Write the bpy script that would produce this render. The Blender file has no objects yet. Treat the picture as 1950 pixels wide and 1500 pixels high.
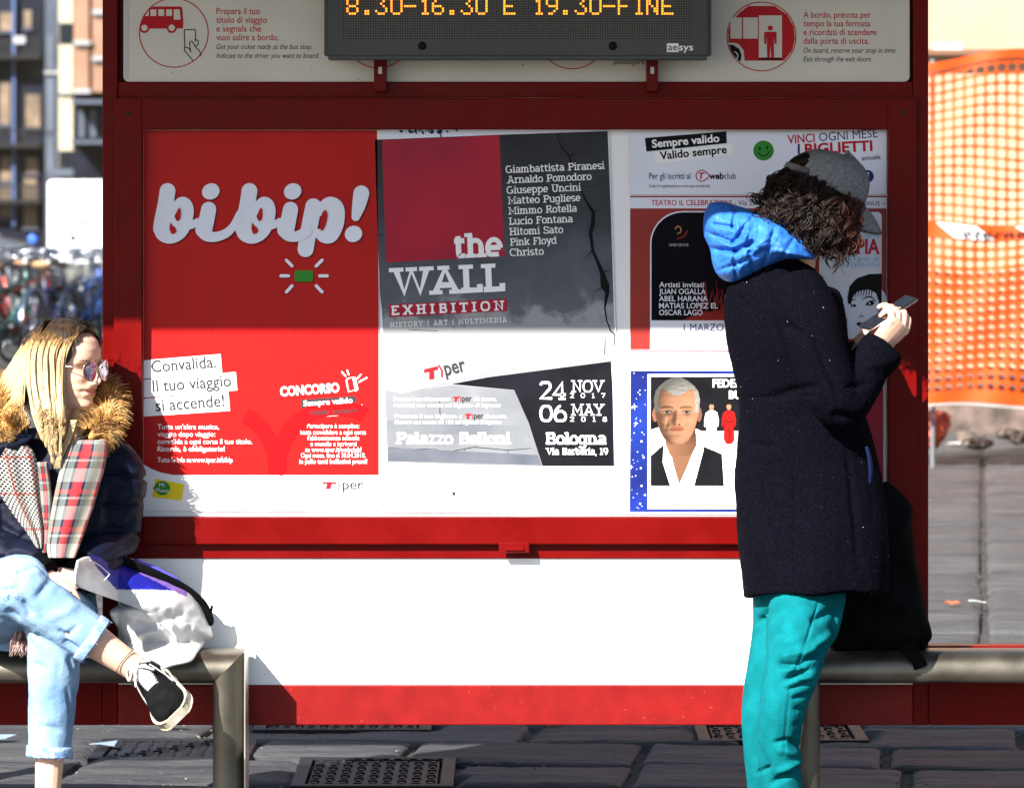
import bpy, bmesh, math, random
import numpy as np
from mathutils import Vector, Matrix, noise, geometry
rnd = random.Random(7)
S = bpy.context.scene
C = S.collection
R = math.radians
# ---------------------------------------------------------------- camera, sky, sun, exposure
CAM_D, CAM_H, FPX = 12.0, 1.54, 9120.0        # metres to the shelter panel, eye height, focal length in 1950-wide pixels
cam_d = bpy.data.cameras.new('camera'); cam = bpy.data.objects.new('camera', cam_d); C.objects.link(cam)
cam.location = (0, -CAM_D, CAM_H); cam.rotation_euler = (R(90), 0, 0)
cam_d.sensor_width = 36; cam_d.lens = 36 * FPX / 1950
cam_d.shift_y = -(750 - 372) / 1950; cam_d.clip_end = 2000
cam_d.dof.use_dof = True; cam_d.dof.focus_distance = CAM_D - 0.15; cam_d.dof.aperture_fstop = 8.5
S.camera = cam
SUNDIR = Vector((0.71, 1.0, -0.85)).normalized()
w = bpy.data.worlds.new("World"); S.world = w; w.use_nodes = True
nt = w.node_tree; sky = nt.nodes.new('ShaderNodeTexSky'); sky.sky_type = 'NISHITA'; sky.sun_disc = False
sky.sun_elevation = math.asin(-SUNDIR.z); sky.sun_rotation = math.atan2(-SUNDIR.x, -SUNDIR.y)
nt.links.new(sky.outputs[0], nt.nodes['Background'].inputs[0]); nt.nodes['Background'].inputs[1].default_value = 0.06
sd = bpy.data.lights.new('sun', 'SUN'); so = bpy.data.objects.new('sun', sd); C.objects.link(so)
sd.energy = 5.0; sd.angle = R(0.5); sd.color = (1.0, 0.95, 0.87)
so.rotation_euler = SUNDIR.to_track_quat('-Z', 'Y').to_euler(); so.location = (-8, -12, 12)
S.view_settings.view_transform = 'Standard'; S.view_settings.look = 'None'
S.view_settings.exposure = 1.8; S.view_settings.gamma = 1.0
S.cycles.max_bounces = 6; S.cycles.transparent_max_bounces = 12

# ---------------------------------------------------------------- helpers
def P(px, py, y=0.0):
    """a point of the place measured on the photograph, at its real depth y"""
    k = (CAM_D + y) / FPX
    return Vector(((px - 975) * k, y, CAM_H - (py - 372) * k))
def tag(o, label=None, cat=None, group=None, kind=None):
    if label: o['label'] = label
    if cat: o['category'] = cat
    if group: o['group'] = group
    if kind: o['kind'] = kind
    return o
def empty(name, loc, label, cat, group=None):
    o = bpy.data.objects.new(name, None); C.objects.link(o); o.location = loc
    o.empty_display_size = 0.1
    return tag(o, label, cat, group)
class MB:
    def __init__(s): s.v = []; s.f = []; s.m = []; s.uv = None
    def add(s, vs, fs, mi=0):
        b = len(s.v); s.v.extend([tuple(q) for q in vs]); s.f.extend([tuple(b + i for i in f) for f in fs])
        s.m.extend([mi] * len(fs)); return s
    def box(s, x0, x1, y0, y1, z0, z1, bev=0.0, mi=0, seg=2):
        if bev <= 0:
            return s.add([(x0,y0,z0),(x1,y0,z0),(x1,y1,z0),(x0,y1,z0),(x0,y0,z1),(x1,y0,z1),(x1,y1,z1),(x0,y1,z1)],
                  [(0,3,2,1),(4,5,6,7),(0,1,5,4),(1,2,6,5),(2,3,7,6),(3,0,4,7)], mi)
        bm = bmesh.new(); bmesh.ops.create_cube(bm, size=1)
        for v in bm.verts:
            v.co = Vector(((x0+x1)/2 + v.co.x*(x1-x0), (y0+y1)/2 + v.co.y*(y1-y0), (z0+z1)/2 + v.co.z*(z1-z0)))
        bmesh.ops.bevel(bm, geom=bm.edges[:], offset=bev, segments=seg, profile=0.5, affect='EDGES')
        return s.bm(bm, mi)
    def bm(s, bm, mi=0):
        bm.verts.index_update()
        s.add([v.co for v in bm.verts], [[v.index for v in f.verts] for f in bm.faces], mi); bm.free(); return s
    def build(s, name, mats, parent=None, smooth=False):
        me = bpy.data.meshes.new(name); me.from_pydata(s.v, [], s.f)
        for m in (mats if isinstance(mats, (list, tuple)) else [mats]): me.materials.append(m)
        me.polygons.foreach_set('material_index', s.m)
        if smooth is not False:
            me.polygons.foreach_set('use_smooth', [True] * len(s.f))
        if s.uv is not None:
            l = me.uv_layers.new(name='UVMap')
            vi = np.zeros(len(me.loops), int); me.loops.foreach_get('vertex_index', vi)
            l.data.foreach_set('uv', np.array(s.uv, float)[vi].ravel())
        me.validate(); me.update()
        return link(name, me, parent)
def link(name, me, parent=None):
    o = bpy.data.objects.new(name, me); C.objects.link(o)
    if parent is not None:
        o.parent = parent; p = parent; off = Vector((0, 0, 0))
        while p is not None: off += p.location; p = p.parent
        if parent.rotation_euler[:] == (0, 0, 0): o.location = -off    # meshes are written in world coordinates
    return o
def catmull(pts, n):
    pts = [np.array(p, float) for p in pts]; k = len(pts); out = []
    if k == 2: return [pts[0] + (pts[1] - pts[0]) * t for t in np.linspace(0, 1, n)]
    for t in np.linspace(0, k - 1, n):
        i = min(int(t), k - 2); u = t - i
        p0 = pts[i-1] if i > 0 else 2*pts[0] - pts[1]; p1, p2 = pts[i], pts[i+1]
        p3 = pts[i+2] if i + 2 < k else 2*pts[-1] - pts[-2]
        out.append(0.5*((2*p1) + (p2-p0)*u + (2*p0-5*p1+4*p2-p3)*u*u + (-p0+3*p1-3*p2+p3)*u**3))
    return out
def tube(mb, pts, rad, n=16, seg=12, cap=True, ref=(0, 1, 0), mi=0, flat=1.0):
    """tapered tube through pts; rad: list of radius or (r_side, r_ref); ref gives the direction of the second radius"""
    rr = [(r, r * flat) if not isinstance(r, (tuple, list)) else r for r in rad]
    if len(rr) == 1: rr = rr * len(pts)
    pp = catmull([tuple(p) for p in pts], n); ra = catmull(rr, n)
    ref = np.array(ref, float); vs = []; fs = []
    for i, p in enumerate(pp):
        t = pp[min(i+1, n-1)] - pp[max(i-1, 0)]; t = t / (np.linalg.norm(t) + 1e-9)
        b = ref - t * np.dot(ref, t)
        if np.linalg.norm(b) < 0.05: b = np.array((0.3, 0.2, 1.0)) - t * np.dot((0.3, 0.2, 1.0), t)
        b = b / np.linalg.norm(b); a = np.cross(t, b)
        for j in range(seg):
            an = 2 * math.pi * j / seg
            vs.append(p + a * math.cos(an) * ra[i][0] + b * math.sin(an) * ra[i][1])
    for i in range(n - 1):
        for j in range(seg):
            k = (j + 1) % seg
            fs.append((i*seg + j, i*seg + k, (i+1)*seg + k, (i+1)*seg + j))
    if cap:
        fs.append(tuple(range(seg))[::-1]); fs.append(tuple((n-1)*seg + j for j in range(seg)))
    mb.add(vs, fs, mi); return mb
def ball(mb, c, r, seg=16, rings=10, mi=0, rot=None):
    r = (r, r, r) if not isinstance(r, (tuple, list)) else r
    vs = [Vector((0, 0, r[2]))]; fs = []
    for i in range(1, rings):
        th = math.pi * i / rings
        for j in range(seg):
            ph = 2 * math.pi * j / seg
            vs.append(Vector((r[0]*math.sin(th)*math.cos(ph), r[1]*math.sin(th)*math.sin(ph), r[2]*math.cos(th))))
    vs.append(Vector((0, 0, -r[2])))
    for j in range(seg):
        k = (j+1) % seg; fs.append((0, 1+j, 1+k))
        for i in range(rings-2): fs.append((1+i*seg+j, 1+(i+1)*seg+j, 1+(i+1)*seg+k, 1+i*seg+k))
        fs.append((len(vs)-1, 1+(rings-2)*seg+k, 1+(rings-2)*seg+j))
    if rot is not None: vs = [rot @ v for v in vs]
    mb.add([Vector(c) + v for v in vs], fs, mi); return mb
def fuse(name, mb, mats, parent, voxel=0.004, smooth=4, disp=None, factor=0.5):
    """union of overlapping volumes into one continuous skin"""
    o = mb.build(name, mats, None)
    m = o.modifiers.new('r', 'REMESH'); m.mode = 'VOXEL'; m.voxel_size = voxel; m.use_smooth_shade = True
    if smooth:
        m = o.modifiers.new('s', 'SMOOTH'); m.iterations = smooth; m.factor = factor
    me = bpy.data.meshes.new_from_object(o.evaluated_get(bpy.context.evaluated_depsgraph_get()))
    old = o.data; bpy.data.objects.remove(o); bpy.data.meshes.remove(old)
    me.name = name
    me.materials.clear()
    for q in (mats if isinstance(mats, (list, tuple)) else [mats]): me.materials.append(q)
    if disp:
        nv = len(me.vertices); co = np.zeros(nv*3); no = np.zeros(nv*3)
        me.vertices.foreach_get('co', co); me.vertices.foreach_get('normal', no)
        co = co.reshape(-1, 3); no = no.reshape(-1, 3)
        me.vertices.foreach_set('co', (co + no * disp(co, no)[:, None]).ravel()); me.update()
    me.polygons.foreach_set('use_smooth', [True] * len(me.polygons))
    return link(name, me, parent)
def fbm(co, sc, oct=3):
    sc = np.array(sc, float) * np.ones(3)
    return np.array([noise.fractal(Vector(q * sc), 1.0, 2.0, oct) for q in co])
def crease(co, a, b, wdt, depth):
    """soft groove (depth<0) or ridge along the segment a-b"""
    a = np.array(a); b = np.array(b); d = b - a
    t = np.clip(((co - a) @ d) / (d @ d), 0, 1)
    dist = np.linalg.norm(co - (a + t[:, None] * d), axis=1)
    return depth * np.exp(-(dist / wdt) ** 2) * (1 - 0.6 * np.abs(2*t - 1) ** 2)
# ---------------------------------------------------------------- materials
def rgb(h): return tuple(h) + (1.0,)
def mat(name, col, rough=0.6, var=0.12, vscale=6.0, bump=0.0, bscale=60.0, metal=0.0, spec=0.5, col2=None, sheen=0.0, stretch=None, coat=0.0, emit=None, estr=0.0, rvar=0.0):
    m = bpy.data.materials.new(name); m.use_nodes = True; t = m.node_tree; b = t.nodes['Principled BSDF']; L = t.links.new
    b.inputs['Roughness'].default_value = rough; b.inputs['Metallic'].default_value = metal
    b.inputs['Specular IOR Level'].default_value = spec
    if sheen: b.inputs['Sheen Weight'].default_value = sheen
    if coat: b.inputs['Coat Weight'].default_value = coat; b.inputs['Coat Roughness'].default_value = 0.06
    tc = t.nodes.new('ShaderNodeTexCoord'); src = tc.outputs['Object']
    if stretch:
        mp = t.nodes.new('ShaderNodeMapping'); L(src, mp.inputs[0]); mp.inputs['Scale'].default_value = stretch; src = mp.outputs[0]
    n = t.nodes.new('ShaderNodeTexNoise'); L(src, n.inputs['Vector']); n.inputs['Scale'].default_value = vscale; n.inputs['Detail'].default_value = 6
    r = t.nodes.new('ShaderNodeValToRGB'); L(n.outputs[0], r.inputs[0])
    c2 = col2 if col2 else tuple(c * (1 - var) for c in col)
    r.color_ramp.elements[0].color = rgb(c2); r.color_ramp.elements[0].position = 0.35
    r.color_ramp.elements[1].color = rgb(tuple(min(1, c * (1 + (0 if col2 else var))) for c in col)); r.color_ramp.elements[1].position = 0.65
    L(r.outputs[0], b.inputs['Base Color'])
    if rvar:
        mr = t.nodes.new('ShaderNodeMapRange'); L(n.outputs[0], mr.inputs[0]); mr.inputs[1].default_value = .3; mr.inputs[2].default_value = .7
        mr.inputs[3].default_value = max(0, rough - rvar); mr.inputs[4].default_value = min(1, rough + rvar); L(mr.outputs[0], b.inputs['Roughness'])
    if bump:
        n2 = t.nodes.new('ShaderNodeTexNoise'); L(src, n2.inputs['Vector']); n2.inputs['Scale'].default_value = bscale; n2.inputs['Detail'].default_value = 5
        bp = t.nodes.new('ShaderNodeBump'); bp.inputs['Strength'].default_value = bump; bp.inputs['Distance'].default_value = 0.004
        L(n2.outputs[0], bp.inputs['Height']); L(bp.outputs[0], b.inputs['Normal'])
    if emit:
        b.inputs['Emission Color'].default_value = rgb(emit); b.inputs['Emission Strength'].default_value = estr
    return m
def ink(name, col, rough=0.45): return mat(name, col, rough, var=0.03, vscale=3, spec=.08)
def glass_mat(name, tint=(0.93, 0.95, 0.96), gloss=0.06):
    m = bpy.data.materials.new(name); m.use_nodes = True; t = m.node_tree; L = t.links.new
    out = t.nodes['Material Output']; t.nodes.remove(t.nodes['Principled BSDF'])
    tr = t.nodes.new('ShaderNodeBsdfTransparent'); tr.inputs[0].default_value = rgb(tint)
    gl = t.nodes.new('ShaderNodeBsdfGlossy'); gl.inputs['Roughness'].default_value = 0.03
    fr = t.nodes.new('ShaderNodeFresnel'); fr.inputs[0].default_value = 1.24
    mx = t.nodes.new('ShaderNodeMixShader'); L(fr.outputs[0], mx.inputs[0]); L(tr.outputs[0], mx.inputs[1]); L(gl.outputs[0], mx.inputs[2])
    L(mx.outputs[0], out.inputs[0]); return m
M_RED = mat('red_paint', (0.112, 0.0010, 0.0008), 0.4, var=0.10, vscale=9, bump=0.05, bscale=120, rvar=0.08, spec=.09)
M_WHITE = mat('white_panel', (0.78, 0.79, 0.80), 0.35, var=0.05, vscale=5)
M_CREAM = mat('cream_panel', (0.58, 0.565, 0.51), 0.5, var=0.05, vscale=5, spec=.2)
M_STEEL = mat('brushed_steel', (0.18, 0.165, 0.138), 0.45, var=0.18, vscale=7, metal=0.9, bump=0.03, bscale=90, col2=(0.115, 0.102, 0.082), rvar=0.1)
M_DARKMETAL = mat('dark_metal', (0.012, 0.012, 0.014), 0.5, bump=0.1, spec=.2)
M_GREY = mat('grey_housing', (0.055, 0.060, 0.061), 0.5, var=0.06, bump=0.03, bscale=200, spec=.25)
M_BLACK = ink('black_print', (0.004, 0.004, 0.006)); M_PAPER = ink('white_paper', (0.80, 0.80, 0.82))
M_POSTRED = mat('red_print', (0.40, 0.006, 0.006), 0.45, var=0.05, vscale=2.5, spec=.15)
M_TXTRED = ink('red_text', (0.42, 0.012, 0.02)); M_GREEN = ink('green_print', (0.03, 0.22, 0.03))
M_GREYINK = ink('grey_print', (0.035, 0.035, 0.04)); M_PALEGREY = ink('pale_grey_print', (0.52, 0.50, 0.54))
M_GLASS = glass_mat('clear_glass')
# ---------------------------------------------------------------- flat print helpers (posters and signs, measured in photo pixels)
def poly(mb, pts, y, mi=0, thick=0.0):
    q = [P(a, b, y) for a, b in pts]
    tri = geometry.tessellate_polygon([[Vector((p.x, p.z, 0)) for p in q]])
    fs = []
    for t in tri:
        a, b, c = (q[i] for i in t)
        fs.append(t if (b - a).cross(c - a).y < 0 else t[::-1])
    mb.add(q, fs, mi)
    if thick:
        n = len(q); back = [p + Vector((0, thick, 0)) for p in q]
        mb.add(q + back, [(i, (i+1) % n, n + (i+1) % n, n + i) for i in range(n)], mi)
    return mb
def rect(mb, x0, y0, x1, y1, y, mi=0, r=0, thick=0.0, rs=(1, 1, 1, 1)):
    if r == 0: return poly(mb, [(x0,y0),(x1,y0),(x1,y1),(x0,y1)], y, mi, thick)
    pts = []
    for k, (cx, cy, a) in enumerate(((x1-r, y0+r, -90), (x1-r, y1-r, 0), (x0+r, y1-r, 90), (x0+r, y0+r, 180))):
        if rs[k]: pts += [(cx + r*math.cos(R(a + t)), cy + r*math.sin(R(a + t))) for t in range(0, 91, 15)]
        else: pts.append(((x1, x1, x0, x0)[k], (y0, y1, y1, y0)[k]))
    return poly(mb, pts, y, mi, thick)
def ell(mb, cx, cy, rx, ry, y, mi=0, n=28, rot=0):
    ca, sa = math.cos(R(rot)), math.sin(R(rot)); pts = []
    for i in range(n):
        a = 2*math.pi*i/n; u, v = rx*math.cos(a), ry*math.sin(a); pts.append((cx + u*ca - v*sa, cy + u*sa + v*ca))
    return poly(mb, pts, y, mi)
def stroke(mb, pts, wid, y, mi=0, smooth=True, n=None, caps=True, discs=False):
    """ribbon with round ends through photo points; wid a number or one width per point"""
    pts = [tuple(map(float, p)) for p in pts]; ws = wid if isinstance(wid, (list, tuple)) else [wid]*len(pts)
    if smooth and len(pts) > 2:
        n = n or 7*(len(pts)-1) + 1
        pp = catmull([(p[0], p[1], q) for p, q in zip(pts, ws)], n)
    else: pp = [np.array((p[0], p[1], q)) for p, q in zip(pts, ws)]
    if discs:                                 # bold brush: overlapping discs and quads, each a hair above the last
        for i, p in enumerate(pp):
            yy = y - .000002*i; ell(mb, p[0], p[1], p[2]/2, p[2]/2, yy, mi, n=22)
        return mb
    L, Rr = [], []
    for i, p in enumerate(pp):
        a = pp[max(i-1, 0)]; b = pp[min(i+1, len(pp)-1)]; d = (b - a)[:2]; d = d / (np.hypot(*d) + 1e-9)
        nrm = np.array((-d[1], d[0])) * p[2] / 2
        L.append(p[:2] + nrm); Rr.append(p[:2] - nrm)
    vs = [P(a, b, y) for a, b in L] + [P(a, b, y) for a, b in Rr]; k = len(L)
    fs = [(i, i+1, k+i+1, k+i) for i in range(k-1)]
    a, b, c = (vs[i] for i in fs[0][:3])
    if (b - a).cross(c - a).y > 0: fs = [f[::-1] for f in fs]
    mb.add(vs, fs, mi)
    if caps:
        for e, o in ((0, 1), (-1, -2)):
            p = pp[e]; d = (p - pp[o])[:2]; a0 = math.atan2(d[1], d[0])
            poly(mb, [(p[0] + p[2]/2*math.cos(a0 + t), p[1] + p[2]/2*math.sin(a0 + t)) for t in np.linspace(-math.pi/2, math.pi/2, 9)], y, mi)
    return mb
def ring(mb, cx, cy, r, wid, y, mi=0, a0=0, a1=360, n=48):
    pts = [(cx + r*math.cos(R(a)), cy + r*math.sin(R(a))) for a in np.linspace(a0, a1, n)]
    return stroke(mb, pts, wid, y, mi, smooth=False, caps=False)
_tc = {}
def glyphs(s, bold=0.0, shear=0.0, spacing=1.0):
    k = (s, bold, shear, spacing)
    if k not in _tc:
        cu = bpy.data.curves.new('lettering', 'FONT'); cu.body = s; cu.offset = bold; cu.shear = shear; cu.space_character = spacing
        cu.resolution_u = 3; cu.fill_mode = 'FRONT'
        o = bpy.data.objects.new('lettering', cu); C.objects.link(o)
        me = bpy.data.meshes.new_from_object(o.evaluated_get(bpy.context.evaluated_depsgraph_get()))
        vs = np.array([v.co[:2] for v in me.vertices]).reshape(-1, 2); fs = [tuple(p.vertices) for p in me.polygons]
        bpy.data.objects.remove(o); bpy.data.curves.remove(cu); bpy.data.meshes.remove(me)
        _tc[k] = (vs, fs)
    return _tc[k]
CAPH = glyphs('H')[0][:, 1].max()
def place(mb, vs, fs, left, right, base, cap, y, slope, mi):
    x0, x1 = vs[:, 0].min(), vs[:, 0].max(); sx = (right - left) / (x1 - x0)
    ca, sa = math.cos(slope), math.sin(slope)
    q = []
    for a, b in vs:
        u = (a - x0) * sx; v = b * cap
        q.append(P(left + u*ca + v*sa, base + u*sa - v*ca, y))
    f2 = []
    for f in fs:
        a, b, c = (q[i] for i in f[:3])
        f2.append(f if (b - a).cross(c - a).y < 0 else f[::-1])
    mb.add(q, f2, mi)
def text(mb, s, left, right, base, cap, y, mi=0, base2=None, bold=0.0, shear=0.0, spacing=1.0):
    vs, fs = glyphs(s, bold, shear, spacing)
    slope = math.atan2((base2 if base2 is not None else base) - base, right - left)
    place(mb, vs / np.array((1.0, CAPH)), fs, left, right, base, cap, y, slope, mi)
# slab-serif stroke alphabet: L polyline, A arc (cx cy rx ry a0 a1), S slab (cx y halfwidth); cap height 1, x-height .7
SLAB = {
 'A': (.9, 'L .12 0 .45 1 .78 0;L .25 .32 .65 .32;S .12 0 .16;S .78 0 .16;S .40 1 .14'), 'B': (.82, 'L .2 0 .2 1;L .06 1 .45 1;A .45 .76 .22 .24 90 -90;L .2 .52 .48 .52;A .48 .26 .25 .26 90 -90;L .06 0 .48 0'),
 'C': (.85, 'A .45 .5 .36 .5 45 315;L .72 .7 .72 1'), 'D': (.9, 'L .2 0 .2 1;L .06 1 .4 1;A .4 .5 .4 .5 90 -90;L .06 0 .4 0'),
 'E': (.8, 'L .2 0 .2 1;L .06 1 .7 1 .7 .78;L .2 .52 .56 .52;L .06 0 .72 0 .72 .24'), 'F': (.75, 'L .2 0 .2 1;L .06 1 .7 1 .7 .76;L .2 .52 .56 .52;S .2 0 .16'),
 'G': (.92, 'A .45 .5 .36 .5 50 350;L .55 .44 .86 .44;L .76 .44 .76 .08'), 'H': (.95, 'L .2 0 .2 1;L .74 0 .74 1;L .2 .52 .74 .52;S .2 0 .16;S .2 1 .16;S .74 0 .16;S .74 1 .16'),
 'I': (.45, 'L .22 0 .22 1;S .22 0 .18;S .22 1 .18'), 'L': (.74, 'L .24 0 .24 1;S .24 1 .18;L .06 0 .68 0 .68 .3'),
 'M': (1.1, 'L .2 0 .2 1 .55 .3 .9 1 .9 0;S .2 0 .16;S .9 0 .16;S .16 1 .12;S .94 1 .12'), 'N': (.95, 'L .2 0 .2 1 .76 0 .76 1;S .2 0 .16;S .14 1 .12;S .76 1 .16'),
 'O': (.95, 'A .47 .5 .38 .5 0 360'), 'P': (.78, 'L .2 0 .2 1;L .06 1 .45 1;A .45 .73 .25 .27 90 -90;L .2 .46 .45 .46;S .2 0 .18'),
 'R': (.85, 'L .2 0 .2 1;L .06 1 .45 1;A .45 .75 .24 .25 90 -90;L .2 .5 .45 .5 .74 0;S .2 0 .16;S .76 0 .1'), 'S': (.72, 'A .36 .74 .26 .25 40 270;A .36 .25 .28 .25 90 -140;L .64 .72 .64 .98;L .08 .02 .08 .28'),
 'T': (.8, 'L .4 0 .4 1;L .08 .76 .08 1 .72 1 .72 .76;S .4 0 .18'), 'U': (.92, 'L .2 1 .2 .35;A .46 .35 .26 .35 180 360;L .72 .35 .72 1;S .2 1 .16;S .72 1 .16'),
 'V': (.88, 'L .1 1 .44 0 .78 1;S .12 1 .16;S .78 1 .16'), 'W': (1.3, 'L .14 1 .38 0 .64 .9 .9 0 1.14 1;S .14 1 .18;S 1.14 1 .18;S .64 .95 .13'),
 'X': (.9, 'L .14 0 .76 1;L .14 1 .76 0;S .14 0 .14;S .76 0 .14;S .14 1 .14;S .76 1 .14'), 'Y': (.86, 'L .1 1 .43 .48 .76 1;L .43 .48 .43 0;S .12 1 .14;S .74 1 .14;S .43 0 .17'),
 'a': (.66, 'A .3 .5 .22 .2 150 0;L .52 .5 .52 0 .64 0;A .3 .2 .22 .2 0 360'), 'b': (.7, 'L .16 0 .16 1;S .1 1 .08;A .38 .35 .24 .35 0 360'), 'c': (.6, 'A .32 .35 .24 .35 40 320'),
 'd': (.72, 'L .54 0 .54 1;S .48 1 .08;S .6 0 .08;A .3 .35 .24 .35 0 360'), 'e': (.64, 'A .32 .35 .25 .35 0 315;L .07 .37 .57 .37'), 'g': (.68, 'A .3 .38 .23 .32 0 360;L .53 .68 .53 0;A .3 -.02 .23 .26 0 -150;L .53 .68 .64 .68'),
 'h': (.76, 'L .16 0 .16 1;S .1 1 .09;S .16 0 .14;A .36 .42 .22 .28 180 0;L .58 .42 .58 0;S .58 0 .14'), 'i': (.36, 'L .18 0 .18 .7;S .12 .7 .08;S .18 0 .14;L .18 .88 .18 1.04'), 'k': (.72, 'L .16 0 .16 1;S .1 1 .08;S .16 0 .13;L .2 .3 .56 .7;L .32 .42 .58 0;S .56 .7 .1;S .6 0 .1'),
 'l': (.34, 'L .17 0 .17 1;S .11 1 .08;S .17 0 .14'), 'm': (1.1, 'L .16 0 .16 .7;S .1 .7 .08;S .16 0 .12;A .34 .45 .18 .25 180 0;L .52 .45 .52 0;S .52 0 .12;A .7 .45 .18 .25 180 0;L .88 .45 .88 0;S .88 0 .12'),
 'n': (.76, 'L .16 0 .16 .7;S .1 .7 .09;S .16 0 .14;A .36 .42 .22 .28 180 0;L .58 .42 .58 0;S .58 0 .14'), 'o': (.66, 'A .33 .35 .25 .35 0 360'), 'p': (.72, 'L .16 -.28 .16 .7;S .1 .7 .08;S .16 -.28 .13;A .38 .35 .24 .35 0 360'),
 'r': (.54, 'L .18 0 .18 .7;S .11 .7 .09;S .18 0 .15;A .42 .44 .24 .26 180 60'), 's': (.56, 'A .28 .52 .2 .18 30 270;A .28 .17 .21 .17 90 -150'), 't': (.5, 'L .2 .95 .2 .2;A .36 .2 .16 .2 180 300;L .04 .7 .44 .7'),
 'u': (.74, 'L .14 .7 .14 .28;A .36 .28 .22 .28 180 360;L .58 .7 .58 0;S .08 .7 .08;S .52 .7 .08;S .64 0 .08'), 'v': (.68, 'L .08 .7 .34 0 .6 .7;S .1 .7 .12;S .58 .7 .12'), 'y': (.7, 'L .1 .7 .36 0;L .6 .7 .3 -.2 .14 -.28;S .1 .7 .12;S .6 .7 .12'), 'z': (.6, 'L .08 .7 .5 .7 .08 0 .52 0'),
 '0': (.76, 'A .38 .5 .29 .5 0 360'), '1': (.5, 'L .26 0 .26 1 .06 .82;S .26 0 .18'), '2': (.74, 'A .36 .72 .27 .28 165 -20;L .6 .6 .1 0 .66 0 .66 .14'), '4': (.78, 'L .54 0 .54 1 .06 .28 .74 .28;S .54 0 .15'),
 '6': (.74, 'A .37 .32 .28 .32 0 360;A .55 .4 .46 .6 110 180'), '7': (.7, 'L .08 .84 .08 1 .62 1 .26 0'), '8': (.74, 'A .37 .75 .23 .25 0 360;A .37 .26 .28 .26 0 360'), '9': (.74, 'A .37 .68 .28 .32 0 360;A .19 .6 .46 .6 290 360'),
 '|': (.5, 'L .25 -.1 .25 1.05'), ',': (.3, 'L .16 .06 .1 -.16'), '.': (.3, 'L .15 0 .15 .08'), ' ': (.42, ''),
}
def slab(mb, s, left, right, base, cap, y, mi=0, base2=None, t=0.14, spacing=0.0):
    x = 0.0; strokes = []
    for ch in s:
        adv, code = SLAB[ch]
        for c in code.split(';'):
            q = c.split()
            if not q: continue
            v = [float(k) for k in q[1:]]
            if q[0] == 'L': pts = [(x + v[i], v[i+1]) for i in range(0, len(v), 2)]; tt = t
            elif q[0] == 'A': pts = [(x + v[0] + v[2]*math.cos(R(a)), v[1] + v[3]*math.sin(R(a))) for a in np.linspace(v[4], v[5], 18)]; tt = t*.92
            else: pts = [(x + v[0] - v[2] - t*.3, v[1]), (x + v[0] + v[2] + t*.3, v[1])]; tt = t*.72
            # keep slab and bowl edges inside the cap box
            pts = [(a, min(max(b, tt/2) if b > -.01 else b, (1 - tt/2) if b <= 1.0 else b)) for a, b in pts]
            strokes.append((pts, tt))
        x += adv + spacing
    x0 = min(p[0] for st, tt in strokes for p in st) - t/2; x1 = max(p[0] for st, tt in strokes for p in st) + t/2
    sl = math.atan2((base2 if base2 is not None else base) - base, right - left); sx = (right - left)/(x1 - x0); ca, sa = math.cos(sl), math.sin(sl)
    def M(a, b):
        u = (a - x0)*sx; v = b*cap; return (left + u*ca + v*sa, base + u*sa - v*ca)
    for k, (pts, tt) in enumerate(strokes):
        pp = []
        for i, p in enumerate(pts):                   # mitred outline in letter space
            a = np.array(pts[max(i-1, 0)]); b = np.array(pts[min(i+1, len(pts)-1)]); p = np.array(p)
            if 0 < i < len(pts)-1:
                d1 = (p - a)/(np.hypot(*(p - a))+1e-9); d2 = (b - p)/(np.hypot(*(b - p))+1e-9)
                n1 = np.array((-d1[1], d1[0])); n2 = np.array((-d2[1], d2[0])); m = n1 + n2; m = m/(np.hypot(*m)+1e-9)
                pp.append((p, m * min(1.25, 1/max(.3, m @ n1))))
            else:
                d = (b - a)/(np.hypot(*(b - a))+1e-9); pp.append((p, np.array((-d[1], d[0]))))
        Lq = [M(*(p + m*tt/2)) for p, m in pp]; Rq = [M(*(p - m*tt/2)) for p, m in pp]
        yy = y - 0.00004*(k % 7); vs = [P(a, b, yy) for a, b in Lq + Rq]; n = len(Lq); fs = []
        for i in range(n-1):
            f = (i, i+1, n+i+1, n+i); a, b, c = (vs[j] for j in f[:3])
            fs.append(f if (b - a).cross(c - a).y < 0 else f[::-1])
        mb.add(vs, fs, mi)
def logo_tper(mb, left, right, base, xh, y, slope=0.0, mred=0, mgrey=1):
    """slanted T, chevron and lower-case word"""
    W = right - left; ca, sa = math.cos(slope), math.sin(slope)
    def M(u, v): return (left + u*W*ca + v*xh*sa, base + u*W*sa - v*xh*ca)
    poly(mb, [M(.02, 1.0), M(.36, 1.0), M(.34, .72), M(.0, .72)], y, mred)
    poly(mb, [M(.125, .72), M(.24, .72), M(.2, 0), M(.085, 0)], y - .00005, mred)
    stroke(mb, [M(.38, 1.08), M(.43, .5), M(.39, -.05)], xh*.14, y, mred, smooth=False, caps=False)
    vs, fs = glyphs('per', .012); q = vs / np.array((1, CAPH))
    x0, x1 = q[:, 0].min(), q[:, 0].max()
    w0 = [(M(.49 + .51*(a - x0)/(x1 - x0), b*1.32)) for a, b in q]; v3 = [P(a, b, y) for a, b in w0]
    mb.add(v3, [f if (v3[f[1]] - v3[f[0]]).cross(v3[f[2]] - v3[f[0]]).y < 0 else f[::-1] for f in fs], mgrey)
def interp(z, tab): return np.interp(z, [t[0] for t in tab], [t[1] for t in tab])
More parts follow.
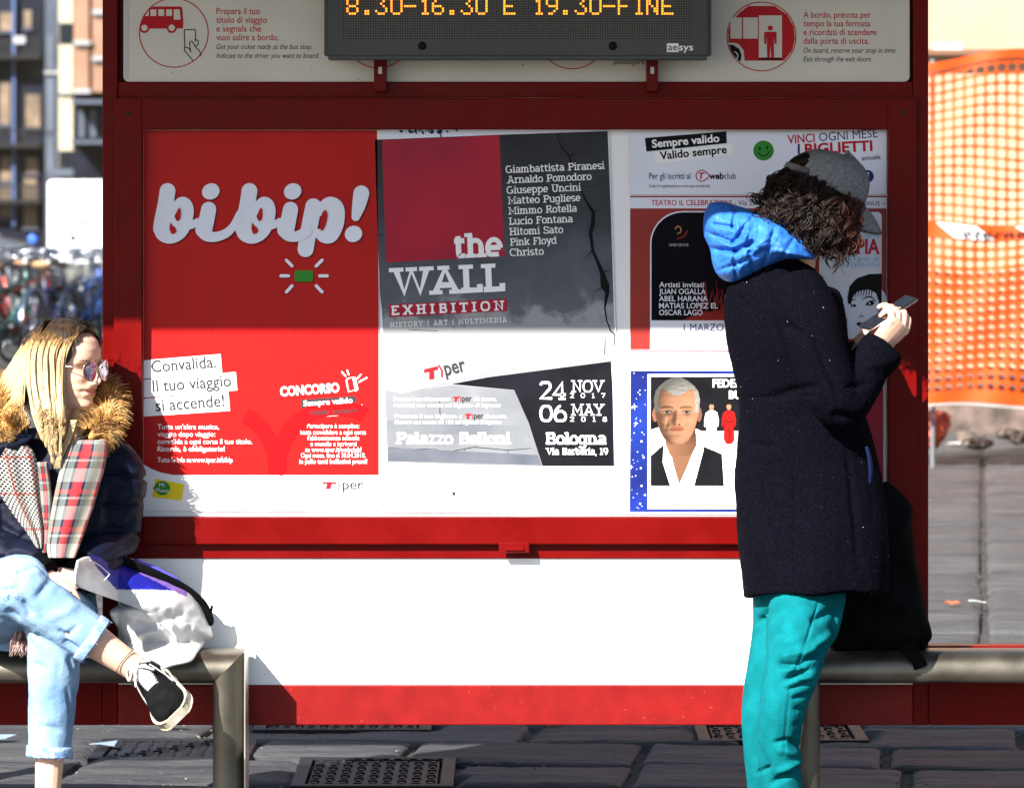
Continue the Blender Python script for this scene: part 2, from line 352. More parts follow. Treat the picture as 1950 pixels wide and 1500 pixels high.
FRONT = [(0, .058), (.006, .073), (.014, .0815), (.022, .081), (.032, .077), (.040, .083), (.045, .0845), (.051, .081), (.057, .0865), (.061, .0845), (.068, .081), (.08, .083), (.092, .083), (.105, .080), (.113, .081), (.122, .088), (.135, .0905), (.155, .089), (.175, .080), (.19, .067), (.205, .048), (.217, .026), (.224, 0)]
BACK = [(0, .01), (.02, .02), (.045, .055), (.07, .082), (.1, .098), (.135, .106), (.165, .1), (.19, .08), (.208, .052), (.219, .024), (.224, 0)]
WIDE = [(0, .018), (.006, .028), (.014, .037), (.03, .048), (.05, .057), (.07, .063), (.09, .068), (.12, .073), (.15, .0745), (.175, .069), (.195, .054), (.21, .034), (.219, .017), (.224, 0)]
# ---------------------------------------------------------------- bus shelter
def pbox(mb, px0, px1, py0, py1, y0, y1, bev=0.002, mi=0):
    """box whose front face (at depth y0) covers the given part of the photograph"""
    a = P(px0, py1, 0); b = P(px1, py0, 0)
    return mb.box(a.x, b.x, y0, y1, a.z, b.z, bev, mi)
shelter = empty('bus_shelter', (0, 0, 0), 'dark red bus shelter with white panels, roof and a glazed notice case of posters', 'bus shelter')
for x0, x1 in ((195, 224), (1739, 1768)):
    m = MB(); pbox(m, x0, x1, -420, 1380, 0.0, 0.09, .003); m.build('post', M_RED, shelter)
m = MB(); pbox(m, 224.5, 1738.5, 156, 186, 0.004, 0.07); m.build('crossbar', M_RED, shelter)
m = MB(); pbox(m, 224.5, 1738.5, -420, -60, 0.004, 0.07); m.build('fascia', M_RED, shelter)
m = MB(); pbox(m, 224.5, 1738.5, 1020, 1063, 0.0, 0.07); m.build('crossbar', M_RED, shelter)
m = MB(); pbox(m, 224.5, 1738.5, 1304, 1380, 0.0, 0.07, .003); m.build('bottom_rail', mat('scuffed_red_paint', (0.19, 0.004, 0.0035), 0.5, var=.1, vscale=14, col2=(0.145, 0.002, 0.002), bump=.1, bscale=60, spec=.2), shelter)  # scuffed paint, kept brighter than the other frame red to read sunlit
m = MB(); pbox(m, 224.5, 1738.5, 1063.5, 1303.5, 0.006, 0.05, 0); m.build('lower_panel', M_WHITE, shelter)
# side bays: glass above a deep red rail, an outer post beyond the frame
for s, (g0, g1, p0) in enumerate(((-420, 194.5, -455), (1768.5, 2380, 2380.5))):
    m = MB(); pbox(m, g0, g1, 1229, 1380, 0.0, 0.06, .003); m.build('bottom_rail', M_RED, shelter)
    m = MB(); pbox(m, p0, p0 + 34, -420, 1380, 0, .09, .003); m.build('post', M_RED, shelter)
    m = MB(); a = P(g0, 1228.5, 0); b = P(g1, -420, 0)
    m.add([(a.x, .03, a.z), (b.x, .03, a.z), (b.x, .03, b.z), (a.x, .03, b.z)], [(0, 1, 2, 3)]); m.build('glass_pane', M_GLASS, shelter)
m = MB(); m.box(-2.9, 2.9, -1.475, .35, 2.45, 2.56, .02); m.build('roof', M_RED, shelter)
for px in (-438, 2397):
    m = MB(); a = P(px, 1380, 0); m.box(a.x-.03, a.x+.03, .015, .075, -.02, a.z+.01, .003); m.build('foot', M_DARKMETAL, shelter)
m = MB()
for q in range(60): s_ = rnd.uniform(.5, 1.4); ell(m, rnd.uniform(480, 1400), 1303 - abs(rnd.gauss(0, 60)), s_*rnd.uniform(.6, 2), s_, .0054, 0, n=7, rot=rnd.uniform(0, 90))
for q in range(7): a = rnd.uniform(480, 1400); b = rnd.uniform(1090, 1290); stroke(m, [(a, b), (a + rnd.uniform(-20, 20), b + rnd.uniform(5, 16)), (a + rnd.uniform(-36, 36), b + rnd.uniform(8, 34))], [.3, .8, .3], .0052 - .00005*q, 0, n=10)
m.build('scuff_marks', mat('grey_scuffs', (.30, .29, .27), .9), shelter)
m = MB()
for q in range(70):
    s_ = abs(rnd.gauss(0, .8)) + .3; ell(m, rnd.uniform(470, 1410), rnd.uniform(1308, 1378), s_*rnd.uniform(.6, 2.4), s_, -.0006 - .00002*(q % 9), 0, n=8, rot=rnd.uniform(0, 180))
m.build('paint_scuffs', mat('chalky_scuffs', (.255, .016, .013), .9), shelter)
# notice case: four red borders round a recessed white board
case = MB()
X0, X1, Y0, Y1 = 218, 1745, 187, 1035
O = (272, 247, 1690, 983)
for a in ((X0, O[0], Y0, Y1), (O[2], X1, Y0, Y1)): pbox(case, a[0], a[1], a[2], a[3], -.023, .035, .003)
pbox(case, O[0]-.4, O[2]+.4, Y0, O[1], -.0228, .035, .0028); pbox(case, O[0]-.4, O[2]+.4, O[3], Y1, -.0228, .035, .0028)
cs = case.build('notice_case', M_RED, shelter)
m = MB(); pbox(m, O[0]-1, O[2]+1, O[1]-1, O[3]+1, .014, .03, 0); m.build('backboard', M_PAPER, cs)
m = MB(); pbox(m, 950, 1008, 1030, 1050, -.036, -.024, .002); pbox(m, 962, 998, 1040, 1046, -.040, -.036, .001); m.build('latch', M_RED, cs)
m = MB()
for px, py in ((245, 215), (245, 1008), (1718, 215), (1718, 1008)):
    q = P(px, py, 0); m = MB(); ball(m, (q.x, -.0235, q.z), (.006, .002, .006), 10, 6); m.build('rivet', M_DARKMETAL, cs)
m = MB(); pbox(m, 224.2, 1738.8, -62, 157, .046, .085, 0); m.build('back_plate', M_RED, shelter)
# ---- white panel of travel instructions
YP = 0.012
ip = MB(); rect(ip, 235, -60, 1732, 156, YP, 0, r=10, rs=(0, 1, 1, 0), thick=.03)
ipo = ip.build('instruction_panel', M_CREAM, shelter)
m = MB(); pbox(m, 236, 244, -60, 150, YP-.001, YP+.02, .0005); m.build('edge_strip', M_PALEGREY, ipo)
t = MB(); yt = YP - .0006
for i, (s, r_) in enumerate((('Prepara il tuo', 495), ('titolo di viaggio', 508), ('e segnala che', 497), ('vuoi salire a bordo.', 531))):
    text(t, s, 412, r_, 27.5 + 16.6*i, 12, yt, 0, bold=.006)
for s, r_, b in (('Get your ticket ready at the bus stop.', 594, 94), ('Indicate to the driver you want to board.', 607, 111)): text(t, s, 412, r_, b, 9.8, yt, 1, shear=.25)
for i, (s, r_) in enumerate((('A bordo, prenota per', 1658), ('tempo la tua fermata', 1657), ('e ricordati di scendere', 1669), ('dalla porta di uscita.', 1655))):
    text(t, s, 1530, r_, 34.5 + 16.5*i, 12, yt, 0, bold=.006)
for s, r_, b in (('On board, reserve your stop in time.', 1707, 101), ('Exit through the exit doors', 1659, 117.5)): text(t, s, 1530, r_, b, 9.8, yt, 1, shear=.25)
text(t, 'passengers.', 1168, 1229, 122.5, 9.8, yt, 1, shear=.25)
t.build('lettering', [M_TXTRED, M_BLACK, M_CREAM], ipo); t = MB()
for cx, cy in ((331, 63), (720, 64), (1090, 66), (1450, 70)): ring(t, cx, cy, 65.5, 2.0, yt, 0)
# bus seen from the side with a hand holding a ticket
def clip(pts, cx, cy, r):
    return [(cx + (a-cx)*min(1, r/max(1e-6, math.hypot(a-cx, b-cy))), cy + (b-cy)*min(1, r/max(1e-6, math.hypot(a-cx, b-cy)))) for a, b in pts]
poly(t, clip([(266, 55), (267, 40), (276, 24), (286, 15), (292, 13), (344, 13), (347, 15), (349, 40), (349, 54), (345, 55)], 331, 63, 65), yt, 0)
y2 = yt - .0004; y3 = y2 - .0004
for a in (286.5, 301.5, 316.5): rect(t, a, 18.5, a+11, 31, y2, 2)
poly(t, [(331, 18.5), (342, 18.5), (344, 38), (331, 38)], y2, 2); poly(t, [(276, 31), (283, 20), (283, 31)], y2, 2)
for cx in (275, 327): ell(t, cx, 54, 9.5, 9.5, y2, 0); ell(t, cx, 53.5, 6, 6, y3, 2)
for pts in ([(352, 88), (351, 60), (353, 57.5), (370, 57), (372, 60), (372, 79)], [(351, 90), (359, 92), (363, 99)], [(363, 100), (361, 82), (365, 79), (370, 86), (374, 92), (380, 97), (382, 107)], [(351, 90), (352, 97), (360, 107), (368, 117)], [(372, 76), (377, 78), (377, 85), (371, 89)]):
    stroke(t, pts, 1.9, yt, 1, n=14)
# bus door with a passenger
cc = (1450, 70, 64)
poly(t, clip([(1386, 82), (1386, 60), (1392, 44), (1408, 25), (1425, 12), (1475, 12), (1500, 28), (1513, 50), (1515, 75), (1508, 97), (1493, 116), (1418, 116), (1416, 96), (1406, 84), (1398, 82)], *cc), yt, 0)
rect(t, 1391, 34, 1412.5, 74, y2, 2); rect(t, 1415, 34, 1443, 74, y2, 2); rect(t, 1445, 30, 1489, 110, y2, 2); rect(t, 1445, 111, 1489, 114.5, y2, 1)
ell(t, 1467, 54, 5, 5, y3, 0)
poly(t, [(1455, 63), (1458, 61), (1476, 61), (1479, 63), (1479, 84), (1475, 84), (1474, 68), (1474, 110), (1468.5, 110), (1467.3, 86), (1466, 110), (1461, 110), (1460, 68), (1459, 84), (1455, 84)], y3, 0)
poly(t, clip([(1387, 86), (1396, 86), (1408, 94), (1412, 105), (1410, 118), (1402, 112), (1393, 100)], *cc), y3, 1)
ring(t, 1397, 107, 8, 2, y3-.0003, 2, -80, 60)
t.build('pictogram', [M_TXTRED, M_BLACK, M_CREAM], ipo)
m = MB()
for q in range(26): s_ = rnd.uniform(.5, 1.3); ell(m, rnd.uniform(245, 1725), rnd.choice((rnd.uniform(118, 153), rnd.uniform(5, 153))), s_*rnd.uniform(.7, 1.6), s_, yt - .0002, 0, n=8, rot=rnd.uniform(0, 90))
m.build('dirt_specks', mat('dirt', (.12, .10, .08), .9), ipo)
# ---------------------------------------------------------------- electronic departure display
ld = empty('electronic_display', P(986, 113, -.09), 'grey electronic display with amber dot lettering hung above the posters', 'display sign')
m = MB(); a = P(617, 113, -.16); b = P(1355, -120, -.16)
bm = bmesh.new(); bmesh.ops.create_cube(bm, size=1)
for v in bm.verts: v.co = Vector(((a.x+b.x)/2 + v.co.x*(b.x-a.x), -.095 + v.co.y*.13, (a.z+b.z)/2 + v.co.z*(b.z-a.z)))
bmesh.ops.bevel(bm, geom=bm.edges[:], offset=.010, segments=4, affect='EDGES'); m.bm(bm); m.build('housing', M_GREY, ld, smooth=False)
m = MB(); rect(m, 652, -110, 1320, 77.5, -.1606, 0); scr = m.build('screen', None, ld); scr.data.materials.clear()
def led_material():
    M = bpy.data.materials.new('unlit_dot_grid'); M.use_nodes = True; T = M.node_tree; L = T.links.new; B = T.nodes['Principled BSDF']
    B.inputs['Roughness'].default_value = .5
    tc = T.nodes.new('ShaderNodeTexCoord'); sp = T.nodes.new('ShaderNodeSeparateXYZ'); L(tc.outputs['Object'], sp.inputs[0]); out = []
    for ax in ('X', 'Z'):
        q = T.nodes.new('ShaderNodeMath'); q.operation = 'MULTIPLY'; q.inputs[1].default_value = 2*math.pi/(4.7*(CAM_D-.16)/FPX); L(sp.outputs[ax], q.inputs[0])
        s_ = T.nodes.new('ShaderNodeMath'); s_.operation = 'SINE'; L(q.outputs[0], s_.inputs[0]); out.append(s_)
    mn = T.nodes.new('ShaderNodeMath'); mn.operation = 'MINIMUM'; L(out[0].outputs[0], mn.inputs[0]); L(out[1].outputs[0], mn.inputs[1])
    r = T.nodes.new('ShaderNodeValToRGB'); L(mn.outputs[0], r.inputs[0]); r.color_ramp.elements[0].position = 0.0; r.color_ramp.elements[0].color = (.006, .006, .006, 1)
    r.color_ramp.elements[1].position = .35; r.color_ramp.elements[1].color = (.11, .10, .085, 1); L(r.outputs[0], B.inputs['Base Color']); return M
scr.data.materials.append(led_material())
F57 = {'8': '01110 10001 10001 01110 10001 10001 01110', '.': '00000 00000 00000 00000 00000 01100 01100', '3': '11111 00010 00100 00010 00001 10001 01110', '0': '01110 10001 10001 10001 10001 10001 01110',
 '-': '00000 00000 00000 11111 00000 00000 00000', '1': '00100 01100 00100 00100 00100 00100 01110', '6': '00110 01000 10000 11110 10001 10001 01110', 'E': '11111 10000 10000 11110 10000 10000 11111',
 '9': '01110 10001 10001 01111 00001 00010 01100', 'F': '11111 10000 10000 11110 10000 10000 10000', 'I': '01110 00100 00100 00100 00100 00100 01110', 'N': '10001 11001 11001 10101 10011 10011 10001'}
M_LED = mat('lit_amber_dot', (1.0, .5, .05), .5, var=0, emit=(1.0, .235, .006), estr=.75)
m = MB(); pit = 4.75
for ch, x in zip('8.30-16.30E19.30-FINE', (660, 690, 715, 744, 770, 799, 823, 852, 878, 906, 959, 1016, 1040, 1068, 1095, 1123, 1149, 1177, 1206, 1231, 1260)):
    for r_, row in enumerate(F57[ch].split()):
        for c_, bit in enumerate(row):
            if bit == '1': ell(m, x + c_*pit + 1.5, 26.5 - (6 - r_)*pit, 2.15, 2.15, -.1612, 0, n=8)
m.build('lettering', M_LED, ld)
for px in (804, 1167):
    m = MB(); q = P(px, 88, -.16); ball(m, (q.x, -.1605, q.z), (.0105, .004, .0105), 16, 8); m.build('bolt', M_BLACK, ld)
m = MB(); rect(m, 1270, 83, 1292, 99.5, -.1606, 0); text(m, 'ae', 1272, 1290, 96.5, 13, -.1611, 1, bold=.012); text(m, 'sys', 1293, 1320, 96.5, 13, -.1606, 0, bold=.012)
m.build('maker_mark', [M_PAPER, M_GREY], ld)
for x0, x1 in ((713, 737), (1230, 1252)):
    m = MB(); pbox(m, x0, x1, 60, 175, -.05, .006, .002); bk = m.build('bracket', M_RED, ld)
    m = MB(); pbox(m, (x0+x1)/2-3.5, (x0+x1)/2+3.5, 129, 142, -.0515, -.05, .0005); m.build('slot', M_PALEGREY, bk)
# ---------------------------------------------------------------- posters inside the notice case
YS = 0.010
def layer(k): return YS - .0007*k
M_DKRED = ink('dark_red_print', (0.17, 0.004, 0.004)); M_RINGRED = ink('deep_red_print', (0.30, 0.004, 0.006)); M_NAVY = ink('navy_print', (0.02, 0.03, 0.13))
M_YELLOW = ink('yellow_print', (0.80, 0.62, 0.02)); M_MAGENTA = mat('crimson_print', (0.38, 0.005, 0.026), .4, var=.1, vscale=5, col2=(.28, .004, .03), spec=.2)
M_BLUEART = mat('starry_blue_print', (0.010, 0.03, 0.24), .4, vscale=7, col2=(.006, .010, .09), spec=.15); M_SKYINK = ink('light_blue_print', (0.33, 0.55, 0.80))
M_SKINPRINT = mat('skin_print', (0.29, 0.15, 0.095), .5, var=.12, vscale=20, spec=.1); M_BRICKRED = mat('brick_red_print', (0.26, 0.022, 0.018), .4, var=.08, vscale=5, spec=.2)
M_SHADEWHITE = ink('shade_tinted_white', (0.68, 0.71, 0.82))  # white paper and letters, the bluish tint of shade put into the colour
# 1 - red poster
rp = empty('poster', P(497, 975, YS), 'bright red bus ticket poster with big white script lettering, leftmost in the case', 'poster')
m = MB(); poly(m, [(273, 248), (723, 248), (722, 560), (722, 972), (497, 974), (273, 972)], layer(0), 0, thick=.0006); m.build('sheet', M_PAPER, rp)
m = MB(); poly(m, [(273.5, 248.5), (718, 248.5), (721, 560), (721, 904), (330, 904), (305, 899), (288, 892), (273.5, 884)], layer(1), 0)
ring(m, 415, 888, 110, 30, layer(2), 1, -62, 8); ring(m, 640, 886, 110, 30, layer(2)-.0002, 1, 172, 300)
m.build('red_field', [M_POSTRED, M_RINGRED], rp)
def zb(X, Y): return (270 + X/4.239, 330 + Y/4.239)
def script(mb, y, mi, dx=0, dy=0, grow=0):
    k = [0]
    def st(pts, wid):
        ws = wid if isinstance(wid, (list, tuple)) else [wid]*len(pts)
        stroke(mb, [zb(a+dx, b+dy) for a, b in pts], [(q+grow)/4.239 for q in ws], y - .0002*(k[0] % 12), mi, n=90, discs=True); k[0] += 1
    def el(cx, cy, rx, ry, rot=0):
        c_ = zb(cx+dx, cy+dy); ell(mb, c_[0], c_[1], (rx+grow/2)/4.239, (ry+grow/2)/4.239, y - .0002*(k[0] % 12), mi, rot=rot); k[0] += 1
    for o in (0, 661):
        st([(208+o, 144), (190+o, 260), (163+o, 400), (158+o, 448)], [128, 128, 132, 132])
        st([(158+o, 430), (172+o, 488), (228+o, 520), (295+o, 495), (338+o, 430), (362+o, 330), (358+o, 270), (330+o, 245), (295+o, 262)], [128, 120, 98, 96, 108, 112, 110, 110, 95])
        st([(280+o, 262), (248+o, 310), (240+o, 352), (268+o, 405), (325+o, 425), (395+o, 420), (452+o, 390)], [70, 62, 52, 52, 60, 62, 55])
        el(557+o, 147, 72, 64, -25)
        st([(540+o, 292), (522+o, 380), (502+o, 455)], [122, 126, 136])
    st([(500, 455), (530, 505), (605, 512), (690, 478), (745, 415), (790, 330)], [136, 92, 78, 72, 60, 60])
    st([(1161, 455), (1192, 505), (1260, 508), (1330, 470)], [136, 92, 84, 84])
    st([(1385, 268), (1362, 390), (1340, 500), (1322, 612)], [130, 132, 132, 130])
    st([(1385, 300), (1450, 292), (1520, 255), (1566, 290), (1566, 380), (1545, 450), (1515, 500), (1470, 505), (1425, 485)], [90, 105, 130, 136, 140, 140, 130, 110, 70])
    st([(1772, 163), (1752, 260), (1727, 352)], [128, 108, 68]); el(1709, 490, 71, 65, -20)
m = MB(); script(m, layer(1)-.0001, 1, 9, 11, 2); script(m, layer(5)-.0003, 0); yh = layer(5) - .0036
for o in (0, 661):
    for pts in ([(300, 278), (278, 320), (282, 365), (305, 380), (314, 340), (312, 290)], [(231, 398), (228, 460), (240, 488), (265, 486), (280, 460), (262, 440)]): poly(m, [zb(a + o, b) for a, b in catmull(pts + pts[:1], 24)[:-1]], yh, 3)
poly(m, [zb(a, b) for a, b in catmull([(1462, 310), (1484, 297), (1498, 330), (1490, 400), (1466, 455), (1446, 462), (1438, 420), (1446, 350), (1462, 310)], 30)[:-1]], yh, 3)
m.build('lettering', [M_SHADEWHITE, M_DKRED, M_GREEN, M_POSTRED], rp); m = MB()
for a, b, c_, d in ((1168, 702, 1213, 748), (1455, 702, 1408, 748), (1124, 828, 1184, 828), (1437, 828, 1497, 828), (1168, 957, 1213, 908), (1455, 957, 1408, 908)):
    stroke(m, [zb(a+5, b+7), zb(c_+5, d+7)], 6, layer(2), 1); stroke(m, [zb(a, b), zb(c_, d)], 6, layer(3), 0)
rect(m, 562.5, 517, 598, 538, layer(2), 1, r=4); rect(m, 561, 515, 596, 536, layer(3), 2, r=4)
m.build('blinking_light', [M_SHADEWHITE, M_DKRED, M_GREEN], rp)
for q, tx in (([(273.5, 686), (420, 674), (423, 709), (273.5, 721)], ('Convalida.', 289, 412, 709, 699)), ([(273.5, 723), (449, 708), (452, 743), (273.5, 757)], ('Il tuo viaggio', 291, 441, 746, 735)), ([(273.5, 759), (435, 746), (438, 782), (273.5, 793)], ('si accende!', 297, 428, 783, 773))):
    m = MB(); poly(m, q, layer(2), 0); text(m, tx[0], tx[1], tx[2], tx[3], 22, layer(3), 1, tx[4], bold=.012); m.build('text_strip', [M_PAPER, M_GREYINK, M_YELLOW, M_GREEN, M_TXTRED, M_PALEGREY], rp)
m = MB()
for s, r_, b, bo in (("Tutta un'altra musica,", 417, 817, .004), ('viaggio dopo viaggio:', 410, 831, .004), ('convalida a ogni corsa il tuo titolo.', 480, 845, .004), ('Ricorda, è obbligatorio!', 428, 859, .016), ('Tutte le info su', 364, 880, .01)):
    text(m, s, 300, r_, b, 9.5, layer(2), 0, bold=bo)
text(m, 'www.tper.it/bibip', 366, 443, 880, 9.5, layer(2), 0, bold=.016)
m.build('small_print', [M_PAPER, M_GREYINK, M_YELLOW, M_GREEN, M_TXTRED, M_PALEGREY], rp); m = MB()
text(m, 'CONCORSO', 534, 647, 754, 17, layer(2), 0, 746, bold=.04)
poly(m, [(573, 761), (678, 754), (679, 770), (574, 777)], layer(2), 1); text(m, 'Sempre valido', 578, 672, 773, 10, layer(3), 0, 766.5, bold=.03)
poly(m, [(580, 779), (690, 770), (690, 788), (581, 796)], layer(2), 0); text(m, 'Valido sempre', 589, 680, 790.5, 9, layer(3), 1, 784.5, bold=.01)
for s, l_, r_, b, bo in (('Partecipare è semplice:', 585, 684, 815, .004), ('basta convalidare a ogni corsa', 572, 697, 827, .004), ("l'abbonamento annuale", 586, 684, 838, .004), ('o mensile e iscriversi', 591, 679, 849, .004), ('su www.tper.it/webclub!', 581, 688, 860, .014), ('Ogni mese, fino al 30.04.2018,', 573, 696, 871, .004), ('in palio tanti bellissimi premi!', 570, 699, 882.5, .016)):
    text(m, s, l_, r_, b, 8.8, layer(2), 0, bold=bo)
for q in ([(659, 722), (672, 718), (677, 742), (664, 746), (659, 722)], [(676, 719), (681, 741), (677, 744)], [(651, 708), (658, 716)], [(661, 705), (664, 713)], [(680, 721), (687, 713)], [(684, 727), (698, 719)]): stroke(m, q, 3.0, layer(2), 0, smooth=False)
m.build('small_print', [M_PAPER, M_GREYINK, M_YELLOW, M_GREEN, M_TXTRED, M_PALEGREY], rp); m = MB()
poly(m, [(296, 911), (351, 922), (346, 953), (290, 946)], layer(1), 2); ell(m, 309, 929, 15, 13.5, layer(2), 3, rot=10); text(m, 'Mi', 303, 313, 926.5, 7.5, layer(3), 0); text(m, 'Muovo', 297, 322, 936, 7.5, layer(3), 0, 938)
stroke(m, [(291, 929), (296, 930)], 1.6, layer(2)-.0001, 1)
m.build('sticker', [M_PAPER, M_GREYINK, M_YELLOW, M_GREEN, M_TXTRED, M_PALEGREY], rp); m = MB()
logo_tper(m, 613, 692, 931, 14, layer(1), 0, 4, 1)
m.build('logo', [M_PAPER, M_GREYINK, M_YELLOW, M_GREEN, M_TXTRED, M_PALEGREY], rp); m = MB()
for i, (l_, r_) in enumerate(((366, 445), (372, 452), (374, 440))): text(m, ('Comune di Bologna', 'Regione Emilia-Romagna', 'azienda trasporti')[i], l_, r_, 932 + 9.5*i, 6, layer(1), 5)
m.build('small_print', [M_PAPER, M_GREYINK, M_YELLOW, M_GREEN, M_TXTRED, M_PALEGREY], rp)
m = MB()   # crease and scratches in the laminated sheet
stroke(m, [(706, 252), (690, 300), (676, 345), (655, 388)], [.6, 1.2, 1.0, .5], layer(4), 0, n=20)
stroke(m, [(397, 640), (402, 590), (414, 558), (428, 545), (445, 535)], [.5, 1.1, 1.2, .9, .4], layer(4), 0, n=20)
stroke(m, [(405, 610), (420, 600), (425, 585), (418, 575)], [.4, .9, .9, .4], layer(4), 0, n=16); stroke(m, [(552, 640), (558, 590), (570, 560)], [.4, 1.2, .5], layer(4), 0, n=16)
m.build('scratches', ink('scratched_film', (.42, .035, .03)), rp)
# 2 - grey exhibition poster
wp = empty('poster', P(955, 977, YS), 'grey cracked concrete exhibition poster with a crimson square, between the red and the white posters', 'poster')
m = MB(); poly(m, [(723.5, 247), (950, 245.5), (1160, 248), (1172, 600), (1180, 760), (1187, 977), (723.5, 975)], layer(0), 0, thick=.0006)
for k in range(26):
    ell(m, 785 + rnd.gauss(20, 22), 246 + abs(rnd.gauss(2, 5)), rnd.uniform(1, 5), rnd.uniform(1, 3), layer(1)-.00002*k, 1, n=8, rot=rnd.uniform(0, 90))
m.build('sheet', [M_SHADEWHITE, M_NAVY], wp)
def concrete_print():
    M = mat('concrete_print', (.3, .31, .34), .45, bump=0, spec=.2); T = M.node_tree; L = T.links.new; B = T.nodes['Principled BSDF']
    tc = T.nodes.new('ShaderNodeTexCoord'); sp = T.nodes.new('ShaderNodeSeparateXYZ'); L(tc.outputs['Object'], sp.inputs[0])
    n1 = T.nodes.new('ShaderNodeTexNoise'); n1.inputs['Scale'].default_value = 9; n1.inputs['Detail'].default_value = 9; n1.inputs['Roughness'].default_value = .65; L(tc.outputs['Object'], n1.inputs['Vector'])
    ad = T.nodes.new('ShaderNodeMath'); ad.operation = 'MULTIPLY_ADD'; ad.inputs[1].default_value = .55; L(n1.outputs[0], ad.inputs[0])
    mr = T.nodes.new('ShaderNodeMapRange'); L(sp.outputs['Z'], mr.inputs[0]); L(mr.outputs[0], ad.inputs[2])
    z0 = P(0, 650, 0).z; z1 = P(0, 260, 0).z
    mr.inputs[1].default_value = z1; mr.inputs[2].default_value = z0; mr.inputs[3].default_value = 0; mr.inputs[4].default_value = .80
    r = T.nodes.new('ShaderNodeValToRGB'); L(ad.outputs[0], r.inputs[0]); e = r.color_ramp.elements
    e[0].position = .22; e[0].color = (.010, .0115, .016, 1); e[1].position = 1.16; e[1].color = (.27, .28, .30, 1); q = e.new(.60); q.color = (.032, .037, .047, 1); q = e.new(.93); q.color = (.095, .105, .13, 1)
    L(r.outputs[0], B.inputs['Base Color']); return M
m = MB(); poly(m, [(714, 266), (727, 266), (950, 257), (1157, 250), (1163, 400), (1169, 600), (1172, 690), (1163, 700), (1168, 887), (900, 884), (738, 878), (728, 600), (723.8, 560), (720, 470), (716, 350)], layer(1), 0); m.build('concrete_picture', concrete_print(), wp)
def zw(X, Y): return (700 + X/3.75, 230 + Y/3.75)
def zx(X, Y): return (700 + X/3.75, 600 + Y/3.75)
m = MB()
ck = [(1355, 90), (1392, 190), (1440, 255), (1458, 335), (1535, 510), (1575, 590), (1606, 655), (1612, 735), (1588, 800), (1603, 925), (1640, 1005), (1672, 1085), (1700, 1180), (1706, 1230), (1692, 1335), (1712, 1430), (1738, 1500), (1765, 1525), (1758, 1600)]
stroke(m, [zw(*(np.array(p) + (rnd.uniform(-7, 7), 0))) for p in ck], [1.2, 2, 3.5, 2.2, 2.6, 5, 7, 8, 7, 5.5, 6, 9, 17, 8, 3, 2.5, 2.5, 2, 1], layer(2), 0, smooth=False)
for a, b in ((4, (1480, 480)), (6, (1660, 640)), (8, (1560, 830)), (11, (1740, 1060)), (12, (1620, 1220)), (9, (1555, 980)), (2, (1500, 230)), (12, (1740, 1230))):
    p = ck[a]; stroke(m, [zw(*p), zw((p[0]+b[0])/2 + rnd.uniform(-9, 9), (p[1]+b[1])/2), zw(*b)], [3, 1.6, .5], layer(2)-.00005*a, 0, smooth=False)
for q in ([(1300, 380), (1360, 470), (1355, 560)], [(50, 820), (115, 815)], [(1480, 470), (1620, 470), (1680, 430)], [(290, 1490), (500, 1500)]): stroke(m, [zw(*p) for p in q], .9, layer(2), 0, smooth=False)
for q in ([(160, 945), (300, 960), (470, 955), (560, 980), (760, 945), (1000, 960), (1170, 950)], [(515, 610), (520, 700), (518, 830)], [(720, 700), (722, 790), (715, 830)], [(1000, 960), (1010, 1020), (1020, 1060)], [(690, 955), (690, 990)], [(1700, 160), (1690, 280)], [(300, 950), (310, 975)]):
    stroke(m, [zx(a + rnd.uniform(-4, 4), b + rnd.uniform(-4, 4)) for a, b in q], [.6 + rnd.random() for _ in q], layer(2), 0, smooth=False)
m.build('cracks', M_BLACK, wp); m = MB()
poly(m, [(860, 731), (930, 718), (1163, 688), (1166, 740), (1169, 886.5), (1033, 886.5), (1007, 805), (979, 742)], layer(2)-.0003, 1)
m.build('dark_panel', [M_BLACK, mat('dark_print', (.007, .0065, .010), .5, var=.3, vscale=8, spec=.08)], wp)
m = MB(); poly(m, [(733, 742), (762, 748), (858, 733), (979, 743), (1007, 805), (1032, 886), (900, 884), (738, 878)], layer(2), 0); poly(m, [(735, 800), (1004, 812), (1012, 832), (737, 822)], layer(2)-.0001, 1); poly(m, [(737, 852), (1024, 866), (1031, 885), (738, 877)], layer(2)-.0001, 2)
m.build('concrete_slab', [mat('pale_concrete_print', (.20, .21, .23), .5, col2=(.125, .135, .155), vscale=6, spec=.1), mat('grey_band_print', (.155, .165, .185), .5, col2=(.11, .12, .14), vscale=9, spec=.1), mat('dark_band_print', (.115, .125, .15), .5, col2=(.075, .085, .11), vscale=9, spec=.1)], wp)
m = MB(); poly(m, [(727, 267), (951, 257.5), (961, 488), (735.5, 500)], layer(2), 0); poly(m, [(740, 580), (965, 569), (966.5, 592), (742, 604)], layer(2), 0); m.build('crimson_square', M_MAGENTA, wp)
m = MB(); L3 = layer(3)-.0004
slab(m, 'the', 861, 959, 492.5, 47, L3, 0, 488, t=.21); slab(m, 'WALL', 737, 963, 565, 54, L3, 0, 555, t=.2); slab(m, 'EXHIBITION', 744, 963, 600.5, 18.5, L3, 0, 590.5, t=.2, spacing=.38)
slab(m, 'HISTORY | ART | MULTIMEDIA', 742, 967, 623.5, 9.5, L3, 0, 613, t=.15, spacing=.22)
m.build('title', [M_PAPER, M_PALEGREY, M_TXTRED, M_GREYINK, M_GREEN], wp); m = MB()
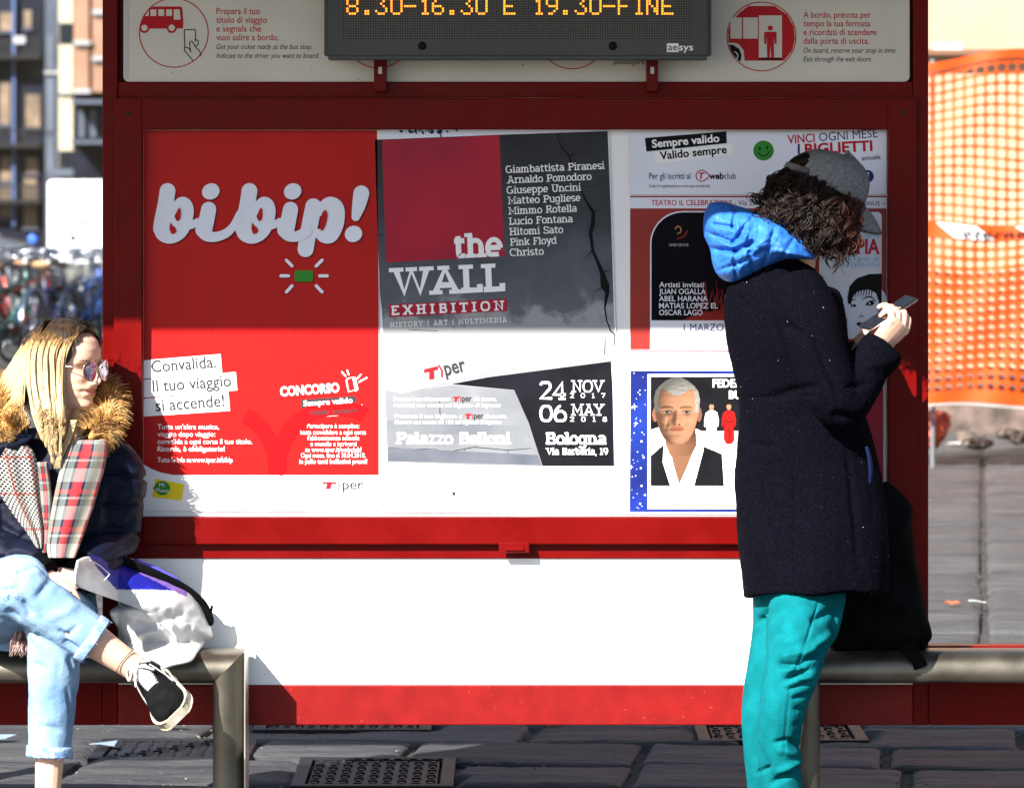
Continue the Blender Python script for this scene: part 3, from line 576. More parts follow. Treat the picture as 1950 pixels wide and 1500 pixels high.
for s, r_, b in (('Giambattista Piranesi', 1153, 330), ('Arnaldo Pomodoro', 1127, 349.7), ('Giuseppe Uncini', 1108, 369.4), ('Matteo Pugliese', 1106, 389), ('Mimmo Rotella', 1100, 408.8), ('Lucio Fontana', 1092, 428.5), ('Hitomi Sato', 1073, 448.2), ('Pink Floyd', 1062, 468), ('Christo', 1036, 487.8)):
    l_ = 963 + (b - 330)*.05; slab(m, s, l_, r_, b, 14, L3, 0, b - (r_ - l_)*.043, t=.15)
m.build('names', [M_PAPER, M_PALEGREY, M_TXTRED, M_GREYINK, M_GREEN], wp); m = MB()
slab(m, '24', 1027, 1080, 761, 35, L3, 0, t=.15); slab(m, 'NOV', 1086, 1153, 747, 23, L3, 0, t=.14); slab(m, '2017', 1085, 1153, 757.5, 9, L3, 0, t=.16, spacing=1.1)
slab(m, '06', 1027, 1080, 803, 32, L3, 0, t=.15); slab(m, 'MAY', 1086, 1153, 791, 22, L3, 0, t=.14); slab(m, '2018', 1085, 1156, 802.5, 9, L3, 0, t=.16, spacing=1.1)
slab(m, 'Bologna', 1037, 1157, 846, 23, L3, 0, t=.2); slab(m, 'Via Barberia, 19', 1038, 1158, 865.5, 13, L3, 0, t=.2)
m.build('dates', [M_PAPER, M_PALEGREY, M_TXTRED, M_GREYINK, M_GREEN], wp); m = MB(); slab(m, 'Palazzo Belloni', 750, 976, 846, 23, L3, 0, t=.22)
for s, l_, r_, b in (('Presenta il tuo abbonamento', 750, 858, 763), ('alla mostra,', 902, 945, 763), ('riceverai uno sconto sul biglietto di ingresso', 750, 954, 775), ('Presenta il tuo biglietto e', 752, 880, 796), ('alla mostra,', 922, 965, 796), ('riceverai uno sconto del 15% sul biglietto di ingresso', 752, 955, 807)): text(m, s, l_, r_, b, 7.5, L3, 0, bold=.01)
text(m, 'www.thewallexhibition.com', 967, 1150, 703, 9, L3, 0, 683, bold=.012)
m.build('small_print', [M_PAPER, M_PALEGREY, M_TXTRED, M_GREYINK, M_GREEN], wp); m = MB()
logo_tper(m, 811, 890, 724, 21, L3, -.24, 2, 3); logo_tper(m, 862, 898, 764, 9, L3, 0, 2, 3); logo_tper(m, 885, 920, 797, 9, L3, 0, 2, 3)
stroke(m, [(754, 716), (762, 748), (945, 704)], 4, L3, 0, smooth=False)
m.build('logo', [M_PAPER, M_PALEGREY, M_TXTRED, M_GREYINK, M_GREEN], wp); m = MB()
rect(m, 861, 936, 867, 943, layer(1), 3); ring(m, 898, 924, 4, 1.2, layer(1), 2); rect(m, 750, 902, 757, 904, layer(1), 4)
m.build('footer_marks', [M_PAPER, M_PALEGREY, M_TXTRED, M_GREYINK, M_GREEN], wp)
# 3 - pass holders' notice
np_ = empty('poster', P(1440, 372, YS), 'white prize notice with slanted black label and green smiley, top right of the case', 'poster')
m = MB(); rect(m, 1198, 251, 1688, 370.5, layer(0), 0, thick=.0006); m.build('sheet', M_SHADEWHITE, np_)
m = MB(); L2 = layer(2); L1 = layer(1)
poly(m, [(1228, 263), (1383, 250.5), (1384, 273), (1231, 289)], L1, 1); poly(m, [(1247, 290), (1395, 274), (1396, 294), (1249, 312)], L1, 0)
text(m, 'Sempre valido', 1242, 1371, 281.5, 14.5, L2, 0, 270, bold=.025); text(m, 'Valido sempre', 1257, 1385, 304, 14.5, L2, 1, 291.5, bold=.025)
m.build('label', [M_PAPER, M_BLACK, M_GREEN, M_TXTRED, M_NAVY, M_GREYINK], np_); m = MB()
ell(m, 1454, 287, 19.5, 19, L1, 2); ell(m, 1447, 283, 2, 3, L2, 1); ell(m, 1461, 281, 2, 3, L2, 1); stroke(m, [(1444, 291), (1451, 297), (1460, 296), (1465, 289)], 1.8, L2, 1)
m.build('smiley', [M_PAPER, M_BLACK, M_GREEN, M_TXTRED, M_NAVY, M_GREYINK], np_); m = MB()
text(m, 'VINCI', 1500, 1552, 274, 16, L1, 3, 270.5, bold=.015); text(m, 'OGNI MESE', 1560, 1672, 269.5, 16, L1, 4, 261.5)
text(m, 'I', 1519, 1523, 293, 18, L1, 4, bold=.02); text(m, 'BIGLIETTI', 1533, 1662, 294, 19, L1, 3, 287, bold=.03)
text(m, 'annuale', 1641, 1677, 306, 9, L1, 4, 303, bold=.01); ell(m, 1652, 336, 12, 12, L1, 4); text(m, 'f', 1650, 1655, 342, 13, L2, 0, bold=.02)
m.build('headline', [M_PAPER, M_BLACK, M_GREEN, M_TXTRED, M_NAVY, M_GREYINK], np_); m = MB()
text(m, 'Per gli iscritti al', 1236, 1315, 341, 11.5, L1, 4, bold=.008)
ring(m, 1336, 335, 10.5, 2, L1, 3, 20, 340); text(m, 'T', 1330, 1342, 341, 12, L1, 3, bold=.03, shear=.15); stroke(m, [(1347, 328), (1350, 335), (1347, 342)], 1.6, L1, 3, smooth=False)
text(m, 'web', 1350, 1378, 341, 12, L1, 1, bold=.03); text(m, 'club', 1379, 1401, 341, 12, L1, 1); text(m, 'Scopri il regolamento su www.tper.it/webclub', 1236, 1352, 357, 6, L1, 5)
m.build('lettering', [M_PAPER, M_BLACK, M_GREEN, M_TXTRED, M_NAVY, M_GREYINK], np_)
# 4 - theatre poster
tp = empty('poster', P(1440, 670, YS), 'brick red theatre poster with black arched picture, behind the woman in the cap', 'poster')
m = MB(); rect(m, 1200, 372, 1688, 669, layer(0), 0, thick=.0006); m.build('sheet', M_SHADEWHITE, tp)
m = MB(); rect(m, 1200, 373, 1688, 376, L1, 0); rect(m, 1200, 397, 1688, 665, L1, 0); rect(m, 1200, 666, 1688, 668, L1, 0); m.build('red_field', M_BRICKRED, tp)
m = MB()
arch = [(1238, 666)] + [(1300 - 62*math.cos(R(a)), 464 - 62*math.sin(R(a))) for a in range(0, 91, 10)] + [(1520, 402), (1520, 666)]
poly(m, arch, layer(2), 0); ar2 = [(1240.5, 610)] + [(1301 - 60.5*math.cos(R(a)), 464 - 59.5*math.sin(R(a))) for a in range(0, 91, 10)] + [(1517, 404.5), (1517, 610)]
poly(m, ar2, layer(3), 1)
stroke(m, [(1286, 436), (1290, 431), (1296, 434), (1296, 442), (1290, 445)], 2.2, layer(4), 2); stroke(m, [(1290, 455), (1302, 450), (1309, 440)], 2.6, layer(4), 3)
text(m, 'UMEN DE FUE', 1274, 1311, 469, 5, layer(4), 5)
poly(m, [(1300, 610), (1330, 596), (1380, 590), (1517, 594), (1517, 610)], layer(4), 3)
for k in range(24):
    a = rnd.uniform(1335, 1390); stroke(m, [(a, rnd.uniform(535, 560)), (a - rnd.uniform(-3, 14), rnd.uniform(570, 585)), (a - rnd.uniform(-4, 24), 598)], [.8, 1.6, .8], layer(4)-.00006*k, 3, n=8)
for s, r_, b in (('Artisti invitati', 1341, 547), ('JUAN OGALLA', 1344, 560), ('ABEL HARANA', 1348, 573.5), ('MATIAS LOPEZ EL', 1367, 587), ('OSCAR LAGO', 1338, 600)): text(m, s, 1255, r_, b, 10, layer(5)-.002, 0, bold=.01)
text(m, '1 MARZO', 1302, 1378, 630, 13.5, layer(3), 4); text(m, 'Anima e corpo', 1288, 1390, 645, 12, layer(3), 5)
m.build('arched_picture', [M_SHADEWHITE, mat('black_picture', (.003, .0025, .005), .5, var=.4, spec=.05), ink('ochre_print', (.4, .2, .05)), ink('dim_red_print', (.22, .02, .015)), M_NAVY, M_PALEGREY], tp)
m = MB(); text(m, 'TEATRO IL CELEBRAZIONI', 1240, 1393, 391, 10, L1, 0, bold=.012); text(m, '- Via Saragozza', 1398, 1480, 391, 10, L1, 1); text(m, 'celebrazioni.it -', 1592, 1684, 391, 10, L1, 1); m.build('lettering', [M_TXTRED, M_GREYINK], tp)
m = MB(); rect(m, 1560, 404, 1679, 645, layer(2), 0, r=8)
text(m, 'DONNE', 1590, 1634, 426, 12, layer(3), 1, bold=.03)
for b, s, l_ in ((453, 'di Franca e Dario', 1572), (497, 'con la regia di', 1580), (508, 'MASTELLONI', 1590)): text(m, s, l_, 1674, b, 8, layer(3), 2, bold=.02)
text(m, 'COPPIA', 1570, 1675, 483, 27, layer(3), 1, bold=.03)
ell(m, 1652, 598, 41, 58, layer(3), 0, rot=8)
poly(m, [(1614, 566), (1618, 545), (1632, 530), (1655, 522), (1679, 521), (1679, 600), (1674, 575), (1668, 558), (1655, 551), (1640, 553), (1630, 557), (1624, 566), (1620, 580), (1615, 578)], layer(4), 3)
for k in range(9): stroke(m, [(1622 + 5*k, 548 - k), (1620 + 5*k, 558), (1617 + 5.2*k, 566 + (k % 3))], [2.5, 1.6, .6], layer(4)-.00006*(k+1), 3, n=8)
stroke(m, [(1617, 576), (1623, 571), (1630, 571)], [1, 2, 1], layer(4)-.0007, 3); stroke(m, [(1642, 571), (1650, 566), (1660, 566), (1666, 572)], [1, 2.2, 2.2, 1], layer(4)-.0007, 3)
ell(m, 1625, 582, 5.5, 3, layer(4), 3); ell(m, 1657, 578, 8, 4, layer(4), 3, rot=-8); ell(m, 1624, 582, 1.5, 1.5, layer(5), 0); ell(m, 1656, 578, 2, 1.8, layer(5), 0)
stroke(m, [(1647, 582), (1657, 574), (1669, 572)], [1, 2.5, .8], layer(4)-.0008, 3); stroke(m, [(1636, 604), (1640, 601), (1644, 603)], 1.6, layer(4), 3); ell(m, 1639, 596, .9, .9, layer(4)-.0001, 3)
poly(m, [(1630, 616), (1636, 613), (1640, 615), (1645, 613), (1651, 615), (1642, 621), (1635, 621)], layer(4), 3); stroke(m, [(1674, 590), (1672, 607), (1662, 622), (1655, 634)], [2, 3, 4, 5], layer(4)-.0009, 3)
m.build('drawn_face', [M_SHADEWHITE, ink('crimson_text', (.5, .02, .06)), M_SKYINK, M_BLACK], tp)
# 5 - show poster with a portrait
cp = empty('poster', P(1440, 976, YS), 'blue starry show poster with a grey haired man in a dark waistcoat, bottom right', 'poster')
m = MB(); rect(m, 1190, 671, 1688, 979, layer(0), 0, thick=.0006); rect(m, 1200, 681, 1545, 682.5, L1, 1); m.build('sheet', [M_PAPER, M_NAVY], cp)
m = MB(); poly(m, [(1201, 706), (1545, 706), (1545, 974), (1199, 974)], L1, 0)
for k in range(40):
    s_ = rnd.choice((.7, .9, 1.2, 2)); ell(m, rnd.uniform(1203, 1230), rnd.uniform(710, 970), s_, s_, layer(2)-.00004*(k % 5), 1, n=7)
for cx, cy, r_ in ((1208, 774, 7), (1211, 806, 5), (1202, 889, 5), (1214, 860, 2.5)):
    poly(m, [(cx + (r_ if i % 2 == 0 else r_*.22)*math.cos(R(45*i)), cy + (r_ if i % 2 == 0 else r_*.22)*math.sin(R(45*i))) for i in range(8)], layer(2)-.0003, 1)
m.build('starry_border', [M_BLUEART, M_PAPER], cp)
m = MB(); rect(m, 1233, 712, 1530, 969, layer(2), 0); rect(m, 1239, 717, 1525, 924, layer(3), 0)
poly(m, [(1239, 717), (1525, 717), (1525, 820), (1335, 820), (1290, 800), (1239, 818)], layer(4), 1)
L5 = layer(5); L6 = layer(6); L7 = layer(7)
for cx, mi_, hs in ((1355, 0, 2), (1388, 3, 2)):
    poly(m, [(cx-4, 781), (cx+4, 781), (cx+11, 785), (cx+14, 800), (cx+13, 812), (cx+10, 812), (cx+9, 802), (cx+10, 838), (cx+4, 845), (cx-5, 845), (cx-10, 836), (cx-9, 802), (cx-11, 813), (cx-14, 812), (cx-14, 799), (cx-11, 786)], L5, mi_)
    ell(m, cx, 774, 4.6, 6.5, L5-.0001, hs); poly(m, [(cx-5, 773), (cx-4, 767), (cx, 766), (cx+4, 767), (cx+5, 773), (cx+3, 770), (cx-3, 770)], L5-.0002, 1); stroke(m, [(cx-9, 800), (cx-2, 804), (cx+8, 801)], 1.2, L5-.0003, 8 if mi_ == 0 else 1); stroke(m, [(cx, 812), (cx+1, 826), (cx, 840)], [.6, 1.2, .6], L5-.0003, 8 if mi_ == 0 else 1)
poly(m, [(1239, 868), (1262, 848), (1275, 842), (1320, 842), (1340, 850), (1374, 864), (1378, 924), (1239, 924)], L5-.0002, 1)            # waistcoat
poly(m, [(1264, 846), (1274, 838), (1316, 838), (1338, 846), (1340, 856), (1322, 924), (1276, 924), (1262, 880)], L6, 0)              # shirt
m.build('portrait', [M_PAPER, mat('charcoal_print', (.006, .006, .008), .5, var=.3, vscale=12, spec=.08), M_SKINPRINT, ink('scarlet_print', (.26, .008, .008)), ink('silver_hair_print', (.25, .235, .225)), ink('brow_print', (.04, .02, .014)), ink('lip_print', (.17, .065, .04)), ink('skin_shade_print', (.20, .092, .055)), ink('shirt_fold_print', (.30, .31, .34))], cp)
def printed_portrait(par):
    """a half-tone picture printed on the paper: tones worked out once on a generic head form"""
    x0, x1, y0, y1, st = 1241, 1340, 716, 868, 1.0
    W, H = int((x1-x0)/st), int((y1-y0)/st); Z = np.full((H, W), -9.0); Nn = np.zeros((H, W, 3)); Hz = np.zeros((H, W)); Hx = np.zeros((H, W))
    k = 128/.224; cx, cb = 1289, 845; zs = np.linspace(0, .2239, 420); an = np.linspace(-math.pi*.62, math.pi*.62, 420)
    F_, B_, W_ = interp(zs, FRONT), interp(zs, BACK), interp(zs, WIDE)*1.02
    A, ZZ = np.meshgrid(an, zs); ca, sa = np.cos(A), np.sin(A)
    X = np.where(ca > 0, F_[:, None], B_[:, None])*np.sign(ca)*np.abs(ca)**.92; S_ = W_[:, None]*np.sign(sa)*np.abs(sa)**.84; aw = np.abs(S_)
    nz_ = interp(ZZ, [(.060, 0), (.064, .010), (.0685, .0225), (.074, .0265), (.080, .0245), (.09, .018), (.1, .011), (.11, .005), (.118, 0)]); sg = interp(ZZ, [(.064, .0135), (.074, .0125), (.09, .0085), (.11, .0075)])
    fr = ca > 0
    X = X + fr*(nz_*np.exp(-(S_/sg)**2) - .012*np.exp(-((ZZ-.106)/.010)**2 - ((aw-.032)/.015)**2) + .005*np.exp(-((ZZ-.121)/.006)**2 - ((aw-.030)/.018)**2) + .005*np.exp(-((ZZ-.084)/.014)**2 - ((aw-.044)/.014)**2) - .0035*np.exp(-((ZZ-.0505)/.0024)**2)*(aw < .024) - .004*np.exp(-((ZZ-.066)/.02)**2 - ((aw-.030-.25*(.078-ZZ))/.005)**2))
    u_ = ((cx + S_*k - x0)/st).astype(int); v_ = ((cb - ZZ*k - y0)/st).astype(int)
    for i in range(420):
        for j in range(420):
            if 0 <= u_[i, j] < W and 0 <= v_[i, j] < H and X[i, j] > Z[v_[i, j], u_[i, j]]: Z[v_[i, j], u_[i, j]] = X[i, j]; Hz[v_[i, j], u_[i, j]] = ZZ[i, j]; Hx[v_[i, j], u_[i, j]] = S_[i, j]
    mask = Z > -5
    for it_ in range(2):
        for r_ in range(1, H-1):
            for c_ in range(1, W-1):
                if not mask[r_, c_] and mask[r_-1:r_+2, c_-1:c_+2].sum() >= 5: q = mask[r_-1:r_+2, c_-1:c_+2]; Z[r_, c_] = Z[r_-1:r_+2, c_-1:c_+2][q].mean(); Hz[r_, c_] = Hz[r_-1:r_+2, c_-1:c_+2][q].mean(); Hx[r_, c_] = Hx[r_-1:r_+2, c_-1:c_+2][q].mean(); mask[r_, c_] = True
    Zs = np.where(mask, Z, 0); gy, gx = np.gradient(Zs*k); sh = np.clip((.55*(-gx)*-1*-1 + .35*gy*-1*-1*-1 + .78)/np.sqrt(1 + gx**2 + gy**2), 0, 1.1)
    m = MB(); cols = []
    neck = [(1266, 842), (1268, 812), (1322, 812), (1325, 846), (1316, 864), (1306, 867), (1276, 867)]
    def inp(x, y, pl):
        c = False; j = len(pl)-1
        for i in range(len(pl)):
            if (pl[i][1] > y) != (pl[j][1] > y) and x < (pl[j][0]-pl[i][0])*(y-pl[i][1])/(pl[j][1]-pl[i][1]+1e-9)+pl[i][0]: c = not c
            j = i
        return c
    for r_ in range(H):
        for c_ in range(W):
            px, py = x0 + c_*st, y0 + r_*st
            if mask[r_, c_]:
                z, w_ = Hz[r_, c_], abs(Hx[r_, c_]); t = .30 + .95*sh[r_, c_]; col = np.array((.235, .118, .070))*t
                hl = .172 - .012*math.cos(w_*55) - max(0, w_-.052)*3.2
                if z > hl or (w_ > .060 and z > .105): g = .5 + .5*noise.noise(Vector((px*.55, py*.22, 3))); col = np.array((.22, .21, .20))*(.45 + .8*g)*(.35 + .9*sh[r_, c_])
                e = ((w_-.032)/.0135)**2 + ((z-.1055)/.0042)**2
                if e < 1: col = np.array((.16, .14, .13)) if (w_-.032)**2 + (z-.1055)**2 > .0052**2 else np.array((.012, .014, .018))
                if abs(z - (.111 - 10*(w_-.032)**2)) < .0016 and abs(w_-.032) < .016: col = col*.25
                if abs(z - (.1225 - 7*(w_-.032)**2)) < .0028 and .012 < w_ < .050: col = col*.42
                if .043 < z < .0585 and w_ < .025 - abs(z-.0505)*1.2: col = col*np.array((.85, .60, .58))
                if abs(z-.0505) < .0013 and w_ < .024: col = col*.3
                if abs(z-.0655) < .003 and .004 < w_ < .011: col = col*.35
                if z < .062: g = .5 + .5*noise.noise(Vector((px*.9, py*.9, 9))); col = col*(.86 + .12*g)
            elif inp(px, py, neck):
                col = np.array((.18, .085, .048))*(.62 + .5*np.clip((px-1262)/50, 0, 1)*0 + .45*np.clip((1322-px)/55, 0, 1))*(.55 + .45*np.clip((py-826)/22, 0, 1))
            elif any(((px - ex)/5.2)**2 + ((py - 789)/13.5)**2 < 1 for ex in (1247, 1331)): col = np.array((.20, .085, .055))*(.75 if px > 1300 else 1.0)
            else: continue
            a, b = P(px, py, layer(8)), P(px+st, py+st, layer(8)); m.add([(a.x, a.y, a.z), (b.x, a.y, a.z), (b.x, a.y, b.z), (a.x, a.y, b.z)], [(0, 3, 2, 1)]); cols.append(col)
    M = bpy.data.materials.new('printed_photograph'); M.use_nodes = True; T = M.node_tree; at = T.nodes.new('ShaderNodeAttribute'); at.attribute_name = 'tone_colour'; B = T.nodes['Principled BSDF']; T.links.new(at.outputs['Color'], B.inputs['Base Color']); B.inputs['Roughness'].default_value = .5; B.inputs['Specular IOR Level'].default_value = .08
    o = m.build('printed_face', M, par); at_ = o.data.attributes.new('tone_colour', 'FLOAT_COLOR', 'FACE'); at_.data.foreach_set('color', np.hstack([np.array(cols), np.ones((len(cols), 1))]).ravel())
    m = MB(); poly(m, [(1278, 864), (1318, 862), (1307, 890), (1293, 921), (1284, 890)], layer(8)+.0002, 0); m.build('printed_neck', ink('neck_print', (.165, .078, .045)), par)
printed_portrait(cp)
m = MB(); text(m, 'FEDER', 1357, 1413, 737, 15, layer(5), 0, bold=.03); text(m, 'BU', 1388, 1412, 759, 15, layer(5), 0, bold=.03); text(m, 'A night in Kinsh', 1262, 1393, 945, 12, layer(3), 1); text(m, '6 MARZO', 1302, 1382, 965, 12, layer(3), 2)
m.build('lettering', [M_PAPER, ink('pink_text', (.62, .30, .30)), M_PALEGREY], cp)
# 6 - narrow crimson poster at the right border
mp = MB(); rect(mp, 1560, 700, 1682, 930, layer(1), 0, thick=.0006); o = mp.build('poster', M_MAGENTA); tag(o, 'plain crimson sheet by the right border of the case, mostly behind the dark coat', 'poster')
# ---------------------------------------------------------------- ground, pavement, covers
def G(px, py):
    d = CAM_H*FPX/(py - 372); return Vector(((px - 975)*d/FPX, d - CAM_D, 0))
m = MB(); m.add([(-400, -60, -.022), (400, -60, -.022), (400, 900, -.022), (-400, 900, -.022)], [(0, 1, 2, 3)])
tag(m.build('ground', mat('joint_earth', (.028, .026, .024), .95, var=.4, vscale=5, bump=.5, bscale=60)), kind='structure')
def stone_material():
    M = mat('paving_stone', (.115, .113, .112), .75, bump=0, spec=.35); T = M.node_tree; L = T.links.new; B = T.nodes['Principled BSDF']
    tc = T.nodes.new('ShaderNodeTexCoord'); mp = T.nodes.new('ShaderNodeMapping'); L(tc.outputs['Object'], mp.inputs[0]); mp.inputs['Scale'].default_value = (1.1, 5.0, 3.0)
    n1 = T.nodes.new('ShaderNodeTexNoise'); n1.inputs['Scale'].default_value = 1.6; n1.inputs['Detail'].default_value = 9; n1.inputs['Roughness'].default_value = .68; L(mp.outputs[0], n1.inputs['Vector'])
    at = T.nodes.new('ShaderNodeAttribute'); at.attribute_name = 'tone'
    r = T.nodes.new('ShaderNodeValToRGB'); L(n1.outputs[0], r.inputs[0]); e = r.color_ramp.elements; e[0].position = .32; e[0].color = (.018, .021, .030, 1); e[1].position = .7; e[1].color = (.115, .114, .113, 1)  # stone mottling; its dark streaks also stand in for tree shadows
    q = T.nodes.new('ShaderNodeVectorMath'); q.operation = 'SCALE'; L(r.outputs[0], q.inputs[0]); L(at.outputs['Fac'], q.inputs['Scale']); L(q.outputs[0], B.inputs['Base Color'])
    n2 = T.nodes.new('ShaderNodeTexNoise'); n2.inputs['Scale'].default_value = 16; n2.inputs['Detail'].default_value = 8; L(mp.outputs[0], n2.inputs['Vector'])
    bp = T.nodes.new('ShaderNodeBump'); bp.inputs['Strength'].default_value = .9; bp.inputs['Distance'].default_value = .022; L(n2.outputs[0], bp.inputs['Height']); L(bp.outputs[0], B.inputs['Normal'])
    return M
m = MB(); m.add([(-60, -60, -.012), (60, -60, -.012), (60, -1.75, -.012), (-60, -1.75, -.012)], [(0, 1, 2, 3)])
tag(m.build('road', mat('asphalt', (.045, .045, .048), .9, var=.25, vscale=3, bump=.5, bscale=150)), kind='structure')  # unseen road, added dark to cut warm bounce onto the shelter
covers = []
def cover_rect(c0, c1): return (min(c0.x, c1.x), max(c0.x, c1.x), min(c0.y, c1.y), max(c0.y, c1.y))
COV = [cover_rect(G(166, 1446), G(490, 1407)), cover_rect(G(552, 1498), G(868, 1443)), cover_rect(G(480, 1391), G(826, 1352)), cover_rect(G(1331, 1411), G(1634, 1378))]
tones = []
pv = MB(); ca, sa = math.cos(R(-5.6)), math.sin(R(-5.6))
y = -1.55; row = 0
while y < 20.5:
    dep = rnd.uniform(.36, .50) if y < 3 else rnd.uniform(.7, 1.0); x = -7.5 + rnd.uniform(0, .8) ; row += 1
    if x > -7.4: x -= .8
    while x < 7.5:
        lng = rnd.uniform(.55, .95) if y < 3 else rnd.uniform(1.3, 1.9)
        if y >= 3 and x < 1.18 < x + lng + .5: lng = 1.18 - x
        x0, x1, y0, y1 = x + .014, x + lng - .014, y + .014, y + dep - .014
        w0 = [Vector((a*ca - b*sa, a*sa + b*ca, 0)) for a, b in ((x0, y0), (x1, y0), (x1, y1), (x0, y1))]
        cx = sum(v.x for v in w0)/4; cy = sum(v.y for v in w0)/4
        nx, ny = 24, 14; h0 = rnd.uniform(-.004, .005); tx, ty = rnd.uniform(-.004, .004), rnd.uniform(-.005, .005); tone = rnd.uniform(.6, 1.05) if y < 3 else rnd.uniform(.92, 1.08)  # near rows toned darker: shelter shade put into the stone colour
        far = cy > 6
        if far: nx, ny = 14, 8; tx = ty = 0; h0 *= .3
        vs = []
        for j in range(ny + 1):
            for i in range(nx + 1):
                u, v = .5 - .5*math.cos(math.pi*i/nx), .5 - .5*math.cos(math.pi*j/ny); jig = .5 if far else 1
                b_ = y0 + (y1-y0)*v
                ed = min(u, 1-u)*lng, min(v, 1-v)*dep
                a = x0 + (x1-x0)*u; a += (jig*.022*noise.noise(Vector((b_*14, row*3.1, x*7 + i))) if i in (0, nx) else 0); b = b_ + (jig*.022*noise.noise(Vector((a*14, row*5.7 + j, x))) if j in (0, ny) else 0)
                e_ = min(ed); z = h0 + tx*(u-.5)*2 + ty*(v-.5)*2 - (.007 if far else .012)*math.exp(-e_/.012) + .005*noise.noise(Vector((a*4, b*9, row))) + .003*noise.noise(Vector((a*15, b*32, row)))
                if i in (0, nx) or j in (0, ny): z -= .010 if far else .022
                q = Vector((a*ca - b*sa, a*sa + b*ca, z))
                for (c0, c1, d0, d1) in COV:
                    if c0 - .012 < q.x < c1 + .012 and d0 - .012 < q.y < d1 + .012: q.z = min(q.z, -.021)
                vs.append(q)
        pv.add(vs, [(j*(nx+1)+i, j*(nx+1)+i+1, (j+1)*(nx+1)+i+1, (j+1)*(nx+1)+i) for j in range(ny) for i in range(nx)])
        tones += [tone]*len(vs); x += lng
    y += dep
o = pv.build('pavement', stone_material(), smooth=True); tag(o, kind='structure')
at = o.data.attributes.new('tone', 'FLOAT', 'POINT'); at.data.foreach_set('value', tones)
M_IRON = mat('cast_iron', (.0065, .007, .010), .6, var=.3, vscale=8, bump=.2, bscale=80, spec=.25)
lab = ['studded iron drain cover behind the bench leg and the hanging shoe', 'studded iron drain cover half in sun in the middle foreground, nearest of them', 'iron drain cover just visible under the red rail in the middle', 'iron drain cover behind the legs in teal trousers']
for (x0, x1, y0, y1), la in zip(COV, lab):
    t = empty('drain_cover', ((x0+x1)/2, (y0+y1)/2, 0), la, 'drain cover', 'iron drain covers in the pavement')
    f = MB(); b = .035
    for a in ((x0, x1, y0, y0+b), (x0, x1, y1-b, y1), (x0, x0+b, y0+b+.001, y1-b-.001), (x1-b, x1, y0+b+.001, y1-b-.001)): f.box(a[0], a[1], a[2], a[3], -.03, .004, .002)
    f.build('frame', M_IRON, t)
    p = MB(); p.box(x0+b+.008, x1-b-.008, y0+b+.008, y1-b-.008, -.03, -.002, .002)
    nx = int((x1-x0-.1)/.034); ny = int((y1-y0-.1)/.05)
    for i in range(nx):
        for j in range(ny):
            cx = x0 + .06 + (x1-x0-.12)*i/(nx-1); cy = y0 + .06 + (y1-y0-.12)*j/(ny-1)
            a, c_ = (.012, .007) if (i+j) % 2 else (.007, .014); p.box(cx-a, cx+a, cy-c_, cy+c_, -.003, .005, .0015, seg=1)
    p.build('plate', M_IRON, t)
gm = MB()
for q in range(1500):
    a = Vector((rnd.uniform(-2.0, 2.0), rnd.uniform(.35, 2.1), -.012 + rnd.uniform(-.006, .010))); s_ = rnd.uniform(.0015, .0055); ball(gm, a, (s_*rnd.uniform(.8, 1.6), s_, s_*.7), 5, 4)
tag(gm.build('grit', mat('grit', (.12, .11, .09), .9, var=.6, vscale=40)), kind='stuff')
# litter on the stones
def litter(px, py, n, mm, lb, sc=.03, nm='litter'):
    g = G(px, py); m = MB()
    for k in range(n):
        c = g + Vector((rnd.uniform(-.12, .12), rnd.uniform(-.05, .05), .012)); a = rnd.uniform(0, 6.28)
        pts = [c + Vector((sc*rnd.uniform(.5, 1)*math.cos(a + 1.26*i), sc*rnd.uniform(.4, .9)*math.sin(a + 1.26*i), rnd.uniform(0, .012))) for i in range(5)]
        top = [q + Vector((0, 0, .002)) for q in pts]; m.add(pts + top, [(4, 3, 2, 1, 0), (5, 6, 7, 8, 9)] + [(i, (i+1) % 5, 5+(i+1) % 5, 5+i) for i in range(5)])
    o = m.build(nm, mm); tag(o, lb, nm.replace('_', ' '))
M_LEAF = mat('dry_leaf', (.10, .055, .025), .8, var=.4, vscale=30)
tag(None or bpy.data.objects['pavement'], kind='structure')
litter(345, 1388, 1, mat('silver_wrapper', (.45, .55, .75), .25, metal=.6), 'crumpled silver wrapper on the stones behind the hanging shoe', .05, 'wrapper')
litter(130, 1424, 1, mat('pale_paper', (.16, .21, .30), .5), 'pale scrap of paper on the stones by the planted leg', .05, 'paper_scrap')
litter(25, 1416, 1, mat('pale_wrapper', (.20, .26, .36), .4), 'flat pale wrapper on the stones at the left edge', .05, 'wrapper')
litter(1865, 1155, 1, mat('orange_scrap', (.6, .12, .04), .6), 'small orange scrap on the stones beyond the glass', .04, 'plastic_scrap')
litter(1878, 1153, 1, mat('white_scrap', (.8, .8, .78), .6), 'small white scrap beside the orange one beyond the glass', .05, 'paper_scrap')
litter(1805, 850, 1, mat('white_rag', (.75, .74, .70), .6), 'white rag on the stones below the orange netting, near the post', .11, 'rag')
litter(1915, 822, 1, mat('white_rag_far', (.75, .74, .70), .6), 'white rag lying under the right end of the orange netting', .12, 'rag')
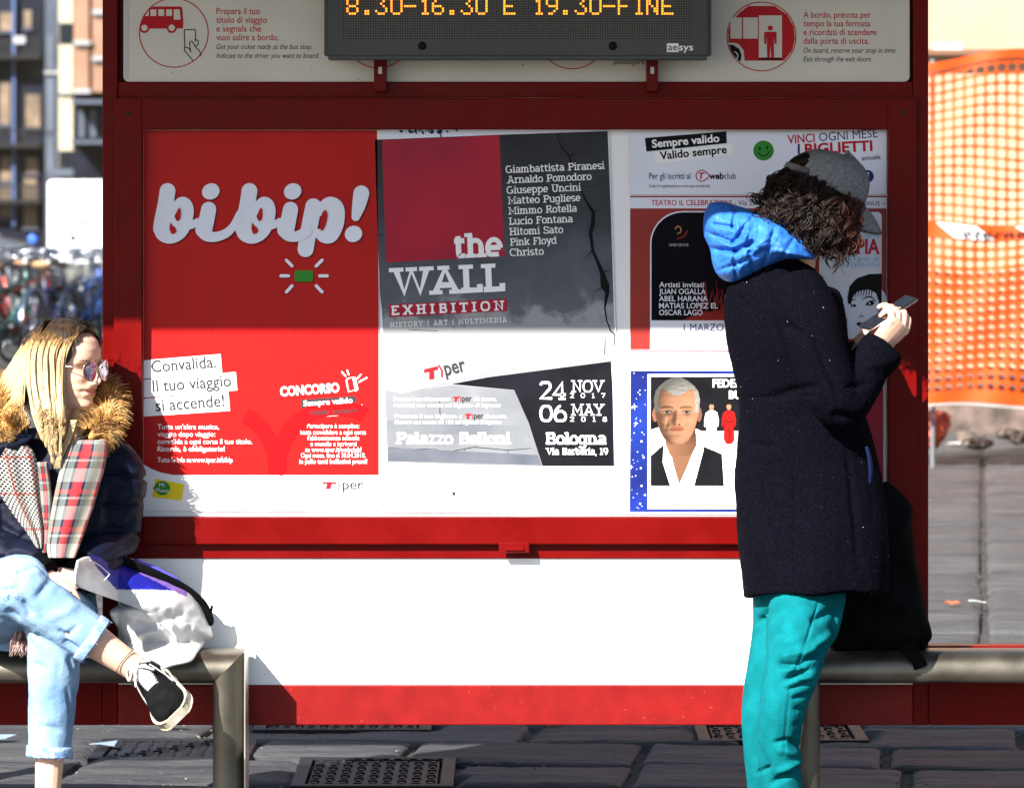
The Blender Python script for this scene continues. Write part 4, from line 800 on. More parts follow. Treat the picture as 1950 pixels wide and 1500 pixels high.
# ---------------------------------------------------------------- right background: plastered wall, orange netting
def PD(px, py, d): return P(px, py, d - CAM_D)
M_PLASTER = mat('ochre_plaster', (.42, .272, .178), .9, var=.10, vscale=1.5, bump=.3, bscale=20)
bw = empty('plastered_building', (5, 19, 0), 'sunlit pale ochre plaster building behind the orange netting', 'building')
m = MB(); m.box(-.6, 34, 19, 25, -.02, 9); m.build('wall', M_PLASTER, bw)
m = MB(); z = PD(0, 104, 31).z; m.box(-.65, 34.05, 18.86, 18.999, z - .012, z + .03, .01); m.build('cornice', mat('brown_cornice', (.16, .075, .045), .9), bw)
m = MB(); m.box(-.65, 34.05, 18.9, 18.998, -.02, .42, .01); m.build('plinth', mat('grey_plinth', (.10, .07, .06), .9, var=.6, vscale=6), bw)
m = MB(); a = PD(1778, 95, 31); b = PD(1832, 84, 31); m.box(a.x, b.x, 18.985, 18.998, a.z, b.z); m.build('pale_patch', M_PAPER, bw)
DN = 27.0; k = DN/FPX
M_NET = mat('orange_plastic_net', (.50, .060, .006), .5, var=.10, vscale=3, spec=.2)
nf = empty('safety_fence', PD(1990, 900, DN), 'orange plastic safety netting with a white printed band, hung in front of the ochre wall', 'fence')
def sag(px, py):
    u = (px - 1776)/520; t = max(0, (300 - py)/180)
    return -18*t*math.sin(min(1, max(0, (px-1776)/150))*math.pi/2) + 5*math.sin(px*.021 + py*.013), .012*math.sin(px*.05 + py*.03) + .01*math.sin(px*.013)
def netpoint(px, py, off=0.0):
    dy, dd = sag(px, py); return PD(px, py + dy, DN + dd + off)
def netting(name, x0, x1, rows, cols, wr, wc, off, par, jig=.8):
    m = MB()
    def strip(pts, ws, horiz):
        vs = []; n = len(pts)
        for (a, b), w_ in zip(pts, ws):
            for s in (-1, 1):
                q = netpoint(a + (0 if horiz else s*w_/2), b + (s*w_/2 if horiz else 0), off + (0 if horiz else .002)); vs.append(q)
        vs2 = [v + Vector((0, .004, 0)) for v in vs]; L_ = len(vs)
        m.add(vs + vs2, [(2*i, 2*i+1, 2*i+3, 2*i+2) for i in range(n-1)] + [(L_+2*i, L_+2*i+2, L_+2*i+3, L_+2*i+1) for i in range(n-1)]
              + [(2*i, 2*i+2, L_+2*i+2, L_+2*i) for i in range(n-1)] + [(2*i+1, L_+2*i+1, L_+2*i+3, 2*i+3) for i in range(n-1)])
    for r_ in rows:
        xs = np.arange(x0, x1, 5.0); c0 = cols[0]
        pit = cols[1] - cols[0]
        strip([(a, r_ + rnd.uniform(-.2, .2)) for a in xs], [wr*(1 + .55*math.cos(2*math.pi*(a - c0)/pit)) for a in xs], True)
    for c_ in cols:
        ys = np.arange(rows[0], rows[-1] + .1, 6.0); strip([(c_ + rnd.uniform(-.3, .3), b) for b in ys], [wc]*len(ys), False)
    return m.build(name, M_NET, par)
cols = list(np.arange(1776 - 20.2*16, 2620, 20.2)); NX0, NX1 = cols[0] - 2, 2616
netting('netting', NX0, NX1, [124, 126] + list(np.arange(139, 432, 18.2)), cols, 5.6, 4.2, 0, nf)
netting('netting', NX0, NX1, list(np.arange(452, 768, 18.6)), cols, 9.0, 5.8, 0, nf)
netting('netting', NX0, NX1, list(np.arange(520, 760, 18.6)), [c + 3 for c in cols[:-1]], 7.5, 4.5, .05, nf)
for a, b, nm in ((116, 132, 'top_band'), (424, 456, 'printed_band'), (752, 770, 'bottom_band')):
    m = MB(); xs = np.arange(NX0, NX1, 6.0); vs = [netpoint(x, yy, -.012) for x in xs for yy in (a, b)]; n = len(xs)
    v2 = [v + Vector((0, .003, 0)) for v in vs]; L_ = len(vs)
    m.add(vs + v2, [(2*i, 2*i+1, 2*i+3, 2*i+2) for i in range(n-1)] + [(L_+2*i, L_+2*i+2, L_+2*i+3, L_+2*i+1) for i in range(n-1)])
    bd = m.build(nm, M_NET, nf)
    if nm == 'printed_band':
        m = MB()
        for x in (1486, 1636, 1786, 1936, 2086, 2236, 2386):
            vs = [netpoint(*q, -.020) for i in range(11) for q in ((x-3 + 7.5*i, 428), (x+32 + 7.6*i, 452))]; m.add(vs, [(2*i, 2*i+1, 2*i+3, 2*i+2) for i in range(10)])
        m.build('white_label', M_PAPER, bd)
        m = MB(); tv, tf = glyphs('eternedile', .015, .3, 1.15); x0, x1 = tv[:, 0].min(), tv[:, 0].max()
        for base in (1832,):
            vs = [netpoint(base + 190*(a - x0)/(x1 - x0), 449 - 16.5*b/CAPH, -.030) for a, b in tv]; m.add(vs, tf)
        m.build('lettering', M_BLACK, bd)
m = MB(); a = PD(1776, 900, DN+.12); tube(m, [a, (a.x, a.y, PD(0, 112, DN).z)], [.013], 2, 10); m.build('post', mat('galvanised_post', (.17, .18, .19), .5, metal=.3), nf)
m = MB(); tube(m, [netpoint(x, 772 + 4*math.sin((x-1780)*.012) - (x-1780)*.01, -.02) for x in range(int(NX0), int(NX1), 40)], [.005], 40, 6); m.build('white_cord', mat('grey_cord', (.40, .39, .37), .8), nf)
# heap under the netting
m = MB(); c = PD(1787, 810, 27.6)
for q in range(3): ball(m, c + Vector((.02*q - .04, .04*q, -.03 + .02*q)), (.085, .07, .11 - .015*q), 12, 8)
o = fuse('netting_bundle', m, mat('crumpled_orange_net', (.42, .055, .02), .6, var=.3, vscale=20, bump=.5, bscale=40), None, .012, 2, lambda co, no: .02*fbm(co, 16)); tag(o, 'crumpled orange netting bundle on the stones below the fence corner', 'netting bundle')
m = MB()
for q in range(26):
    c = PD(rnd.uniform(1800, 2250), rnd.uniform(790, 826), rnd.uniform(28.0, 29.5)); c.z = max(.03, c.z)*.5; s_ = rnd.uniform(.02, .07)
    ball(m, c, (s_*rnd.uniform(1, 1.8), s_, s_*.6), 7, 5, mi=0)
o = m.build('rubble', mat('rubble_stone', (.10, .075, .06), .9, var=.6, vscale=9, bump=.5)); tag(o, 'low heap of rubble and dust at the foot of the ochre wall', 'rubble', kind='stuff')
# ---------------------------------------------------------------- left background: street fronts in shade and sun
def block(name, x0, x1, d0, d1, h, mm, label):
    e = empty(name, ((x0+x1)/2, (d0+d1)/2 - CAM_D, 0), label, 'building')
    m = MB(); m.box(x0, x1, d0-CAM_D, d1-CAM_D, -.02, h); m.build('wall', mm, e); return e
def side_x(px, d): return (px - 975)*d/FPX
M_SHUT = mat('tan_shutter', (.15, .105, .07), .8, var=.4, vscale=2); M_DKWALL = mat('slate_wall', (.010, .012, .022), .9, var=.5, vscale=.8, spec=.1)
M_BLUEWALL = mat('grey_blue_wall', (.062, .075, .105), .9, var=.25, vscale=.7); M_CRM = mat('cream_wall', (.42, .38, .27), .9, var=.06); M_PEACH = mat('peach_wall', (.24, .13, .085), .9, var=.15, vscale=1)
M_NIGHT = mat('dark_window', (.004, .006, .012), .4, spec=.2); M_STRING = mat('white_stone_course', (.30, .30, .31), .8)
def front(px0, px1, d, dep, h, name_mat, label): return block('town_house', side_x(px0, d), side_x(px1, d), d, d + dep, h, name_mat, label)
def panel(nm, mm, par, px0, py0, px1, py1, d, t=.05):
    m = MB(); a = PD(px0, py1, d); b = PD(px1, py0, d); yy = d - CAM_D; m.box(a.x, b.x, yy - t, yy - .002, a.z, b.z); return m.build(nm, mm, par)
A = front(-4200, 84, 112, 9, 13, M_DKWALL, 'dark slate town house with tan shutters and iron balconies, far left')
for (p0, q0, p1, q1) in ((-40, 22, -14, 60), (0, 24, 24, 58), (46, 20, 60, 52), (0, 155, 20, 236), (49, 180, 77, 242), (-40, 160, -18, 230), (2, 298, 22, 345), (50, 300, 72, 330), (46, 340, 70, 432), (-36, 300, -16, 345), (0, 350, 22, 412), (-60, 20, -50, 400)):
    wn = panel('shutter', M_SHUT, A, p0, q0, p1, q1, 112); panel('sill', M_BLUEWALL, wn, p0-3, q1+2, p1+3, q1+6, 112, .12)
for (p0, q0, p1, q1) in ((62, 64, 82, 150), (26, 170, 46, 240), (26, 300, 44, 400), (66, 12, 82, 56)): panel('window', M_NIGHT, A, p0, q0, p1, q1, 112, .03)
for q0 in (78, 246, 352):
    bl = panel('balcony', M_DARKMETAL, A, -50, q0 + 28, 82, q0 + 36, 112, .7)
    m = MB(); yy = 112 - CAM_D; a = PD(-50, q0 + 28, 112); b = PD(82, q0, 112); m.box(a.x, b.x, yy-.7, yy-.66, b.z-.05, b.z)
    for xx in np.arange(a.x, b.x, .13): m.box(xx, xx+.05, yy-.69, yy-.67, a.z, b.z-.05)
    m.build('railing', M_DARKMETAL, bl)
panel('downpipe', mat('blue_pipe', (.05, .09, .22), .5), A, 24, -10, 29, 430, 111.9, .1)
panel('lantern', M_STRING, A, 28, 70, 50, 84, 111.5, .3)
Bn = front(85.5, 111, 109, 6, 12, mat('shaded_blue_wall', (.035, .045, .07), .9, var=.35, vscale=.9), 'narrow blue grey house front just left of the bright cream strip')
for q0, q1 in ((66, 132), (150, 250), (262, 330)): panel('shutter', M_BLUEWALL, Bn, 88, q0, 104, q1, 109, .04)
panel('stone_course', M_STRING, Bn, 85.5, 136, 111, 141, 109, .08)
Cb = front(112, 138.5, 107.5, 5, 14, M_CRM, 'narrow bright cream house strip in full sun')
for q0, q1 in ((44, 84), (287, 330)): panel('window', M_NIGHT, Cb, 113, q0, 137, q1, 107.5, .03)
panel('stone_course', M_BLUEWALL, Cb, 112, 178, 138.5, 182, 107.5, .08)
panel('canopy', M_BLUEWALL, Cb, 100, 322, 150, 336, 107.4, 1.2)
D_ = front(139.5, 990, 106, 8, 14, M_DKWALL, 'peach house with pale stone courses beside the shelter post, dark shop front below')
for p0, p1 in [(143 + 35*q, 171 + 35*q) for q in range(24)]:
    pl = panel('pilaster', M_PEACH, D_, p0, -300, p1, 176, 106, .3)
    for py in ((78, 170) if p0 < 150 else (20, 108)): panel('stone_course', M_STRING, pl, p0-2, py, p1+2, py+8, 105.69, .12)
for py in (192, 268): panel('awning', M_BLUEWALL, D_, 142, py, 980, py+7, 106, .9)
for p0 in (150, 172): panel('shutter', M_BLUEWALL, D_, p0, 210, p0+11, 262, 106, .05)
# thin pole with a small blue sign
m = MB(); a = PD(62, 455, 66); t = empty('sign_post', (a.x, a.y, 0), 'thin grey pole carrying a small round blue sign, beside the white van', 'sign post')
tube(m, [(a.x, a.y, -.02), (a.x, a.y, a.z + .04)], [.015], 2, 8); m.build('pole', M_GREY, t)
m = MB(); ball(m, (a.x, a.y - .03, a.z), (.06, .012, .06), 16, 8); m.build('disc', mat('blue_sign', (.03, .14, .75), .4), t)
# white van
VD = 70
x0 = side_x(90, VD); zt = PD(0, 343, VD).z; y0 = VD - CAM_D
vn = empty('parked_van', (x0 + 1.9, y0 + .8, 0), 'white box van with faded green lettering parked behind the bicycles', 'van')
m = MB(); m.box(x0, x0+2.7, y0, y0+1.6, .35, zt, .06); m.build('box_body', mat('white_van_paint', (.80, .80, .78), .4, var=.04), vn)
m = MB(); m.box(x0+2.72, x0+3.9, y0+.05, y0+1.55, .35, zt-.1, .18, seg=3); m.build('cab', M_WHITE, vn)
for xx in (x0+.6, x0+3.2):
    m = MB(); tube(m, [(xx, y0-.02, .3), (xx, y0+.2, .3)], [.3], 2, 20); wl = m.build('wheel', M_BLACK, vn); m = MB(); tube(m, [(xx, y0-.03, .3), (xx, y0-.021, .3)], [.17], 2, 16); m.build('rim', M_GREY, wl)
def vtext(s, px0, px1, base, cap, mm, nm='lettering'):
    m = MB(); tv, tf = glyphs(s, .02); a0, a1 = tv[:, 0].min(), tv[:, 0].max()
    m.add([PD(px0 + (px1-px0)*(a-a0)/(a1-a0), base - cap*b/CAPH, VD - .006) for a, b in tv], tf); return m.build(nm, mm, vn)
vtext('TRE', 128, 196, 440, 28, mat('faded_green', (.02, .17, .11), .5))
m = MB(); c = PD(138, 452, VD-.02); ball(m, c, (.045, .02, .05), 12, 8); m.build('handle', M_DARKMETAL, vn)
m = MB(); a = PD(176, 486, VD-.01); b = PD(260, 474, VD-.01); m.box(a.x, b.x, y0-.012, y0-.002, a.z, b.z); m.build('red_stripe', mat('red_stripe', (.30, .01, .02), .5), vn)
m = MB(); a = PD(145, 490, VD-.01); b = PD(175, 479, VD-.01); m.box(a.x, b.x, y0-.016, y0-.004, a.z, b.z); m.build('lamp', mat('amber_lamp', (.8, .40, .08), .3), vn)
# parked car
cd = 76; xc = side_x(52, cd)
car = empty('parked_car', (xc-2, cd-CAM_D, 0), 'grey blue car parked behind the bicycles at the left edge', 'car')
prof = [(0, .25), (.05, .75), (.55, .86), (1.15, 1.30), (2.4, 1.34), (3.2, .92), (4.0, .82), (4.1, .3)]
m = MB(); vs = [(xc - a, cd-CAM_D + yy, z) for yy in (0, 1.6) for a, z in prof]; n = len(prof)
m.add(vs, [tuple(range(n)), tuple(range(n, 2*n))[::-1]] + [(i, n+i, n+(i+1) % n, (i+1) % n) for i in range(n)]); m.build('body', mat('grey_blue_paint', (.08, .10, .13), .3, metal=.3, coat=.4), car)
m = MB(); q = [(.72, .92), (1.2, 1.24), (2.3, 1.27), (2.9, .95)]; m.add([(xc - a, cd-CAM_D-.006, z) for a, z in q], [(0, 1, 2, 3)]); m.build('window', M_NIGHT, car)
for a in (.8, 3.2):
    m = MB(); tube(m, [(xc-a, cd-CAM_D-.02, .3), (xc-a, cd-CAM_D+.2, .3)], [.3], 2, 20); m.build('wheel', M_BLACK, car)
# ---------------------------------------------------------------- parked bicycles
M_TYRE = mat('bike_tyre', (.006, .006, .007), .8, spec=.1); M_CHROME = mat('chrome', (.40, .42, .46), .3, metal=1.0, var=.03)
fcols = {'navy': (.006, .014, .06), 'black': (.006, .006, .008), 'red': (.42, .03, .02), 'blue': (.02, .09, .36), 'white': (.40, .39, .34), 'teal': (.02, .10, .09), 'grey': (.09, .10, .12)}
M_BIKE = {k_: mat(k_ + '_bike_paint', v, .35, coat=.4) for k_, v in fcols.items()}
M_SADDLE = {'black': mat('black_saddle', (.02, .02, .02), .6), 'tan': mat('tan_saddle', (.40, .24, .12), .6), 'white': M_PAPER}
_bm = {}
def bike_mesh(part, fn, mm):
    k_ = (part, mm.name)
    if k_ not in _bm:
        m = MB(); fn(m); o = m.build(part, mm, None, smooth=True); _bm[k_] = o.data; bpy.data.objects.remove(o)
    return _bm[k_]
def torus(m, c, R_, r_, n=28, s=7):
    vs = []; fs = []
    for i in range(n):
        for j in range(s):
            a, b = 2*math.pi*i/n, 2*math.pi*j/s; rr = R_ + r_*math.cos(b); vs.append((c[0] + rr*math.cos(a), c[1] + r_*math.sin(b), c[2] + rr*math.sin(a)))
            fs.append((i*s+j, ((i+1) % n)*s+j, ((i+1) % n)*s+(j+1) % s, i*s+(j+1) % s))
    m.add(vs, fs)
def f_frame(m):
    for a, b, r_ in (((-.1, 0, .29), (-.22, 0, .80), .016), ((-.1, 0, .29), (.36, 0, .64), .018), ((-.18, 0, .66), (.33, 0, .78), .016), ((.38, 0, .60), (.31, 0, .86), .018), ((-.1, 0, .29), (-.55, .04, .34), .010), ((-.2, 0, .70), (-.55, .04, .34), .009), ((.37, 0, .62), (.42, .04, .50), .013), ((.42, .04, .5), (.52, .04, .34), .010)): tube(m, [a, b], [r_], 2, 8)
def f_fender(m):
    for c in (-.55, .52):
        pts = [(c + .365*math.cos(R(a)), 0, .34 + .365*math.sin(R(a))) for a in range(10, 190, 15)]; tube(m, pts, [(.012, .026)], 14, 6, ref=(0, 1, 0))
def f_wheel(c):
    def f(m): torus(m, (c, 0, .34), .325, .017)
    return f
def f_rim(c):
    def f(m):
        torus(m, (c, 0, .34), .302, .008, 28, 5); tube(m, [(c, -.04, .34), (c, .04, .34)], [.02], 2, 8)
        for k_ in range(14): a = 2*math.pi*k_/14; tube(m, [(c, 0, .34), (c + .3*math.cos(a), 0, .34 + .3*math.sin(a))], [.0022], 2, 4)
    return f
def f_bar(m):
    tube(m, [(.31, 0, .84), (.30, 0, .98)], [.014], 2, 8); tube(m, [(.12, -.29, .98), (.22, -.27, 1.0), (.31, -.12, .98), (.31, 0, .98), (.31, .12, .98), (.22, .27, 1.0), (.12, .29, .98)], [.012], 24, 8)
def f_saddle(m):
    tube(m, [(-.22, 0, .8), (-.235, 0, .87)], [.013], 2, 8); tube(m, [(-.06, 0, .90), (-.16, 0, .905), (-.26, 0, .91), (-.34, 0, .92)], [(.022, .02), (.035, .025), (.085, .03), (.08, .03)], 12, 12, ref=(0, 0, 1))
def f_rack(m):
    for s_ in (-.06, .06): tube(m, [(-.24, s_, .70), (-.72, s_, .70)], [.006], 2, 6)
    for a in (-.3, -.45, -.6, -.72): tube(m, [(a, -.06, .70), (a, .06, .70)], [.005], 2, 6)
    for s_ in (-.05, .05): tube(m, [(-.62, s_, .70), (-.55, s_, .36)], [.006], 2, 6)
def f_lamp(m): ball(m, (-.74, 0, .62), (.02, .035, .03), 10, 6)
def f_chain(m): tube(m, [(-.1, .045, .29), (-.1, .06, .29)], [.09], 2, 20); tube(m, [(-.1, .06, .36), (-.55, .06, .37)], [.012], 2, 6); tube(m, [(-.1, .06, .21), (-.55, .06, .31)], [.012], 2, 6)
def f_pedal(s):
    def f(m): tube(m, [(-.1, .07*s, .29), (-.1 + .12*s, .09*s, .29 - .12*s)], [.01], 2, 6); m.box(-.15 + .12*s, -.05 + .12*s, min(.09*s, .18*s), max(.09*s, .18*s), .275 - .12*s, .295 - .12*s, .004)
    return f
def f_basket(m):
    m.box(.36, .62, -.17, .17, .76, .77)
    for z in (.80, .85, .90, .95, 1.0):
        for a in ((.36, .62, -.18, -.172), (.36, .62, .172, .18), (.36, .368, -.171, .171), (.612, .62, -.171, .171)): m.box(a[0], a[1], a[2], a[3], z, z+.014)
    for q in np.linspace(-.16, .16, 8): m.box(.361, .366, q, q+.008, .771, 1.0); m.box(.614, .619, q, q+.008, .771, 1.0)
def f_box(m): m.box(-.72, -.42, -.15, .15, .715, .98, .02)
def make_bike(px, d, rot, fc, sadd, extra, label):
    a = PD(px, 700, d); t = empty('bicycle', (a.x, a.y, -.005), label, 'bicycle', 'bicycles parked in a row beyond the glass')
    def pt(nm, fn, mm, par=None):
        o = bpy.data.objects.new(nm, bike_mesh(nm, fn, mm)); C.objects.link(o); o.parent = par or t; return o
    pt('frame', f_frame, M_BIKE[fc]); pt('mudguard', f_fender, M_BIKE[fc] if fc != 'navy' else M_CHROME); pt('handlebar', f_bar, M_CHROME); pt('saddle', f_saddle, M_SADDLE[sadd]); pt('chainset', f_chain, M_DARKMETAL)
    for nm, c in (('wheel', -.55), ('wheel', .52)):
        k_ = nm + str(c); o = bpy.data.objects.new('wheel', bike_mesh('wheel' + str(c), f_wheel(c), M_TYRE)); C.objects.link(o); o.parent = t
        r_ = bpy.data.objects.new('rim', bike_mesh('rim' + str(c), f_rim(c), M_CHROME)); C.objects.link(r_); r_.parent = o
    for s_ in (-1, 1):
        o = bpy.data.objects.new('pedal', bike_mesh('pedal' + str(s_), f_pedal(s_), M_DARKMETAL)); C.objects.link(o); o.parent = t
    if 'rack' in extra: pt('rack', f_rack, M_DARKMETAL)
    if 'lamp' in extra: pt('rear_lamp', f_lamp, mat('rear_lamp', (.7, .03, .03), .3))
    if 'basket' in extra: pt('basket', f_basket, M_CHROME if 'silver' in extra else M_DARKMETAL)
    if 'box' in extra: pt('rear_box', f_box, M_BIKE['white'])
    t.rotation_euler = (0, 0, R(rot))
for q in ((12, 43.5, 62, 'teal', 'tan', ('rack', 'lamp', 'basket'), 'teal bicycle with tan saddle and dark basket, nearest the left edge'),
          (40, 44.2, 50, 'red', 'black', ('rack', 'basket', 'silver'), 'bright red bicycle with a silver basket'),
          (70, 44.6, 70, 'black', 'tan', ('rack', 'lamp'), 'black bicycle with tan saddle and rear lamp, right of the red one'),
          (98, 43.8, 78, 'navy', 'tan', ('basket', 'silver'), 'dark blue bicycle with tan saddle and bright basket'),
          (122, 45.2, 66, 'white', 'white', ('rack',), 'cream white bicycle with white saddle'),
          (148, 44.4, 58, 'blue', 'black', ('rack', 'lamp'), 'bright blue bicycle with rear lamp near the shelter post'),
          (176, 45.0, 74, 'blue', 'white', ('basket', 'silver'), 'bright blue bicycle with white saddle and silver basket, by the post'),
          (25, 47.5, 105, 'grey', 'black', ('basket',), 'grey bicycle with dark basket in the back row at the left'),
          (62, 48.0, 110, 'black', 'black', ('basket', 'silver'), 'black bicycle with silver basket in the back row'),
          (104, 48.3, 84, 'grey', 'black', ('basket', 'silver'), 'grey bicycle with silver basket in the back row under the van'),
          (140, 47.8, 96, 'black', 'tan', ('rack', 'box'), 'black bicycle carrying a white box in the back row'),
          (182, 48.4, 88, 'navy', 'black', ('basket',), 'dark blue bicycle in the back row by the post')): make_bike(*q)
# ---------------------------------------------------------------- people: shared builders
M_SKIN = mat('skin', (.62, .38, .28), .5, var=.06, vscale=14, bump=.06, bscale=350, spec=.35)
M_LIP = mat('lips', (.50, .17, .14), .4, var=.05, spec=.4); M_BROW = mat('brow_hair', (.12, .07, .04), .8)
for m_ in (M_SKIN,):
    b_ = m_.node_tree.nodes['Principled BSDF']; b_.inputs['Subsurface Weight'].default_value = .25; b_.inputs['Subsurface Radius'].default_value = (.01, .004, .002); b_.inputs['Subsurface Scale'].default_value = .5
def head_mesh(mb, chin, f, u, nz=110, na=96):
    """one closed head: skull, jaw, brow, nose, lips, ears; chin = lowest point of the chin line, f = gaze, u = up"""
    f = Vector(f).normalized(); u = (Vector(u) - f*Vector(u).dot(f)).normalized(); s = u.cross(f)
    zs = .224*(1 - np.cos(np.linspace(0, math.pi, nz)))/2; vs = []
    for z in zs:
        for j in range(na):
            a = 2*math.pi*j/na; ca, sa = math.cos(a), math.sin(a)
            x = (interp(z, FRONT) if ca > 0 else interp(z, BACK)) * math.copysign(abs(ca)**.92, ca); w = interp(z, WIDE) * math.copysign(abs(sa)**.84, sa)
            if ca > 0:
                nz_ = interp(z, [(.060, 0), (.064, .010), (.0685, .0225), (.074, .0265), (.080, .0245), (.09, .018), (.1, .011), (.11, .005), (.118, 0)])
                sg = interp(z, [(.064, .0125), (.074, .0115), (.09, .0085), (.11, .0075)])
                x += nz_*math.exp(-(w/sg)**2)
                x += .006*interp(z, [(.062, 0), (.068, 1), (.074, .6), (.08, 0)])*math.exp(-((abs(w)-.0135)/.005)**2)   # nostril wings
                x -= .010*math.exp(-((z-.106)/.010)**2 - ((abs(w)-.032)/.015)**2)                                          # eye sockets
                x += .004*math.exp(-((z-.106)/.0055)**2 - ((abs(w)-.032)/.010)**2)                                         # eyeballs under lids
                x += .004*math.exp(-((z-.084)/.014)**2 - ((abs(w)-.044)/.014)**2)                                          # cheekbones
                x -= .0035*math.exp(-((z-.0505)/.0022)**2)*(1 if abs(w) < .022 else math.exp(-((abs(w)-.022)/.004)**2))      # mouth line
                x -= .0028*math.exp(-((z-.066)/.006)**2 - (w/.004)**2)                                                      # philtrum
                x -= .004*math.exp(-((z-.048)/.010)**2 - ((abs(w)-.031)/.006)**2)                                          # mouth corners
            vs.append(Vector(chin) + f*x + s*w + u*z)
    fs = [(i*na + j, i*na + (j+1) % na, (i+1)*na + (j+1) % na, (i+1)*na + j) for i in range(nz-1) for j in range(na)]
    fs.append(tuple(range(na))[::-1]); mb.add(vs, fs)
    for sg in (-1, 1):                                                                                                      # ears
        c = Vector(chin) + f*(-.012) + s*(.073*sg) + u*.095
        tube(mb, [c + u*.03, c + u*.012 - f*.008, c - u*.028 + f*.006], [(.006, .010), (.009, .019), (.005, .008)], 10, 12, ref=tuple(f))
    return f, s, u
def paint_face(o, chin, f, s, u):
    """lips and brows as their own materials on the continuous skin"""
    off = Vector(o.location); p = o.parent
    while p is not None: off += p.location; p = p.parent
    for q in o.data.polygons:
        d = Vector(q.center) + off - Vector(chin); x, w, z = d.dot(f), abs(d.dot(s)), d.dot(u)
        if x > .055 and w < .0245:
            top = .0605 - .010*(w/.0245)**1.5 - (.0015 if w < .004 else 0); bot = .0405 + .010*(w/.0245)**2
            if bot < z < top: q.material_index = 1
        if x > .05 and .016 < w < .048 and abs(z - (.1265 - 6*(w-.034)**2)) < .0022: q.material_index = 2
def hand_mesh(mb, wrist, d, n, side, curl=(35, 45, 35), spread=.12, sc=1.0, thumb=(.55, .75, -.1), tcurl=25):
    """palm, four unequal jointed fingers and a thumb; d wrist-to-knuckles, n back of the hand, side +1/-1 picks the thumb side"""
    d = Vector(d).normalized(); n = (Vector(n) - d*Vector(n).dot(d)).normalized(); t = d.cross(n)*side; w = Vector(wrist)
    tube(mb, [w - d*.02*sc, w + d*.02*sc, w + d*.055*sc, w + d*.088*sc], [(.025*sc, .019*sc), (.031*sc, .018*sc), (.039*sc, .016*sc), (.036*sc, .012*sc)], 12, 16, ref=tuple(n))
    for k, (o_, L_) in enumerate(((.029, .073), (.010, .082), (-.009, .076), (-.027, .060))):
        p = w + d*(.084 - .004*abs(k-1))*sc + t*o_*sc; dd = (d + t*spread*(1.5-k)/1.5*.6).normalized(); ax = dd.cross(n).normalized(); pts = [p - dd*.012*sc, p]
        for L2, c_ in zip((.46*L_, .30*L_, .24*L_), curl):
            dd = Matrix.Rotation(-R(c_*(1 + .08*(k-1.5))), 3, ax) @ dd
            p = p + dd*L2*sc; pts.append(p)
        tube(mb, pts, [r_*sc for r_ in (.0092, .0098, .0088, .0080, .0062)], 20, 12, ref=tuple(n)); ball(mb, pts[-1], .0062*sc, 10, 6)
    p = w + d*.022*sc + t*.024*sc; dd = (d*thumb[0] + t*thumb[1] + n*thumb[2]).normalized(); ax = dd.cross(n).normalized(); pts = [p - dd*.01*sc, p]
    for L2, c_ in ((.040, 0), (.032, tcurl), (.026, tcurl)):
        dd = Matrix.Rotation(-R(c_)*.5, 3, ax) @ (Matrix.Rotation(R(-c_)*side, 3, n) @ dd); p = p + dd*L2*sc; pts.append(p)
    tube(mb, pts, [r_*sc for r_ in (.012, .0135, .0112, .0105, .0078)], 20, 12, ref=tuple(n)); ball(mb, pts[-1], .0078*sc, 10, 6)
def topx(co): 
    k = FPX/(CAM_D + co[:, 1]); return 975 + co[:, 0]*k, 372 + (CAM_H - co[:, 2])*k
def foldpx(co, no, segs):
    """creases located on the visible side of a garment: (x0,y0,x1,y1,width_px,depth_m)"""
    px, py = topx(co); out = np.zeros(len(co)); vis = np.clip(.35 - no[:, 1], 0, 1)
    for x0, y0, x1, y1, w_, dp in segs:
        dx, dy = x1-x0, y1-y0; t = np.clip(((px-x0)*dx + (py-y0)*dy)/(dx*dx + dy*dy), 0, 1)
        dist = np.hypot(px - x0 - t*dx, py - y0 - t*dy); out += dp*np.exp(-(dist/w_)**2)*(1 - .8*np.abs(2*t-1)**3)*vis
    return out
def strands(mb, items, seg=4):
    """tapered hairs: items of (points, radius)"""
    for pts, r_ in items:
        n = len(pts); tube(mb, pts, [r_*q for q in np.linspace(1, .12, n)], n, seg, cap=False)
def puff(mb, outline, y0, bulge, back=.03, rings=14, n=120, disp=None, centre=None, power=.55, pick=None):
    """a stuffed soft shape with the given outline; it swells towards and away from the viewer"""
    ol = [np.array(p, float) for p in outline]; ol.append(ol[0]); pp = catmull([tuple(p) for p in ol], n + 1)[:-1]
    c = np.array(centre, float) if centre is not None else sum(pp)/len(pp)
    for sgn in (-1, 1):
        vs = []; px_ = []
        for i in range(rings + 1):
            t = i/rings
            for p in pp:
                q = p*(1-t) + c*t; h = (1 - (1-t)**2)**power; px_.append(q)
                dep = (bulge*h if sgn < 0 else -back*h); vs.append((q[0], q[1], dep))
        yy = [y0(q[0], q[1]) if callable(y0) else y0 for q in px_]
        pts = []
        for (a, b, dep), y_ in zip(vs, yy):
            dd = disp(a, b)*(dep/bulge)**.5 if (disp and sgn < 0 and dep > 0) else 0
            pts.append(P(a, b, y_ - dep - dd))
        fs = []
        for i in range(rings):
            for j in range(n):
                k = (j+1) % n; f_ = (i*n+j, i*n+k, (i+1)*n+k, (i+1)*n+j); fs.append(f_ if sgn < 0 else f_[::-1])
        b0 = len(mb.f); mb.add(pts, fs)
        if pick and sgn < 0:
            for q in range(len(fs)):
                c4 = sum(px_[i] for i in fs[q])/4; mb.m[b0+q] = pick(c4[0], c4[1])
